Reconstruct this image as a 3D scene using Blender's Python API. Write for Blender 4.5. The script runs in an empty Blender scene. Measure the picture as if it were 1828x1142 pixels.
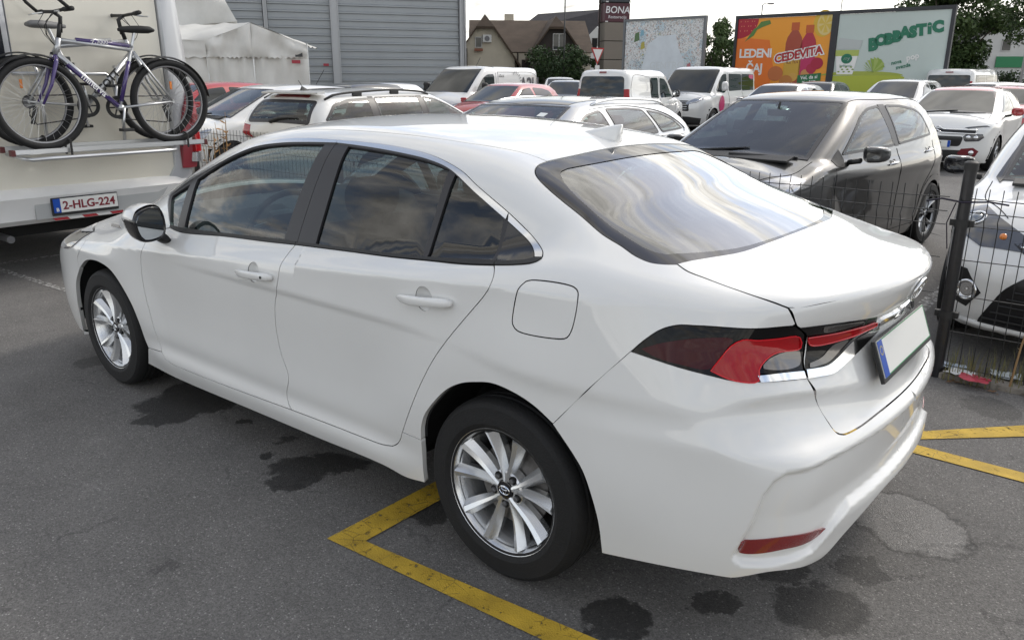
import bpy, bmesh, math, random
import numpy as np
from mathutils import Vector, Matrix, Euler
random.seed(7); RNG = np.random.default_rng(7)
scene = bpy.context.scene
COL = scene.collection
# ---------------------------------------------------------------- camera
cam_d = bpy.data.cameras.new('camera'); cam = bpy.data.objects.new('camera', cam_d); COL.objects.link(cam)
cam_d.sensor_fit = 'HORIZONTAL'; cam_d.sensor_width = 36.0; cam_d.lens = 27.863; cam_d.clip_start = 0.05; cam_d.clip_end = 3000
CAM_YAW, CAM_PITCH, CAM_ROLL = -0.8815, 0.2971, 0.0039
def _cam_axes():
    cy, sy, cp, sp = math.cos(CAM_YAW), math.sin(CAM_YAW), math.cos(CAM_PITCH), math.sin(CAM_PITCH)
    f = Vector((cy*cp, sy*cp, -sp)); r = Vector((sy, -cy, 0)); u = r.cross(f)
    cr, sr = math.cos(CAM_ROLL), math.sin(CAM_ROLL)
    return cr*r+sr*u, -sr*r+cr*u, f
_r, _u, _f = _cam_axes()
_m = Matrix((_r, _u, -_f)).transposed().to_4x4(); _m.translation = Vector((-1.4758, 2.5994, 1.5880))
cam.matrix_world = _m
scene.camera = cam
# ---------------------------------------------------------------- sky and sun
SUN_AZ, SUN_EL = math.radians(-102), math.radians(43)      # direction towards the sun: azimuth from +x, height
world = bpy.data.worlds.new('World'); scene.world = world; world.use_nodes = True
def build_world():
    nt = world.node_tree; n = nt.nodes; l = nt.links; n.clear()
    out = n.new('ShaderNodeOutputWorld'); bg = n.new('ShaderNodeBackground'); bg.inputs['Strength'].default_value = 0.14
    sky = n.new('ShaderNodeTexSky'); sky.sky_type = 'NISHITA'; sky.sun_disc = False
    sky.sun_elevation = SUN_EL; sky.sun_rotation = math.pi/2-SUN_AZ; sky.air_density = 1.0; sky.dust_density = 1.5; sky.ozone_density = 1.0
    tc = n.new('ShaderNodeTexCoord'); sep = n.new('ShaderNodeSeparateXYZ'); l.new(tc.outputs['Generated'], sep.inputs[0])
    def M(op, a, b=None, c=None):
        q = n.new('ShaderNodeMath'); q.operation = op
        for i, v in enumerate((a, b, c)):
            if v is None: continue
            if isinstance(v, (int, float)): q.inputs[i].default_value = v
            else: l.new(v, q.inputs[i])
        return q.outputs[0]
    zz = M('ADD', M('MAXIMUM', sep.outputs[2], 0.0), 0.16)
    cx = M('DIVIDE', sep.outputs[0], zz); cy = M('DIVIDE', sep.outputs[1], zz)
    cmb = n.new('ShaderNodeCombineXYZ'); l.new(cx, cmb.inputs[0]); l.new(cy, cmb.inputs[1])
    def noise(scale, detail, rough, dist, off):
        mp = n.new('ShaderNodeMapping'); l.new(cmb.outputs[0], mp.inputs[0]); mp.inputs['Location'].default_value = off; mp.inputs['Rotation'].default_value = (0, 0, 0.5); mp.inputs['Scale'].default_value = (1.0, 1.9, 1)
        t = n.new('ShaderNodeTexNoise'); t.inputs['Scale'].default_value = scale; t.inputs['Detail'].default_value = detail; t.inputs['Roughness'].default_value = rough; t.inputs['Distortion'].default_value = dist
        l.new(mp.outputs[0], t.inputs['Vector']); return t.outputs['Fac']
    a = noise(1.7, 9, .60, .12, (3.1, 1.7, 0)); b = noise(3.0, 8, .60, .15, (7.3, 4.1, 2))
    def ramp(fac, stops):
        r = n.new('ShaderNodeValToRGB'); l.new(fac, r.inputs[0]); e = r.color_ramp.elements
        e[0].position, e[0].color = stops[0][0], (*[stops[0][1]]*3, 1); e[1].position, e[1].color = stops[-1][0], (*[stops[-1][1]]*3, 1)
        for p, v in stops[1:-1]: q = e.new(p); q.color = (v, v, v, 1)
        return r.outputs[0]
    cover = ramp(a, [(.45, .22), (.57, 1.0)])
    # towards the horizon the cloud deck closes up
    hz = ramp(sep.outputs[2], [(.0, 1.0), (.35, 0.0)])
    cover = M('MAXIMUM', cover, M('MULTIPLY', hz, .9))
    bright = ramp(b, [(.34, 4.0), (.5, 7.4), (.64, 10.6)])
    # thin cloud glows round the sun
    dp = n.new('ShaderNodeVectorMath'); dp.operation = 'DOT_PRODUCT'; l.new(tc.outputs['Generated'], dp.inputs[0]); dp.inputs[1].default_value = (math.cos(SUN_EL)*math.cos(SUN_AZ), math.cos(SUN_EL)*math.sin(SUN_AZ), math.sin(SUN_EL))
    glow = M('MULTIPLY_ADD', M('POWER', M('MAXIMUM', dp.outputs['Value'], 0.0), 5.0), 0.95, 1.0)
    bright = M('MULTIPLY', bright, glow); bright = M('MULTIPLY', bright, M('MULTIPLY_ADD', M('MAXIMUM', sep.outputs[2], 0.0), -.60, 1.0))
    cc = n.new('ShaderNodeCombineColor')
    l.new(M('MULTIPLY', bright, 1.035), cc.inputs[0]); l.new(M('MULTIPLY', bright, 1.0), cc.inputs[1]); l.new(M('MULTIPLY', bright, .935), cc.inputs[2])
    mx = n.new('ShaderNodeMix'); mx.data_type = 'RGBA'; l.new(cover, mx.inputs['Factor']); l.new(sky.outputs[0], mx.inputs['A']); l.new(cc.outputs[0], mx.inputs['B'])
    l.new(mx.outputs['Result'], bg.inputs['Color']); l.new(bg.outputs[0], out.inputs[0])
build_world()
sun_d = bpy.data.lights.new('sun', 'SUN'); sun = bpy.data.objects.new('sun', sun_d); COL.objects.link(sun)
sun_d.energy = 0.8; sun_d.angle = math.radians(12); sun_d.color = (1.0, .945, .86)
_sd = Vector((math.cos(SUN_EL)*math.cos(SUN_AZ), math.cos(SUN_EL)*math.sin(SUN_AZ), math.sin(SUN_EL)))
sun.rotation_euler = _sd.to_track_quat('Z', 'Y').to_euler(); sun.location = (0, 0, 30)
scene.view_settings.view_transform = 'Standard'; scene.view_settings.look = 'None'; scene.view_settings.exposure = 0.66; scene.view_settings.gamma = 1.0
scene.view_settings.use_curve_mapping = False
scene.render.engine = 'CYCLES'
scene.cycles.use_denoising = True
scene.cycles.max_bounces = 8; scene.cycles.transparent_max_bounces = 24; scene.cycles.glossy_bounces = 4; scene.cycles.diffuse_bounces = 3
scene.cycles.caustics_reflective = False; scene.cycles.caustics_refractive = False; scene.cycles.sample_clamp_indirect = 6.0
# ---------------------------------------------------------------- geometry library
class Spl:
    """natural cubic spline held as a dense table"""
    def __init__(s, pts):
        x = np.array([p[0] for p in pts], float); y = np.array([p[1] for p in pts], float)
        n = len(x)
        if n == 1:
            s.t = np.array([x[0], x[0]+1]); s.v = np.array([y[0], y[0]]); return
        h = np.diff(x); A = np.eye(n); b = np.zeros(n)
        for i in range(1, n-1):
            A[i, i-1] = h[i-1]; A[i, i] = 2*(h[i-1]+h[i]); A[i, i+1] = h[i]
            b[i] = 3*((y[i+1]-y[i])/h[i]-(y[i]-y[i-1])/h[i-1])
        c = np.linalg.solve(A, b); d = np.diff(c)/(3*h); bb = np.diff(y)/h-h*(2*c[:-1]+c[1:])/3
        t = np.linspace(x[0], x[-1], 3000); k = np.clip(np.searchsorted(x, t, 'right')-1, 0, n-2); u = t-x[k]
        s.t = t; s.v = y[k]+bb[k]*u+c[k]*u*u+d[k]*u**3
        s.s0 = (s.v[1]-s.v[0])/(t[1]-t[0]); s.s1 = (s.v[-1]-s.v[-2])/(t[-1]-t[-2])
    def __call__(s, q):
        r = np.interp(q, s.t, s.v)
        if hasattr(s, 's0'):
            r = r + np.minimum(q-s.t[0], 0)*s.s0 + np.maximum(q-s.t[-1], 0)*s.s1
        return r
class Lin(Spl):
    """piecewise line, corners rounded over the width w"""
    def __init__(s, pts, w=0.0):
        x = [p[0] for p in pts]; y = [p[1] for p in pts]
        s.t = np.linspace(x[0], x[-1], 3000); v = np.interp(s.t, x, y)
        if w > 0:
            m = max(1, int(w/(s.t[1]-s.t[0])/2)); k = np.ones(2*m+1)/(2*m+1)
            for _ in range(2):
                a = 2*v[0]-v[1:m+1][::-1]; b = 2*v[-1]-v[-m-1:-1][::-1]
                v = np.convolve(np.concatenate([a, v, b]), k, 'valid')
        s.v = v; s.s0 = (v[1]-v[0])/(s.t[1]-s.t[0]); s.s1 = (v[-1]-v[-2])/(s.t[-1]-s.t[-2])
def smax(a, b, k):
    h = np.maximum(k-np.abs(a-b), 0)/k
    return np.maximum(a, b)+h*h*k*0.25
def smin(a, b, k):
    return -smax(-a, -b, k)
def sstep(a, b, x):
    t = np.clip((x-a)/(b-a), 0, 1); return t*t*(3-2*t)
def poly_sd(px, py, poly):
    """signed distance to a closed 2-D polygon, negative inside"""
    P = np.asarray(poly, float); Q = np.roll(P, -1, 0)
    d = np.full(px.shape, 1e9); ins = np.zeros(px.shape, bool)
    for (x0, y0), (x1, y1) in zip(P, Q):
        ex, ey = x1-x0, y1-y0
        t = np.clip(((px-x0)*ex+(py-y0)*ey)/(ex*ex+ey*ey+1e-12), 0, 1)
        d = np.minimum(d, (px-x0-t*ex)**2+(py-y0-t*ey)**2)
        c = (y0 > py) != (y1 > py)
        with np.errstate(divide='ignore', invalid='ignore'):
            ins ^= c & (px < (x1-x0)*(py-y0)/(y1-y0+1e-15)+x0)
    d = np.sqrt(d)
    return np.where(ins, -d, d)
def make_F(c):
    """implicit surface of a car body (negative inside); c holds its curves"""
    def F(P):
        x = P[:, 0]; y = np.abs(P[:, 1]); z = P[:, 2]
        w = c['side'](x, z)
        top1 = z-(c['deck'](x)-c['deckcrown'](x)*y*y)
        xr = c['rear'](z)+c['rearcurv'](z)*y*y
        xf = c['front'](z)-c['frontcurv'](z)*y*y
        lo = smax(y-w, xr-x, c['k_rear']); lo = smax(lo, x-xf, c['k_front']); lo = smax(lo, top1, c['k_top'](x))
        gw = c['ghprof'](z)+c['ghplan'](x)
        top2 = z-(c['roof'](x)-c['roofcrown'](x)*y*y)
        gh = smax((y-gw)*0.9, top2*c.get('roofscale', 0.9), c['k_roof'](x))
        gh = smax(gh, c.get('ghz', 0.5)-z, 0.02)
        if 'ghrear' in c: gh = smax(gh, c['ghrear'](z)+c['ghrcurv']*y*y-x, c['k_ghr'])
        F_ = smin(lo, gh, c['k_union'](x))
        if 'mod' in c: F_ = F_+c['mod'](P, x, y, z)
        return F_
    return F
def grad(F, P, e=0.004):
    g = np.zeros_like(P)
    for k in range(3):
        d = np.zeros(3); d[k] = e
        g[:, k] = F(P+d)-F(P-d)
    return g/np.maximum(np.linalg.norm(g, axis=1), 1e-9)[:, None]
def march(F, O, D, tmax=3.0, off=0.0, it=90, lim=0.03):
    """first hit of F = off along rays"""
    t = np.zeros(len(O)); lo = np.zeros(len(O)); hit = np.zeros(len(O), bool)
    for _ in range(it):
        v = F(O+D*t[:, None])-off
        hit |= v <= 0
        lo = np.where(hit, lo, t)
        step = np.clip(v*0.6, 0.0006, lim*4)
        t = np.where(hit, t, np.minimum(t+step, tmax))
        if hit.all(): break
    hi = t.copy()
    for _ in range(14):
        m = (lo+hi)/2; v = F(O+D*m[:, None])-off
        a = hit & (v <= 0); hi = np.where(a, m, hi); lo = np.where(hit & ~a, m, lo)
    return O+D*hi[:, None], hit
def catmull(P, step=0.012):
    P = np.asarray(P, float); n = len(P)
    if n < 3:
        L = np.linalg.norm(P[1]-P[0]); m = max(1, int(math.ceil(L/step)))
        return P[0]+(P[1]-P[0])*np.linspace(0, 1, m+1)[:, None]
    E = np.vstack([2*P[0]-P[1], P, 2*P[-1]-P[-2]]); out = []
    for i in range(n-1):
        a, b, c_, d = E[i], E[i+1], E[i+2], E[i+3]
        t0 = 0; t1 = t0+max(np.linalg.norm(b-a), 1e-6)**.5; t2 = t1+max(np.linalg.norm(c_-b), 1e-6)**.5; t3 = t2+max(np.linalg.norm(d-c_), 1e-6)**.5
        m = max(1, int(math.ceil(np.linalg.norm(c_-b)/step)))
        t = np.linspace(t1, t2, m+1)[:-1][:, None]
        A1 = (t1-t)/(t1-t0)*a+(t-t0)/(t1-t0)*b; A2 = (t2-t)/(t2-t1)*b+(t-t1)/(t2-t1)*c_; A3 = (t3-t)/(t3-t2)*c_+(t-t2)/(t3-t2)*d
        B1 = (t2-t)/(t2-t0)*A1+(t-t0)/(t2-t0)*A2; B2 = (t3-t)/(t3-t1)*A2+(t-t1)/(t3-t1)*A3
        out.append((t2-t)/(t2-t1)*B1+(t-t1)/(t2-t1)*B2)
    out.append(P[-1:])
    return np.vstack(out)
def offset2d(p, d):
    """move a closed 2-D loop inwards by d (loop anticlockwise)"""
    a = np.roll(p, 1, 0); b = np.roll(p, -1, 0)
    e1 = p-a; e2 = b-p
    e1 /= np.maximum(np.linalg.norm(e1, axis=1), 1e-9)[:, None]; e2 /= np.maximum(np.linalg.norm(e2, axis=1), 1e-9)[:, None]
    n1 = np.stack([-e1[:, 1], e1[:, 0]], 1); n2 = np.stack([-e2[:, 1], e2[:, 0]], 1)
    m = n1+n2; q = np.maximum((m*m).sum(1), 0.5)
    return p+m*(2*d/q)[:, None]
def area2(p):
    q = np.roll(p, -1, 0); return 0.5*np.sum(p[:, 0]*q[:, 1]-q[:, 0]*p[:, 1])
def resample(p, step):
    q = np.vstack([p, p[:1]]); s = np.concatenate([[0], np.cumsum(np.linalg.norm(np.diff(q, axis=0), axis=1))])
    keep = [0]
    for i in range(1, len(p)):
        if s[i]-s[keep[-1]] > step*0.35: keep.append(i)
    return p[keep]
def triangulate(loop, holes, res):
    """fine triangle mesh of a 2-D polygon with holes: points, triangles, boundary loops as index lists"""
    from mathutils.geometry import delaunay_2d_cdt
    loops = [loop]+list(holes)
    V = np.vstack(loops); E = []; o = 0; bl = []
    for L in loops:
        n = len(L); E += [(o+i, o+(i+1) % n) for i in range(n)]; bl.append(list(range(o, o+n))); o += n
    mn = loop.min(0); mx = loop.max(0)
    gx = np.arange(mn[0]+res*.5, mx[0], res); gy = np.arange(mn[1]+res*.5, mx[1], res*.866)
    G = np.array([(a+(res*.5 if j % 2 else 0), b) for j, b in enumerate(gy) for a in gx]) if len(gx) and len(gy) else np.zeros((0, 2))
    if len(G):
        sd = poly_sd(G[:, 0], G[:, 1], loop)
        ok = sd < -res*.45
        for Hh in holes: ok &= poly_sd(G[:, 0], G[:, 1], Hh) > res*.45
        V = np.vstack([V, G[ok]])
    vv, ee, ff, ov, _, _ = delaunay_2d_cdt([Vector((float(a), float(b))) for a, b in V], E, [], 0, 1e-7, True)
    W_ = np.array([(a.x, a.y) for a in vv])
    mp = {}
    for i, l in enumerate(ov):
        for k in l: mp[k] = i
    T = np.array([f for f in ff if len(f) == 3])
    C = W_[T].mean(1)
    ok = poly_sd(C[:, 0], C[:, 1], loop) < 0
    for Hh in holes: ok &= poly_sd(C[:, 0], C[:, 1], Hh) > 0
    T = T[ok]
    e1 = W_[T[:, 1]]-W_[T[:, 0]]; e2 = W_[T[:, 2]]-W_[T[:, 0]]
    fl = (e1[:, 0]*e2[:, 1]-e1[:, 1]*e2[:, 0]) < 0
    T[fl] = T[fl][:, ::-1]
    return W_, T, [[mp[i] for i in b] for b in bl]
def basis(d):
    d = np.asarray(d, float); d = d/np.linalg.norm(d)
    up = np.array([0, 0, 1.]) if abs(d[2]) < 0.9 else np.array([-1., 0, 0])
    e1 = np.cross(up, d); e1 /= np.linalg.norm(e1); e2 = np.cross(d, e1)
    return e1, e2, d
def panel(F, loop3, d, res=0.025, gap=0.0, off=0.0, flange=0.02, holes=(), reach=0.35, step=0.014):
    """a sheet of the body surface inside loop3 (points on the body), seen along d: returns verts, normals, faces"""
    e1, e2, d = basis(d)
    pr = lambda P: np.stack([P@e1, P@e2], 1)
    L3 = np.asarray(loop3, float)
    L = resample(pr(L3), step)
    if area2(L) < 0: L = L[::-1].copy()
    if gap: L = offset2d(L, gap)
    Hs = []
    for h in holes:
        q = resample(pr(np.asarray(h, float)), step)
        if area2(q) < 0: q = q[::-1].copy()
        if gap: q = offset2d(q, -gap)
        Hs.append(q)
    W_, T, bl = triangulate(L, Hs, res)
    top = (L3@d).max()+reach
    O = W_[:, :1]*e1+W_[:, 1:2]*e2+d*top
    P, hit = march(F, O, np.repeat(-d[None], len(O), 0), tmax=reach*2+3.0, off=0.0)
    N = grad(F, P)
    P = P+N*off
    V = [P]; NN = [N]; faces = [tuple(t) for t in T]
    n = len(P)
    if flange:
        for b in bl:
            b = np.array(b); B = P[b]; nb = N[b]
            tan = np.roll(B, -1, 0)-np.roll(B, 1, 0)
            lat = np.cross(tan, nb); lat /= np.maximum(np.linalg.norm(lat, axis=1), 1e-9)[:, None]
            V += [B, B-nb*flange]; NN += [lat, lat]
            m = len(b)
            for i in range(m):
                j = (i+1) % m
                faces.append((n+i, n+m+i, n+m+j, n+j))
            n += 2*m
    return np.vstack(V), np.vstack(NN), faces
def mirror_geo(g):
    V, N, f = g
    s = np.array([1, -1, 1.])
    return V*s, N*s, [t[::-1] for t in f]
def join_geo(*gs):
    V = []; N = []; f = []; o = 0
    for v, nn, ff in gs:
        V.append(v); N.append(nn); f += [tuple(i+o for i in t) for t in ff]; o += len(v)
    return np.vstack(V), np.vstack(N), f
def capsule(F, x0, x1, zc, nx, nt, na, R=1.6, hole=None):
    """quad mesh of a whole car body: rings across, fans over both ends"""
    th = np.linspace(0, 2*np.pi, nt, endpoint=False)
    th = th+0.0*th
    rows = []
    al = np.linspace(90, 0, na, endpoint=False)
    for a in al: rows.append((x0, math.radians(-a)))
    for xx in np.linspace(x0, x1, nx): rows.append((xx, 0.0))
    for a in al[::-1]: rows.append((x1, math.radians(a)))
    O = []; D = []
    for xx, a in rows:
        dv = np.stack([np.full(nt, math.sin(a)), np.cos(th)*math.cos(a), np.sin(th)*math.cos(a)], 1)
        O.append(np.array([xx, 0, zc])+dv*R); D.append(-dv)
    O = np.vstack(O); D = np.vstack(D)
    P, hit = march(F, O, D, tmax=R, it=140)
    N = grad(F, P)
    fc = []
    for i in range(len(rows)-1):
        for j in range(nt):
            k = (j+1) % nt
            fc.append((i*nt+j, i*nt+k, (i+1)*nt+k, (i+1)*nt+j))
    return P, N, fc
# ---------------------------------------------------------------- objects, materials, simple shapes
def mesh_obj(name, V, F_, mat=None, parent=None, N=None, smooth=False):
    me = bpy.data.meshes.new(name)
    me.from_pydata([tuple(map(float, v)) for v in V], [], [tuple(int(i) for i in f) for f in F_])
    if mat is not None: me.materials.append(mat)
    me.validate()
    if N is not None or smooth:
        me.polygons.foreach_set('use_smooth', [True]*len(me.polygons))
    if N is not None: me.normals_split_custom_set_from_vertices([tuple(map(float, v)) for v in N])
    me.update()
    o = bpy.data.objects.new(name, me); COL.objects.link(o)
    if parent is not None: o.parent = parent
    return o
def geo_obj(name, g, mat, parent): return mesh_obj(name, g[0], g[2], mat, parent, g[1])
def thing(name, label, cat, loc=(0, 0, 0), rz=0.0, group=None, rot=None):
    o = bpy.data.objects.new(name, None); COL.objects.link(o); o.location = loc; o.rotation_euler = rot if rot else (0, 0, rz)
    o.empty_display_size = .2
    o['label'] = label; o['category'] = cat
    if group: o['group'] = group
    return o
def tag(o, label, cat, group=None):
    o['label'] = label; o['category'] = cat
    if group: o['group'] = group
    return o
def kind(o, k): o['kind'] = k; return o
class MB:
    """collects simple shapes into one mesh"""
    def __init__(s): s.v = []; s.f = []
    def add(s, V, F_):
        o = len(s.v); s.v += [tuple(map(float, p)) for p in V]; s.f += [tuple(i+o for i in f) for f in F_]; return s
    def box(s, c, size, R=None, bev=0.0):
        hx, hy, hz = size[0]/2, size[1]/2, size[2]/2
        if bev <= 0:
            V = [(a*hx, b*hy, d*hz) for a in (-1, 1) for b in (-1, 1) for d in (-1, 1)]
            F_ = [(0, 1, 3, 2), (4, 6, 7, 5), (0, 4, 5, 1), (2, 3, 7, 6), (0, 2, 6, 4), (1, 5, 7, 3)]
        else:
            bm = bmesh.new(); bmesh.ops.create_cube(bm, size=1.0)
            for v in bm.verts: v.co = Vector((v.co.x*size[0], v.co.y*size[1], v.co.z*size[2]))
            bmesh.ops.bevel(bm, geom=bm.edges[:], offset=bev, segments=2, profile=.6, affect='EDGES')
            bm.verts.ensure_lookup_table(); V = [tuple(v.co) for v in bm.verts]; F_ = [tuple(v.index for v in f.verts) for f in bm.faces]; bm.free()
        c = Vector(c)
        if R is not None: V = [R @ Vector(v) for v in V]
        return s.add([Vector(v)+c for v in V], F_)
    def tube(s, pts, r, n=8, closed=False, caps=True):
        P = [Vector(p) for p in pts]; m = len(P); rs = r if isinstance(r, (list, tuple)) else [r]*m
        V = []; prev = None
        for i in range(m):
            if closed: t = (P[(i+1) % m]-P[i-1])
            else: t = P[min(i+1, m-1)]-P[max(i-1, 0)]
            t.normalize()
            if prev is None:
                a = Vector((0, 0, 1)) if abs(t.z) < .9 else Vector((1, 0, 0)); u = t.cross(a).normalized()
            else:
                u = (prev-t*prev.dot(t)); u = u.normalized() if u.length > 1e-6 else t.orthogonal().normalized()
            prev = u; w = t.cross(u)
            for k in range(n):
                a = 2*math.pi*k/n; V.append(P[i]+u*(rs[i]*math.cos(a))+w*(rs[i]*math.sin(a)))
        F_ = []
        for i in range(m if closed else m-1):
            j = (i+1) % m
            for k in range(n):
                q = (k+1) % n; F_.append((i*n+k, i*n+q, j*n+q, j*n+k))
        if caps and not closed:
            F_.append(tuple(range(n))[::-1]); F_.append(tuple((m-1)*n+k for k in range(n)))
        return s.add(V, F_)
    def lathe(s, prof, n=32, axis='y', c=(0, 0, 0), closed=False):
        """prof: (radius, along)"""
        V = []
        for r, a in prof:
            for k in range(n):
                t = 2*math.pi*k/n; p = (r*math.cos(t), r*math.sin(t))
                V.append({'y': (p[0]+c[0], a+c[1], p[1]+c[2]), 'z': (p[0]+c[0], p[1]+c[1], a+c[2]), 'x': (a+c[0], p[0]+c[1], p[1]+c[2])}[axis])
        m = len(prof); F_ = []
        for i in range(m if closed else m-1):
            j = (i+1) % m
            for k in range(n):
                q = (k+1) % n
                F_.append((i*n+k, j*n+k, j*n+q, i*n+q) if axis == 'y' else (i*n+k, i*n+q, j*n+q, j*n+k))
        return s.add(V, F_)
    def prism(s, poly, a0, a1, axis='y'):
        """extrude a 2-D polygon; axis y: (x,z); z: (x,y); x: (y,z)"""
        n = len(poly)
        mk = {'y': lambda p, a: (p[0], a, p[1]), 'z': lambda p, a: (p[0], p[1], a), 'x': lambda p, a: (a, p[0], p[1])}[axis]
        V = [mk(p, a0) for p in poly]+[mk(p, a1) for p in poly]
        F_ = [(i, (i+1) % n, n+(i+1) % n, n+i) for i in range(n)]+[tuple(range(n))[::-1], tuple(range(n, 2*n))]
        return s.add(V, F_)
    def quad(s, a, b, c, d): return s.add([a, b, c, d], [(0, 1, 2, 3)])
    def loft(s, rings, closed=True, caps=True):
        n = len(rings[0]); V = [p for r in rings for p in r]; F_ = []
        for i in range(len(rings)-1):
            for k in range(n if closed else n-1):
                q = (k+1) % n; F_.append((i*n+k, i*n+q, (i+1)*n+q, (i+1)*n+k))
        if caps: F_.append(tuple(range(n))[::-1]); F_.append(tuple((len(rings)-1)*n+k for k in range(n)))
        return s.add(V, F_)
    def build(s, name, mat, parent=None, smooth=False, angle=None):
        o = mesh_obj(name, s.v, s.f, mat, parent, smooth=smooth)
        bm = bmesh.new(); bm.from_mesh(o.data); bmesh.ops.recalc_face_normals(bm, faces=bm.faces[:])
        if angle is not None:
            for e in bm.edges:
                if len(e.link_faces) == 2 and e.calc_face_angle(0) > math.radians(angle): e.smooth = False
            for f in bm.faces: f.smooth = True
        bm.to_mesh(o.data); bm.free()
        return o
def rotm(rx=0, ry=0, rz=0): return Euler((rx, ry, rz)).to_matrix()
MATS = {}
def mat(name, col=(.8, .8, .8), rough=.5, metal=0.0, coat=0.0, spec=.5, emit=None, estr=0.0, trans=0.0, alpha=1.0, bump=None, vary=None, coatrough=.03, lined=False):
    """principled material; bump = (scale, strength, detail); vary = (scale, amount) mottles the colour"""
    if name in MATS: return MATS[name]
    m = bpy.data.materials.new(name); m.use_nodes = True; nt = m.node_tree; n = nt.nodes; l = nt.links
    p = n['Principled BSDF']; p.inputs['Base Color'].default_value = (*col, 1); p.inputs['Roughness'].default_value = rough; p.inputs['Metallic'].default_value = metal
    p.inputs['Coat Weight'].default_value = coat; p.inputs['Coat Roughness'].default_value = coatrough; p.inputs['Specular IOR Level'].default_value = spec
    p.inputs['Transmission Weight'].default_value = trans
    if emit: p.inputs['Emission Color'].default_value = (*emit, 1); p.inputs['Emission Strength'].default_value = estr
    if bump or vary:
        tc = n.new('ShaderNodeTexCoord')
        if vary:
            t = n.new('ShaderNodeTexNoise'); t.inputs['Scale'].default_value = vary[0]; t.inputs['Detail'].default_value = 6; t.inputs['Roughness'].default_value = .6; l.new(tc.outputs['Object'], t.inputs['Vector'])
            r = n.new('ShaderNodeMapRange'); r.inputs['From Min'].default_value = .3; r.inputs['From Max'].default_value = .7; r.inputs['To Min'].default_value = 1-vary[1]; r.inputs['To Max'].default_value = 1+vary[1]; l.new(t.outputs['Fac'], r.inputs['Value'])
            mx = n.new('ShaderNodeVectorMath'); mx.operation = 'SCALE'; mx.inputs[0].default_value = col; l.new(r.outputs[0], mx.inputs['Scale']); l.new(mx.outputs[0], p.inputs['Base Color'])
        if bump:
            t = n.new('ShaderNodeTexNoise'); t.inputs['Scale'].default_value = bump[0]; t.inputs['Detail'].default_value = bump[2] if len(bump) > 2 else 3; l.new(tc.outputs['Object'], t.inputs['Vector'])
            b = n.new('ShaderNodeBump'); b.inputs['Strength'].default_value = bump[1]; b.inputs['Distance'].default_value = .01; l.new(t.outputs['Fac'], b.inputs['Height']); l.new(b.outputs[0], p.inputs['Normal'])
    if lined:      # a painted shell is bare dark trim on its inner side
        g = n.new('ShaderNodeNewGeometry'); d = n.new('ShaderNodeBsdfDiffuse'); d.inputs[0].default_value = (.02, .02, .02, 1); x = n.new('ShaderNodeMixShader'); o = n['Material Output']
        l.new(g.outputs['Backfacing'], x.inputs[0]); l.new(p.outputs[0], x.inputs[1]); l.new(d.outputs[0], x.inputs[2]); l.new(x.outputs[0], o.inputs[0])
    MATS[name] = m; return m
def glass(name, tint=(.75, .85, .83), f0=.07, rough=0.0, amp=.92):
    """a thin pane: what is behind it shows through tinted, the sky mirrors more at a glancing look"""
    if name in MATS: return MATS[name]
    m = bpy.data.materials.new(name); m.use_nodes = True; nt = m.node_tree; n = nt.nodes; l = nt.links; n.clear()
    out = n.new('ShaderNodeOutputMaterial'); tr = n.new('ShaderNodeBsdfTransparent'); tr.inputs[0].default_value = (*tint, 1)
    gl = n.new('ShaderNodeBsdfGlossy'); gl.inputs['Roughness'].default_value = rough; gl.inputs['Color'].default_value = (1, 1, 1, 1)
    lw = n.new('ShaderNodeLayerWeight'); lw.inputs['Blend'].default_value = .5
    pw = n.new('ShaderNodeMath'); pw.operation = 'POWER'; l.new(lw.outputs['Facing'], pw.inputs[0]); pw.inputs[1].default_value = 4.0
    ma = n.new('ShaderNodeMath'); ma.operation = 'MULTIPLY_ADD'; l.new(pw.outputs[0], ma.inputs[0]); ma.inputs[1].default_value = amp; ma.inputs[2].default_value = f0; ma.use_clamp = True
    mx = n.new('ShaderNodeMixShader'); l.new(ma.outputs[0], mx.inputs[0]); l.new(tr.outputs[0], mx.inputs[1]); l.new(gl.outputs[0], mx.inputs[2]); l.new(mx.outputs[0], out.inputs[0])
    MATS[name] = m; return m
M_WHITE = mat('white_car_paint', (.75, .75, .735), .33, vary=(2.2, .022), coat=1.0, coatrough=.015, spec=.45, lined=True)
M_BLACKGLOSS = mat('black_gloss_plastic', (.012, .012, .014), .12, coat=.3)
M_BLACKSATIN = mat('black_satin_film', (.022, .021, .024), .38)
M_BLACK = mat('black_plastic', (.018, .018, .018), .55, bump=(400, .15))
M_RUBBER = mat('tyre_rubber', (.0075, .0075, .008), .75, vary=(9, .25), bump=(160, .25))
M_VOID = mat('dark_cavity', (.006, .006, .006), .9)
M_CHROME = mat('chrome', (.82, .83, .84), .09, metal=1.0)
M_SATINCHROME = mat('satin_bright_trim', (.78, .79, .80), .22, metal=1.0)
M_RIM = mat('silver_alloy', (.74, .75, .76), .27, metal=.75, coat=.6, coatrough=.08)
M_RIMIN = mat('shaded_alloy_dark_metal', (.16, .16, .165), .5, metal=.6)  # silver alloy with shade put into its colour; also plain dark metal parts
M_DISC = mat('brake_disc', (.22, .21, .20), .4, metal=.8, vary=(30, .3))
M_GLASS = glass('clear_green_glass', (.46, .56, .56), .06, amp=.85)
M_PRIVACY = glass('tinted_side_glass', (.26, .32, .33), .06, amp=.85)
M_REARGLASS = glass('rear_screen_glass', (.30, .38, .38), .10, amp=1.35)
M_RED = mat('red_lamp_lens', (.34, .002, .006), .10, spec=.25, coat=.35)
M_DARKRED = mat('smoked_red_lens', (.045, .002, .006), .05, spec=.22)
M_SMOKE = mat('smoked_lens', (.005, .0045, .005), .04, spec=.22)
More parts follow.
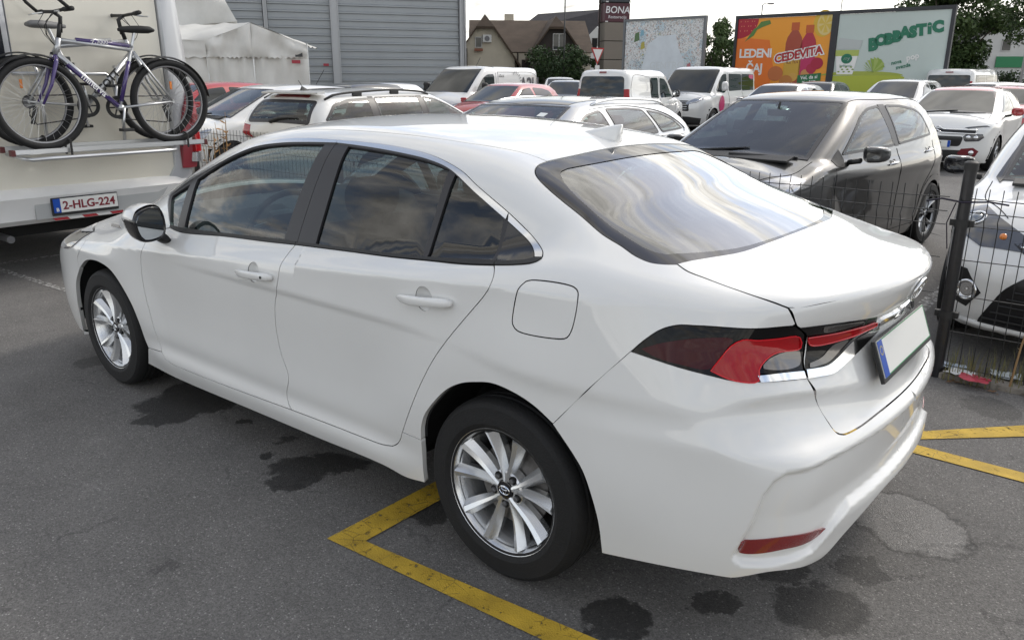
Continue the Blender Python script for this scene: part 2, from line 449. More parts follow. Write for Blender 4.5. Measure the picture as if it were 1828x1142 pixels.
M_CLEARLAMP = mat('clear_lamp_lens', (.15, .14, .135), .12, metal=.5, coat=.6)
M_REFLRED = mat('red_reflector', (.20, .006, .010), .15, coat=1.0, bump=(300, .3))
M_SEAT = mat('charcoal_seat_fabric', (.035, .035, .037), .9, bump=(250, .4), vary=(20, .15))
M_INTERIOR = mat('grey_cabin_plastic', (.045, .045, .047), .7, bump=(300, .3))
M_HEADLINER = mat('pale_headlining', (.30, .29, .27), .9)
M_UNDER = mat('underbody_black', (.010, .010, .010), .9)
# ---------------------------------------------------------------- the white saloon: its body surface
# metres, x forwards from the rear axle, y to the car's left, z up
WR, WF = 0.0, 2.70
_plan = Spl([(-1.05, .665), (-.9, .735), (-.7, .802), (-.5, .852), (-.25, .877), (0, .884), (.6, .884), (1.4, .885), (2.2, .884), (2.7, .878), (3.0, .872), (3.2, .858), (3.35, .825), (3.5, .76), (3.65, .66)])
_crease = Spl([(-1.0, 1.0), (-.4, 1.0), (0, .99), (.3, .968), (1.5, .862), (2.1, .805), (2.6, .775), (3.6, .74)])
_belt = Spl([(-1, 1.14), (-.15, 1.085), (.05, 1.045), (.6, 1.005), (1.5, .95), (2.05, .918), (2.6, .90)])
# inset of the side below the crease (z measured from the ground)
_low = Lin([(.12, .045), (.20, .018), (.235, .004), (.292, -.008), (.312, -.002), (.322, .012), (.345, .014), (.385, .004), (.44, .006), (.50, .0095), (.60, .0095), (.74, .003), (.86, 0), (1.2, 0)], .05)
_nosill = Lin([(.12, .05), (.25, .02), (.35, .006), (.45, .002), (.62, .006), (.80, .002), (1.2, 0)], .08)
_upin = Spl([(-1.1, .46), (-.9, .44), (-.7, .36), (-.5, .22), (-.3, .10), (0, .05), (.5, .03), (3.6, .03)])
def _side(x, z):
    w = _plan(x)
    zc = _crease(x)
    t = z-zc
    amt = sstep(-.62, -.25, x)*(1-sstep(2.55, 2.85, x))
    # shoulder: above the crease the side leans in
    s = np.maximum(t, 0)
    w = w-amt*(0.62*(np.sqrt(s*s+.005**2)-.005))-(1-amt)*0.45*np.maximum(t, 0)
    fr = sstep(2.35, 2.9, x); s2 = np.maximum(z-.70, 0); w = w-fr*.95*(np.sqrt(s2*s2+.03**2)-.03)
    insill = sstep(.25, .62, x)*(1-sstep(2.05, 2.42, x))
    w = w-insill*_low(z)-(1-insill)*_nosill(z)
    # flares round the wheels
    for xc in (WR, WF):
        r = np.sqrt((x-xc)**2+(z-.31)**2)
        a = sstep(.66, .405, r)*.020
        up = sstep(-.05, .25, z-.31)*(1-.35*sstep(.0, .3, xc-x if xc == WR else x-xc))
        w = w+a*up
    # rear corner: above the bumper crease the quarter leans in
    s3 = z-.648; w = w-_upin(x)*.5*(s3+np.sqrt(s3*s3+.010**2))*sstep(.25, -.25, x)
    return w
_rear = Lin([(.15, -.93), (.25, -.962), (.30, -.976), (.345, -.980), (.37, -.983), (.405, -.985), (.425, -.980), (.47, -.972), (.60, -.985), (.635, -.983), (.648, -.968), (.660, -.950), (.70, -.936), (.76, -.919), (.82, -.903), (.87, -.895), (.905, -.899), (.96, -.934), (1.02, -.955), (1.06, -.958), (1.2, -.95)], .018)
_rearcurv = Spl([(.15, .24), (.40, .19), (.62, .22), (.75, .38), (.90, .44), (1.02, .50), (1.2, .5)])
_front = Spl([(.1, 3.40), (.2, 3.55), (.35, 3.63), (.5, 3.645), (.62, 3.63), (.70, 3.59), (.8, 3.52), (1.0, 3.3)])
_frontcurv = Spl([(.1, .25), (.5, .22), (1.0, .35)])
_deck = Spl([(-1.1, 1.028), (-.95, 1.046), (-.85, 1.053), (-.65, 1.074), (-.45, 1.098), (-.2, 1.125), (.1, 1.10), (.6, 1.04), (1.5, .985), (2.2, .985), (2.55, 1.0), (2.8, .962), (3.0, .918), (3.25, .846), (3.45, .765), (3.6, .67)])
_ghprof = Spl([(.5, .93), (.9, .856), (.95, .838), (1.1, .768), (1.25, .692), (1.35, .632), (1.45, .56)])
_ghplan = Spl([(-.9, -.25), (-.5, -.125), (-.3, -.073), (0, -.030), (.3, -.009), (.8, 0), (1.3, 0), (1.6, -.006), (2.0, -.034), (2.4, -.085), (2.8, -.15)])
_roof = Spl([(-1.2, .30), (-.9, .70), (-.7, .925), (-.52, 1.075), (-.2, 1.218), (.05, 1.325), (.2, 1.371), (.4, 1.401), (.7, 1.423), (1.0, 1.430), (1.3, 1.422), (1.55, 1.400), (1.72, 1.372), (1.95, 1.296), (2.3, 1.155), (2.7, .985), (3.1, .80)])
_rcrown = Spl([(-1, .10), (-.4, .12), (.1, .13), (.7, .12), (1.3, .125), (1.8, .17), (2.4, .24), (3, .25)])
# the hollow round the reflectors in the rear bumper: outline in (diagonal, height)
_rec = [(.2475, .612), (.096, .606), (.063, .586), (.038, .546), (.02, .466), (-.013, .366), (-.02, .345), (.0035, .325), (.048, .326), (.22, .34), (.30, .395), (.36, .425), (.75, .43), (.75, .612)]
def _mod(P, x, y, z):
    o = np.zeros_like(x)
    m = (x < -.45) & (z < .75)
    if m.any():
        u = (-x[m]-y[m])*.7071
        sd = poly_sd(u, z[m], _rec)
        o[m] = .019*sstep(.006, -.015, sd)
    return o
SEDAN = dict(side=_side, deck=_deck, deckcrown=lambda x: .085+.10*sstep(2.3, 2.85, x), k_top=lambda x: np.where(x < 1, .05, .09), rear=_rear, rearcurv=_rearcurv,
             front=_front, frontcurv=_frontcurv, k_rear=.12, k_front=.16, ghprof=_ghprof, ghplan=_ghplan, roof=_roof, roofcrown=_rcrown,
             k_roof=lambda x: .10+.0*x, k_union=lambda x: .03+.09*sstep(.25, -.25, x), mod=_mod, ghz=.80)
F0 = make_F(SEDAN)
# ---------------------------------------------------------------- the saloon: its shut lines and edges, metres
CV = {
 'cF1': [(2.041, 0.813, 0.919), (2.130, 0.820, 0.897), (2.173, 0.840, 0.869), (2.198, 0.863, 0.834), (2.200, 0.880, 0.805), (2.220, 0.881, 0.770), (2.235, 0.882, 0.682), (2.223, 0.884, 0.590), (2.196, 0.886, 0.492), (2.173, 0.884, 0.406), (2.138, 0.882, 0.310)],
 'cF2': [(2.138, 0.882, 0.310), (2.095, 0.887, 0.284), (2.058, 0.888, 0.276), (2.017, 0.888, 0.272)],
 'dbF': [(2.017, 0.888, 0.272), (1.843, 0.889, 0.275), (1.639, 0.889, 0.280), (1.379, 0.888, 0.289), (1.089, 0.885, 0.300)],
 'split': [(1.055, 0.829, 0.974), (1.080, 0.847, 0.940), (1.091, 0.872, 0.906), (1.100, 0.887, 0.854), (1.114, 0.890, 0.803), (1.141, 0.881, 0.751), (1.156, 0.879, 0.691), (1.161, 0.875, 0.613), (1.141, 0.875, 0.520), (1.116, 0.876, 0.475), (1.103, 0.878, 0.445), (1.103, 0.879, 0.419), (1.129, 0.874, 0.351), (1.119, 0.878, 0.325), (1.089, 0.885, 0.300)],
 'beltF': [(2.041, 0.813, 0.919), (1.923, 0.826, 0.915), (1.524, 0.836, 0.947), (1.244, 0.833, 0.962), (1.055, 0.829, 0.974)],
 'beltR': [(1.055, 0.829, 0.974), (0.756, 0.822, 0.989), (0.521, 0.820, 1.001), (0.333, 0.819, 1.015), (0.173, 0.827, 1.029), (0.058, 0.825, 1.043)],
 'cR1': [(0.058, 0.825, 1.043), (0.046, 0.837, 1.036), (0.032, 0.858, 1.018), (0.031, 0.876, 0.992), (0.050, 0.878, 0.962), (0.103, 0.884, 0.900), (0.176, 0.893, 0.815), (0.253, 0.897, 0.718), (0.322, 0.899, 0.606), (0.360, 0.899, 0.533), (0.427, 0.889, 0.403)],
 'cR2': [(0.427, 0.889, 0.403), (0.445, 0.883, 0.369), (0.467, 0.879, 0.342), (0.494, 0.879, 0.324)],
 'dbR': [(1.089, 0.885, 0.300), (0.827, 0.883, 0.307), (0.608, 0.882, 0.312), (0.545, 0.881, 0.315), (0.494, 0.879, 0.324)],
 'fj': [(2.138, 0.882, 0.310), (2.285, 0.875, 0.296)],
 'qj': [(0.427, 0.889, 0.403), (0.332, 0.890, 0.401)],
 'archF': [(2.285, 0.875, 0.296), (2.304, 0.877, 0.336), (2.310, 0.889, 0.410), (2.346, 0.897, 0.503), (2.428, 0.897, 0.586), (2.533, 0.895, 0.654), (2.640, 0.894, 0.677), (2.737, 0.892, 0.677), (2.837, 0.888, 0.657), (2.939, 0.882, 0.602)],
 'archFb': [(2.939, 0.882, 0.602), (3.012, 0.880, 0.520), (3.057, 0.873, 0.417), (3.107, 0.852, 0.284), (3.170, 0.822, 0.166)],
 'sillF': [(2.285, 0.875, 0.296), (2.326, 0.862, 0.238), (2.367, 0.849, 0.187)],
 'archR': [(0.332, 0.890, 0.401), (0.325, 0.896, 0.449), (0.306, 0.900, 0.500), (0.265, 0.901, 0.556), (0.197, 0.900, 0.625), (0.132, 0.900, 0.663), (0.074, 0.900, 0.682), (0.002, 0.898, 0.695), (-0.093, 0.895, 0.683), (-0.157, 0.891, 0.660), (-0.221, 0.887, 0.623)],
 'archRl': [(0.332, 0.890, 0.401), (0.342, 0.878, 0.321), (0.351, 0.862, 0.222)],
 'sillL': [(2.367, 0.849, 0.187), (1.912, 0.865, 0.191), (1.421, 0.870, 0.206), (0.953, 0.872, 0.217), (0.557, 0.875, 0.229), (0.446, 0.864, 0.212), (0.351, 0.862, 0.222)],
 'archB': [(-0.221, 0.887, 0.623), (-0.264, 0.885, 0.579), (-0.298, 0.883, 0.542), (-0.326, 0.881, 0.505), (-0.358, 0.875, 0.426), (-0.376, 0.864, 0.346), (-0.381, 0.845, 0.239)],
 'bseam': [(-0.221, 0.887, 0.623), (-0.352, 0.866, 0.781), (-0.434, 0.829, 0.878)],
 'lampLow': [(-0.434, 0.829, 0.878), (-0.498, 0.812, 0.865), (-0.564, 0.790, 0.851), (-0.639, 0.755, 0.836), (-0.691, 0.726, 0.826), (-0.742, 0.681, 0.823)],
 'chromeLow': [(-0.742, 0.681, 0.823), (-0.783, 0.618, 0.818), (-0.814, 0.536, 0.808)],
 'lampTop': [(-0.434, 0.829, 0.878), (-0.464, 0.812, 0.913), (-0.501, 0.792, 0.946), (-0.538, 0.773, 0.961), (-0.589, 0.748, 0.964), (-0.696, 0.668, 0.958), (-0.780, 0.565, 0.958)],
 'lidSeamUp': [(-0.760, 0.586, 1.008), (-0.777, 0.573, 0.971), (-0.780, 0.565, 0.958)],
 'lampSplit': [(-0.780, 0.565, 0.958), (-0.790, 0.509, 0.915), (-0.790, 0.511, 0.878), (-0.795, 0.525, 0.850), (-0.805, 0.532, 0.826), (-0.814, 0.536, 0.808)],
 'lidSeamLow': [(-0.814, 0.536, 0.808), (-0.838, 0.512, 0.742), (-0.874, 0.492, 0.677), (-0.891, 0.490, 0.658), (-0.901, 0.490, 0.652)],
 'lidBot': [(-0.901, 0.490, 0.652), (-0.911, 0.474, 0.647), (-0.927, 0.410, 0.646), (-0.946, 0.250, 0.652), (-0.951, 0.075, 0.660)],
 'lidSide': [(-0.457, 0.639, 1.090), (-0.494, 0.647, 1.077), (-0.545, 0.640, 1.065), (-0.616, 0.630, 1.048), (-0.685, 0.619, 1.033), (-0.746, 0.595, 1.014), (-0.760, 0.586, 1.008)],
 'glassL': [(0.128, 0.474, 1.322), (0.125, 0.522, 1.315), (0.111, 0.560, 1.303), (0.092, 0.581, 1.290), (0.069, 0.594, 1.278), (0.020, 0.609, 1.254), (-0.049, 0.622, 1.222), (-0.123, 0.632, 1.188), (-0.224, 0.660, 1.146), (-0.294, 0.671, 1.124), (-0.347, 0.683, 1.106), (-0.396, 0.681, 1.094), (-0.431, 0.663, 1.091), (-0.457, 0.639, 1.090)],
 'ditch': [(0.128, 0.474, 1.322), (0.208, 0.483, 1.343), (0.315, 0.482, 1.362)],
 'chT1': [(2.192, 0.716, 1.051), (2.031, 0.691, 1.136), (1.830, 0.677, 1.215), (1.689, 0.650, 1.274), (1.570, 0.627, 1.310), (1.413, 0.611, 1.337), (1.250, 0.607, 1.349), (1.043, 0.609, 1.352)],
 'chT2': [(1.043, 0.609, 1.352), (0.888, 0.608, 1.352), (0.724, 0.610, 1.347), (0.565, 0.618, 1.335), (0.457, 0.631, 1.317), (0.345, 0.653, 1.288), (0.260, 0.676, 1.252), (0.100, 0.705, 1.183)],
 'chT3': [(0.100, 0.705, 1.183), (0.004, 0.722, 1.134), (-0.050, 0.742, 1.107), (-0.074, 0.758, 1.096), (-0.085, 0.769, 1.089), (-0.094, 0.789, 1.079), (-0.075, 0.806, 1.066), (-0.018, 0.818, 1.054), (0.058, 0.825, 1.043)],
 'pillB': [(1.040, 0.609, 1.352), (1.052, 0.733, 1.173), (1.054, 0.825, 0.984)],
 'chI1': [(2.153, 0.727, 1.054), (2.001, 0.708, 1.128), (1.811, 0.689, 1.206), (1.671, 0.663, 1.264), (1.551, 0.641, 1.301), (1.386, 0.631, 1.324), (1.226, 0.627, 1.335), (1.034, 0.621, 1.342)],
 'chI2': [(1.034, 0.621, 1.342), (0.974, 0.623, 1.341), (0.814, 0.627, 1.336), (0.649, 0.632, 1.326), (0.519, 0.639, 1.314), (0.402, 0.654, 1.291), (0.247, 0.692, 1.227), (0.103, 0.716, 1.163)],
 'chI3': [(0.093, 0.717, 1.159), (0.039, 0.726, 1.133), (-0.022, 0.744, 1.104), (-0.053, 0.769, 1.087), (-0.066, 0.785, 1.079)],
 'gF': [(1.931, 0.715, 1.141), (1.803, 0.695, 1.202), (1.663, 0.668, 1.260), (1.542, 0.647, 1.296), (1.378, 0.637, 1.319), (1.236, 0.633, 1.329), (1.103, 0.629, 1.335)],
 'gFr': [(1.103, 0.629, 1.335), (1.133, 0.754, 1.130), (1.138, 0.825, 0.983)],
 'gFb': [(1.905, 0.819, 0.935), (1.456, 0.831, 0.963), (1.138, 0.825, 0.983)],
 'gFl': [(1.931, 0.715, 1.141), (1.905, 0.819, 0.935)],
 'divFo': [(1.990, 0.715, 1.123), (1.976, 0.813, 0.934)],
 'gQt': [(1.984, 0.722, 1.116), (2.137, 0.736, 1.048)],
 'gQl': [(2.137, 0.736, 1.048), (2.097, 0.773, 0.998), (2.055, 0.805, 0.932)],
 'gQb': [(2.055, 0.805, 0.932), (1.976, 0.813, 0.934)],
 'bpI': [(0.959, 0.629, 1.335), (0.943, 0.821, 0.991)],
 'gR': [(0.959, 0.629, 1.335), (0.805, 0.633, 1.330), (0.644, 0.638, 1.321), (0.515, 0.644, 1.309), (0.405, 0.656, 1.290)],
 'gRr': [(0.405, 0.656, 1.290), (0.391, 0.807, 1.019)],
 'gRb': [(0.943, 0.821, 0.991), (0.762, 0.817, 1.000), (0.531, 0.810, 1.011), (0.391, 0.807, 1.019)],
 'gQRt': [(0.368, 0.664, 1.277), (0.246, 0.693, 1.224), (0.115, 0.715, 1.167)],
 'gQRr': [(0.115, 0.715, 1.167), (0.093, 0.803, 1.049)],
 'gQRb': [(0.368, 0.807, 1.020), (0.224, 0.801, 1.033), (0.093, 0.803, 1.049)],
 'gQRl': [(0.368, 0.664, 1.277), (0.368, 0.807, 1.020)],
 'tri': [(0.093, 0.718, 1.157), (0.039, 0.726, 1.131), (-0.021, 0.746, 1.103), (-0.053, 0.771, 1.085), (-0.062, 0.788, 1.077), (-0.048, 0.796, 1.071), (0.063, 0.810, 1.050), (0.093, 0.718, 1.157)],
 'fuel': [(-0.087, 0.853, 1.022), (-0.105, 0.847, 1.028), (-0.244, 0.833, 1.028), (-0.262, 0.838, 1.017), (-0.268, 0.848, 0.993), (-0.260, 0.861, 0.912), (-0.248, 0.866, 0.888), (-0.230, 0.870, 0.881), (-0.082, 0.883, 0.878), (-0.062, 0.881, 0.894), (-0.059, 0.878, 0.915), (-0.072, 0.867, 1.001), (-0.087, 0.853, 1.022)],
 'hoodE': [(2.912, 0.791, 0.790), (2.883, 0.781, 0.799), (2.853, 0.723, 0.835), (2.934, 0.617, 0.863), (4.799, -0.343, 0.603)],
 'fb': [(2.939, 0.882, 0.602), (2.952, 0.881, 0.649), (2.882, 0.877, 0.724), (2.912, 0.791, 0.790)],
 'lampRedO': [(-0.636, 0.753, 0.847), (-0.652, 0.732, 0.882), (-0.660, 0.715, 0.909), (-0.677, 0.695, 0.929), (-0.692, 0.679, 0.930), (-0.740, 0.616, 0.927), (-0.779, 0.540, 0.922)],
 'lampRedI': [(-0.780, 0.532, 0.888), (-0.754, 0.597, 0.890), (-0.737, 0.642, 0.877), (-0.733, 0.670, 0.853), (-0.741, 0.680, 0.826)],
 'bumpLow': [(-0.381, 0.845, 0.239), (-0.491, 0.833, 0.255), (-0.626, 0.805, 0.268), (-0.732, 0.776, 0.277), (-0.752, 0.768, 0.279), (-0.835, 0.720, 0.309), (-0.904, 0.566, 0.288), (-0.914, 0.521, 0.288), (-0.939, 0.438, 0.331), (-0.974, 0.226, 0.391)],
 'refl': [(-0.769, 0.772, 0.399), (-0.860, 0.682, 0.411), (-0.913, 0.534, 0.384), (-0.900, 0.570, 0.372), (-0.885, 0.625, 0.370), (-0.855, 0.682, 0.371), (-0.759, 0.756, 0.359), (-0.769, 0.772, 0.399)],
 'recess': [(-0.908, 0.536, 0.594), (-0.846, 0.695, 0.590), (-0.824, 0.721, 0.571), (-0.805, 0.741, 0.535), (-0.788, 0.769, 0.474), (-0.756, 0.778, 0.369), (-0.746, 0.780, 0.343), (-0.769, 0.767, 0.323), (-0.805, 0.741, 0.328), (-0.903, 0.608, 0.334), (-0.936, 0.487, 0.403)],
 'inLampT': [(-0.782, 0.559, 0.953), (-0.848, 0.407, 0.946), (-0.891, 0.218, 0.927)],
 'inLampB': [(-0.884, 0.172, 0.885), (-0.859, 0.293, 0.873), (-0.843, 0.385, 0.838), (-0.833, 0.440, 0.824), (-0.817, 0.493, 0.826), (-0.804, 0.529, 0.830)],
 'inChromeB': [(-0.884, 0.166, 0.871), (-0.866, 0.299, 0.830), (-0.852, 0.402, 0.804), (-0.846, 0.436, 0.800), (-0.830, 0.490, 0.804), (-0.814, 0.536, 0.808)],
 'inRed': [(-0.792, 0.505, 0.914), (-0.831, 0.400, 0.909), (-0.868, 0.270, 0.905), (-0.883, 0.195, 0.902), (-0.882, 0.189, 0.893), (-0.868, 0.260, 0.887), (-0.846, 0.341, 0.882), (-0.794, 0.495, 0.891), (-0.792, 0.505, 0.914)],
 'fritT': [(0.061, 0.446, 1.303), (0.051, 0.282, 1.315), (0.044, 0.063, 1.322)],
 'fritL': [(0.061, 0.446, 1.303), (0.056, 0.489, 1.296), (0.031, 0.519, 1.283), (-0.004, 0.544, 1.265), (-0.063, 0.567, 1.236), (-0.136, 0.585, 1.200), (-0.236, 0.612, 1.161), (-0.303, 0.626, 1.138), (-0.345, 0.632, 1.125), (-0.374, 0.630, 1.117), (-0.410, 0.614, 1.111)],
 'fritB': [(-0.410, 0.614, 1.111), (-0.467, 0.519, 1.105), (-0.519, 0.363, 1.102), (-0.534, 0.026, 1.109), (-0.514, -0.249, 1.110)],
 'chromeMid': [(-0.884, 0.174, 0.885), (-0.895, 0.076, 0.889), (-0.895, -0.061, 0.884), (-0.121, -4.067, -0.062), (-0.180, -4.111, 0.073)],
 'chT3a': [(0.100, 0.705, 1.183), (0.004, 0.722, 1.134), (-0.050, 0.742, 1.107), (-0.074, 0.758, 1.096), (-0.085, 0.769, 1.089), (-0.092, 0.783, 1.082)],
 'beltFu': [(2.042, 0.807, 0.931), (1.935, 0.816, 0.934), (1.456, 0.831, 0.964), (1.138, 0.825, 0.983), (1.055, 0.824, 0.985)],
 'beltRu': [(1.052, 0.825, 0.984), (0.943, 0.821, 0.991), (0.762, 0.816, 1.000), (0.531, 0.810, 1.011), (0.377, 0.807, 1.020), (0.225, 0.801, 1.034), (0.093, 0.803, 1.049), (0.067, 0.809, 1.050)],
 'beltQu': [(0.066, 0.809, 1.050), (-0.049, 0.796, 1.071), (-0.067, 0.787, 1.078), (-0.092, 0.784, 1.081)],
 'beltQl': [(-0.092, 0.784, 1.081), (-0.093, 0.794, 1.075), (-0.075, 0.806, 1.066), (-0.018, 0.818, 1.054), (0.057, 0.824, 1.043)],
 'lampBase': [(-0.434, 0.829, 0.878), (-0.464, 0.812, 0.913), (-0.501, 0.792, 0.946), (-0.538, 0.773, 0.961), (-0.589, 0.748, 0.964), (-0.696, 0.668, 0.958), (-0.779, 0.567, 0.957)],
 'lampBaseR': [(-0.779, 0.567, 0.957), (-0.789, 0.512, 0.915), (-0.790, 0.512, 0.878), (-0.795, 0.527, 0.851), (-0.804, 0.534, 0.828)],
 'lampBaseB': [(-0.804, 0.534, 0.828), (-0.768, 0.625, 0.838), (-0.732, 0.681, 0.839), (-0.741, 0.683, 0.823)],
 'lampChrome': [(-0.732, 0.681, 0.839), (-0.772, 0.616, 0.837), (-0.802, 0.538, 0.828), (-0.812, 0.541, 0.810), (-0.782, 0.618, 0.819), (-0.743, 0.681, 0.823), (-0.732, 0.681, 0.839)],
 'redBand': [(-0.634, 0.754, 0.850), (-0.652, 0.730, 0.888), (-0.665, 0.710, 0.914), (-0.685, 0.687, 0.929), (-0.714, 0.655, 0.926), (-0.746, 0.605, 0.925), (-0.781, 0.536, 0.920), (-0.783, 0.526, 0.887), (-0.757, 0.592, 0.888), (-0.746, 0.620, 0.886), (-0.736, 0.647, 0.874), (-0.731, 0.673, 0.852), (-0.738, 0.684, 0.826), (-0.691, 0.726, 0.828), (-0.634, 0.754, 0.850)],
 'darkRed': [(-0.460, 0.819, 0.890), (-0.514, 0.795, 0.913), (-0.603, 0.749, 0.933), (-0.666, 0.704, 0.931), (-0.658, 0.717, 0.909), (-0.646, 0.736, 0.882), (-0.629, 0.755, 0.854), (-0.564, 0.788, 0.860), (-0.499, 0.810, 0.873), (-0.460, 0.819, 0.890)],
 'clearSeg': [(-0.755, 0.601, 0.884), (-0.782, 0.531, 0.883), (-0.792, 0.541, 0.846), (-0.736, 0.661, 0.857), (-0.742, 0.637, 0.875), (-0.755, 0.601, 0.884)],
 'inBase': [(-0.783, 0.557, 0.952), (-0.848, 0.407, 0.945), (-0.891, 0.217, 0.926)],
 'inBaseR': [(-0.891, 0.217, 0.926), (-0.884, 0.173, 0.886)],
 'inBaseL': [(-0.805, 0.527, 0.829), (-0.798, 0.520, 0.850), (-0.792, 0.505, 0.877), (-0.792, 0.505, 0.913), (-0.782, 0.559, 0.953)],
 'inClear': [(-0.805, 0.506, 0.842), (-0.819, 0.452, 0.849), (-0.830, 0.394, 0.873), (-0.849, 0.329, 0.874), (-0.842, 0.366, 0.856), (-0.833, 0.425, 0.833), (-0.822, 0.470, 0.830), (-0.808, 0.511, 0.833), (-0.805, 0.506, 0.842)],
 'inTop': [(-0.821, 0.470, 0.942), (-0.863, 0.340, 0.930), (-0.875, 0.275, 0.921), (-0.841, 0.385, 0.917), (-0.817, 0.455, 0.923), (-0.821, 0.470, 0.942)],
 'roofRear': [(0.128, 0.474, 1.322), (0.127, 0.463, 1.323), (0.123, 0.321, 1.337), (0.123, 0.099, 1.349), (0.129, -0.163, 1.349), (1.775, -3.579, 1.082)],
 'glassBot': [(-0.457, 0.639, 1.090), (-0.499, 0.532, 1.093), (-0.534, 0.395, 1.094), (-0.548, 0.191, 1.101), (-0.549, -0.080, 1.104), (-0.529, -0.306, 1.102)],
 'bcrease': [(-0.418, 0.864, 0.650), (-0.595, 0.825, 0.641), (-0.728, 0.784, 0.647), (-0.791, 0.745, 0.646), (-0.865, 0.628, 0.649), (-0.912, 0.502, 0.642)],
}
CVH = {'cupF': (1.2674, 0.8431), 'cupR': (0.3056, 0.9063), 'hF0': (1.3935, 0.8271), 'hF1': (1.1328, 0.8430), 'hR0': (0.4334, 0.8911), 'hR1': (0.1754, 0.9143), }
# ---------------------------------------------------------------- the saloon: panels and fittings
def lift(pts, d, F_=None, z0=None):
    """points given in plan (x, y) or side view, dropped on to the body along d"""
    F_ = F_ or F0
    e1, e2, dd = basis(d); P = np.asarray(pts, float)
    O = P+dd*1.2
    Q, hit = march(F_, O, np.repeat(-dd[None], len(O), 0), tmax=3.0, it=300)
    return Q
def top(pts): return lift([(a, b, 1.0) for a, b in pts], (0, 0, 1))
def back(pts): return lift([(-.9, a, b) for a, b in pts], (-1, 0, 0))
def cv(n):
    if isinstance(n, str):
        P = np.array(CV[n.lstrip('-')]); return catmull(P[::-1] if n[0] == '-' else P)
    return catmull(np.asarray(n, float))
def path(*ns):
    out = []
    for n in ns:
        P = cv(n); out.append(P[:-1])
    return np.vstack(out)
def mirx(P): return np.asarray(P)*np.array([1, -1, 1.])
SIDE = (-.15, .95, .25)
def seat(x, y, w_, par, seat_mat=None):
    seat_mat = seat_mat or M_SEAT
    s_ = MB()
    prof = [(.02, .30), (.48, .34), (.52, .42), (.46, .47), (.10, .43), (-.04, .60), (-.16, .98), (-.20, 1.00), (-.25, .96), (-.14, .55), (-.06, .34)]
    prof = [(x+a, b) for a, b in prof]
    for k, (y0, y1, sc) in enumerate([(y-w_/2, y+w_/2, 1)]):
        rings = []
        for yy, sc in ((y-w_/2, .90), (y-w_/2+.05, 1.0), (y+w_/2-.05, 1.0), (y+w_/2, .90)):
            cx, cz = x+.05, .6; rings.append([(cx+(a-cx)*sc, yy, cz+(b-cz)*sc) for a, b in prof])
        s_.loft(rings)
    o = s_.build('seat', seat_mat, par, angle=50)
    h = MB(); hx = x-.235
    h.loft([[(hx+.045*math.cos(q)*sc, yy, 1.10+.085*math.sin(q)*sc) for q in np.linspace(0, 2*math.pi, 17)[:-1]] for yy, sc in ((y-.125, .7), (y-.10, 1), (y+.10, 1), (y+.125, .7))])
    for d_ in (-.06, .06): h.tube([(hx+.01, y+d_, .95), (hx, y+d_, 1.06)], .007, 6)
    h.build('head_restraint', seat_mat, o, angle=50)
    return o
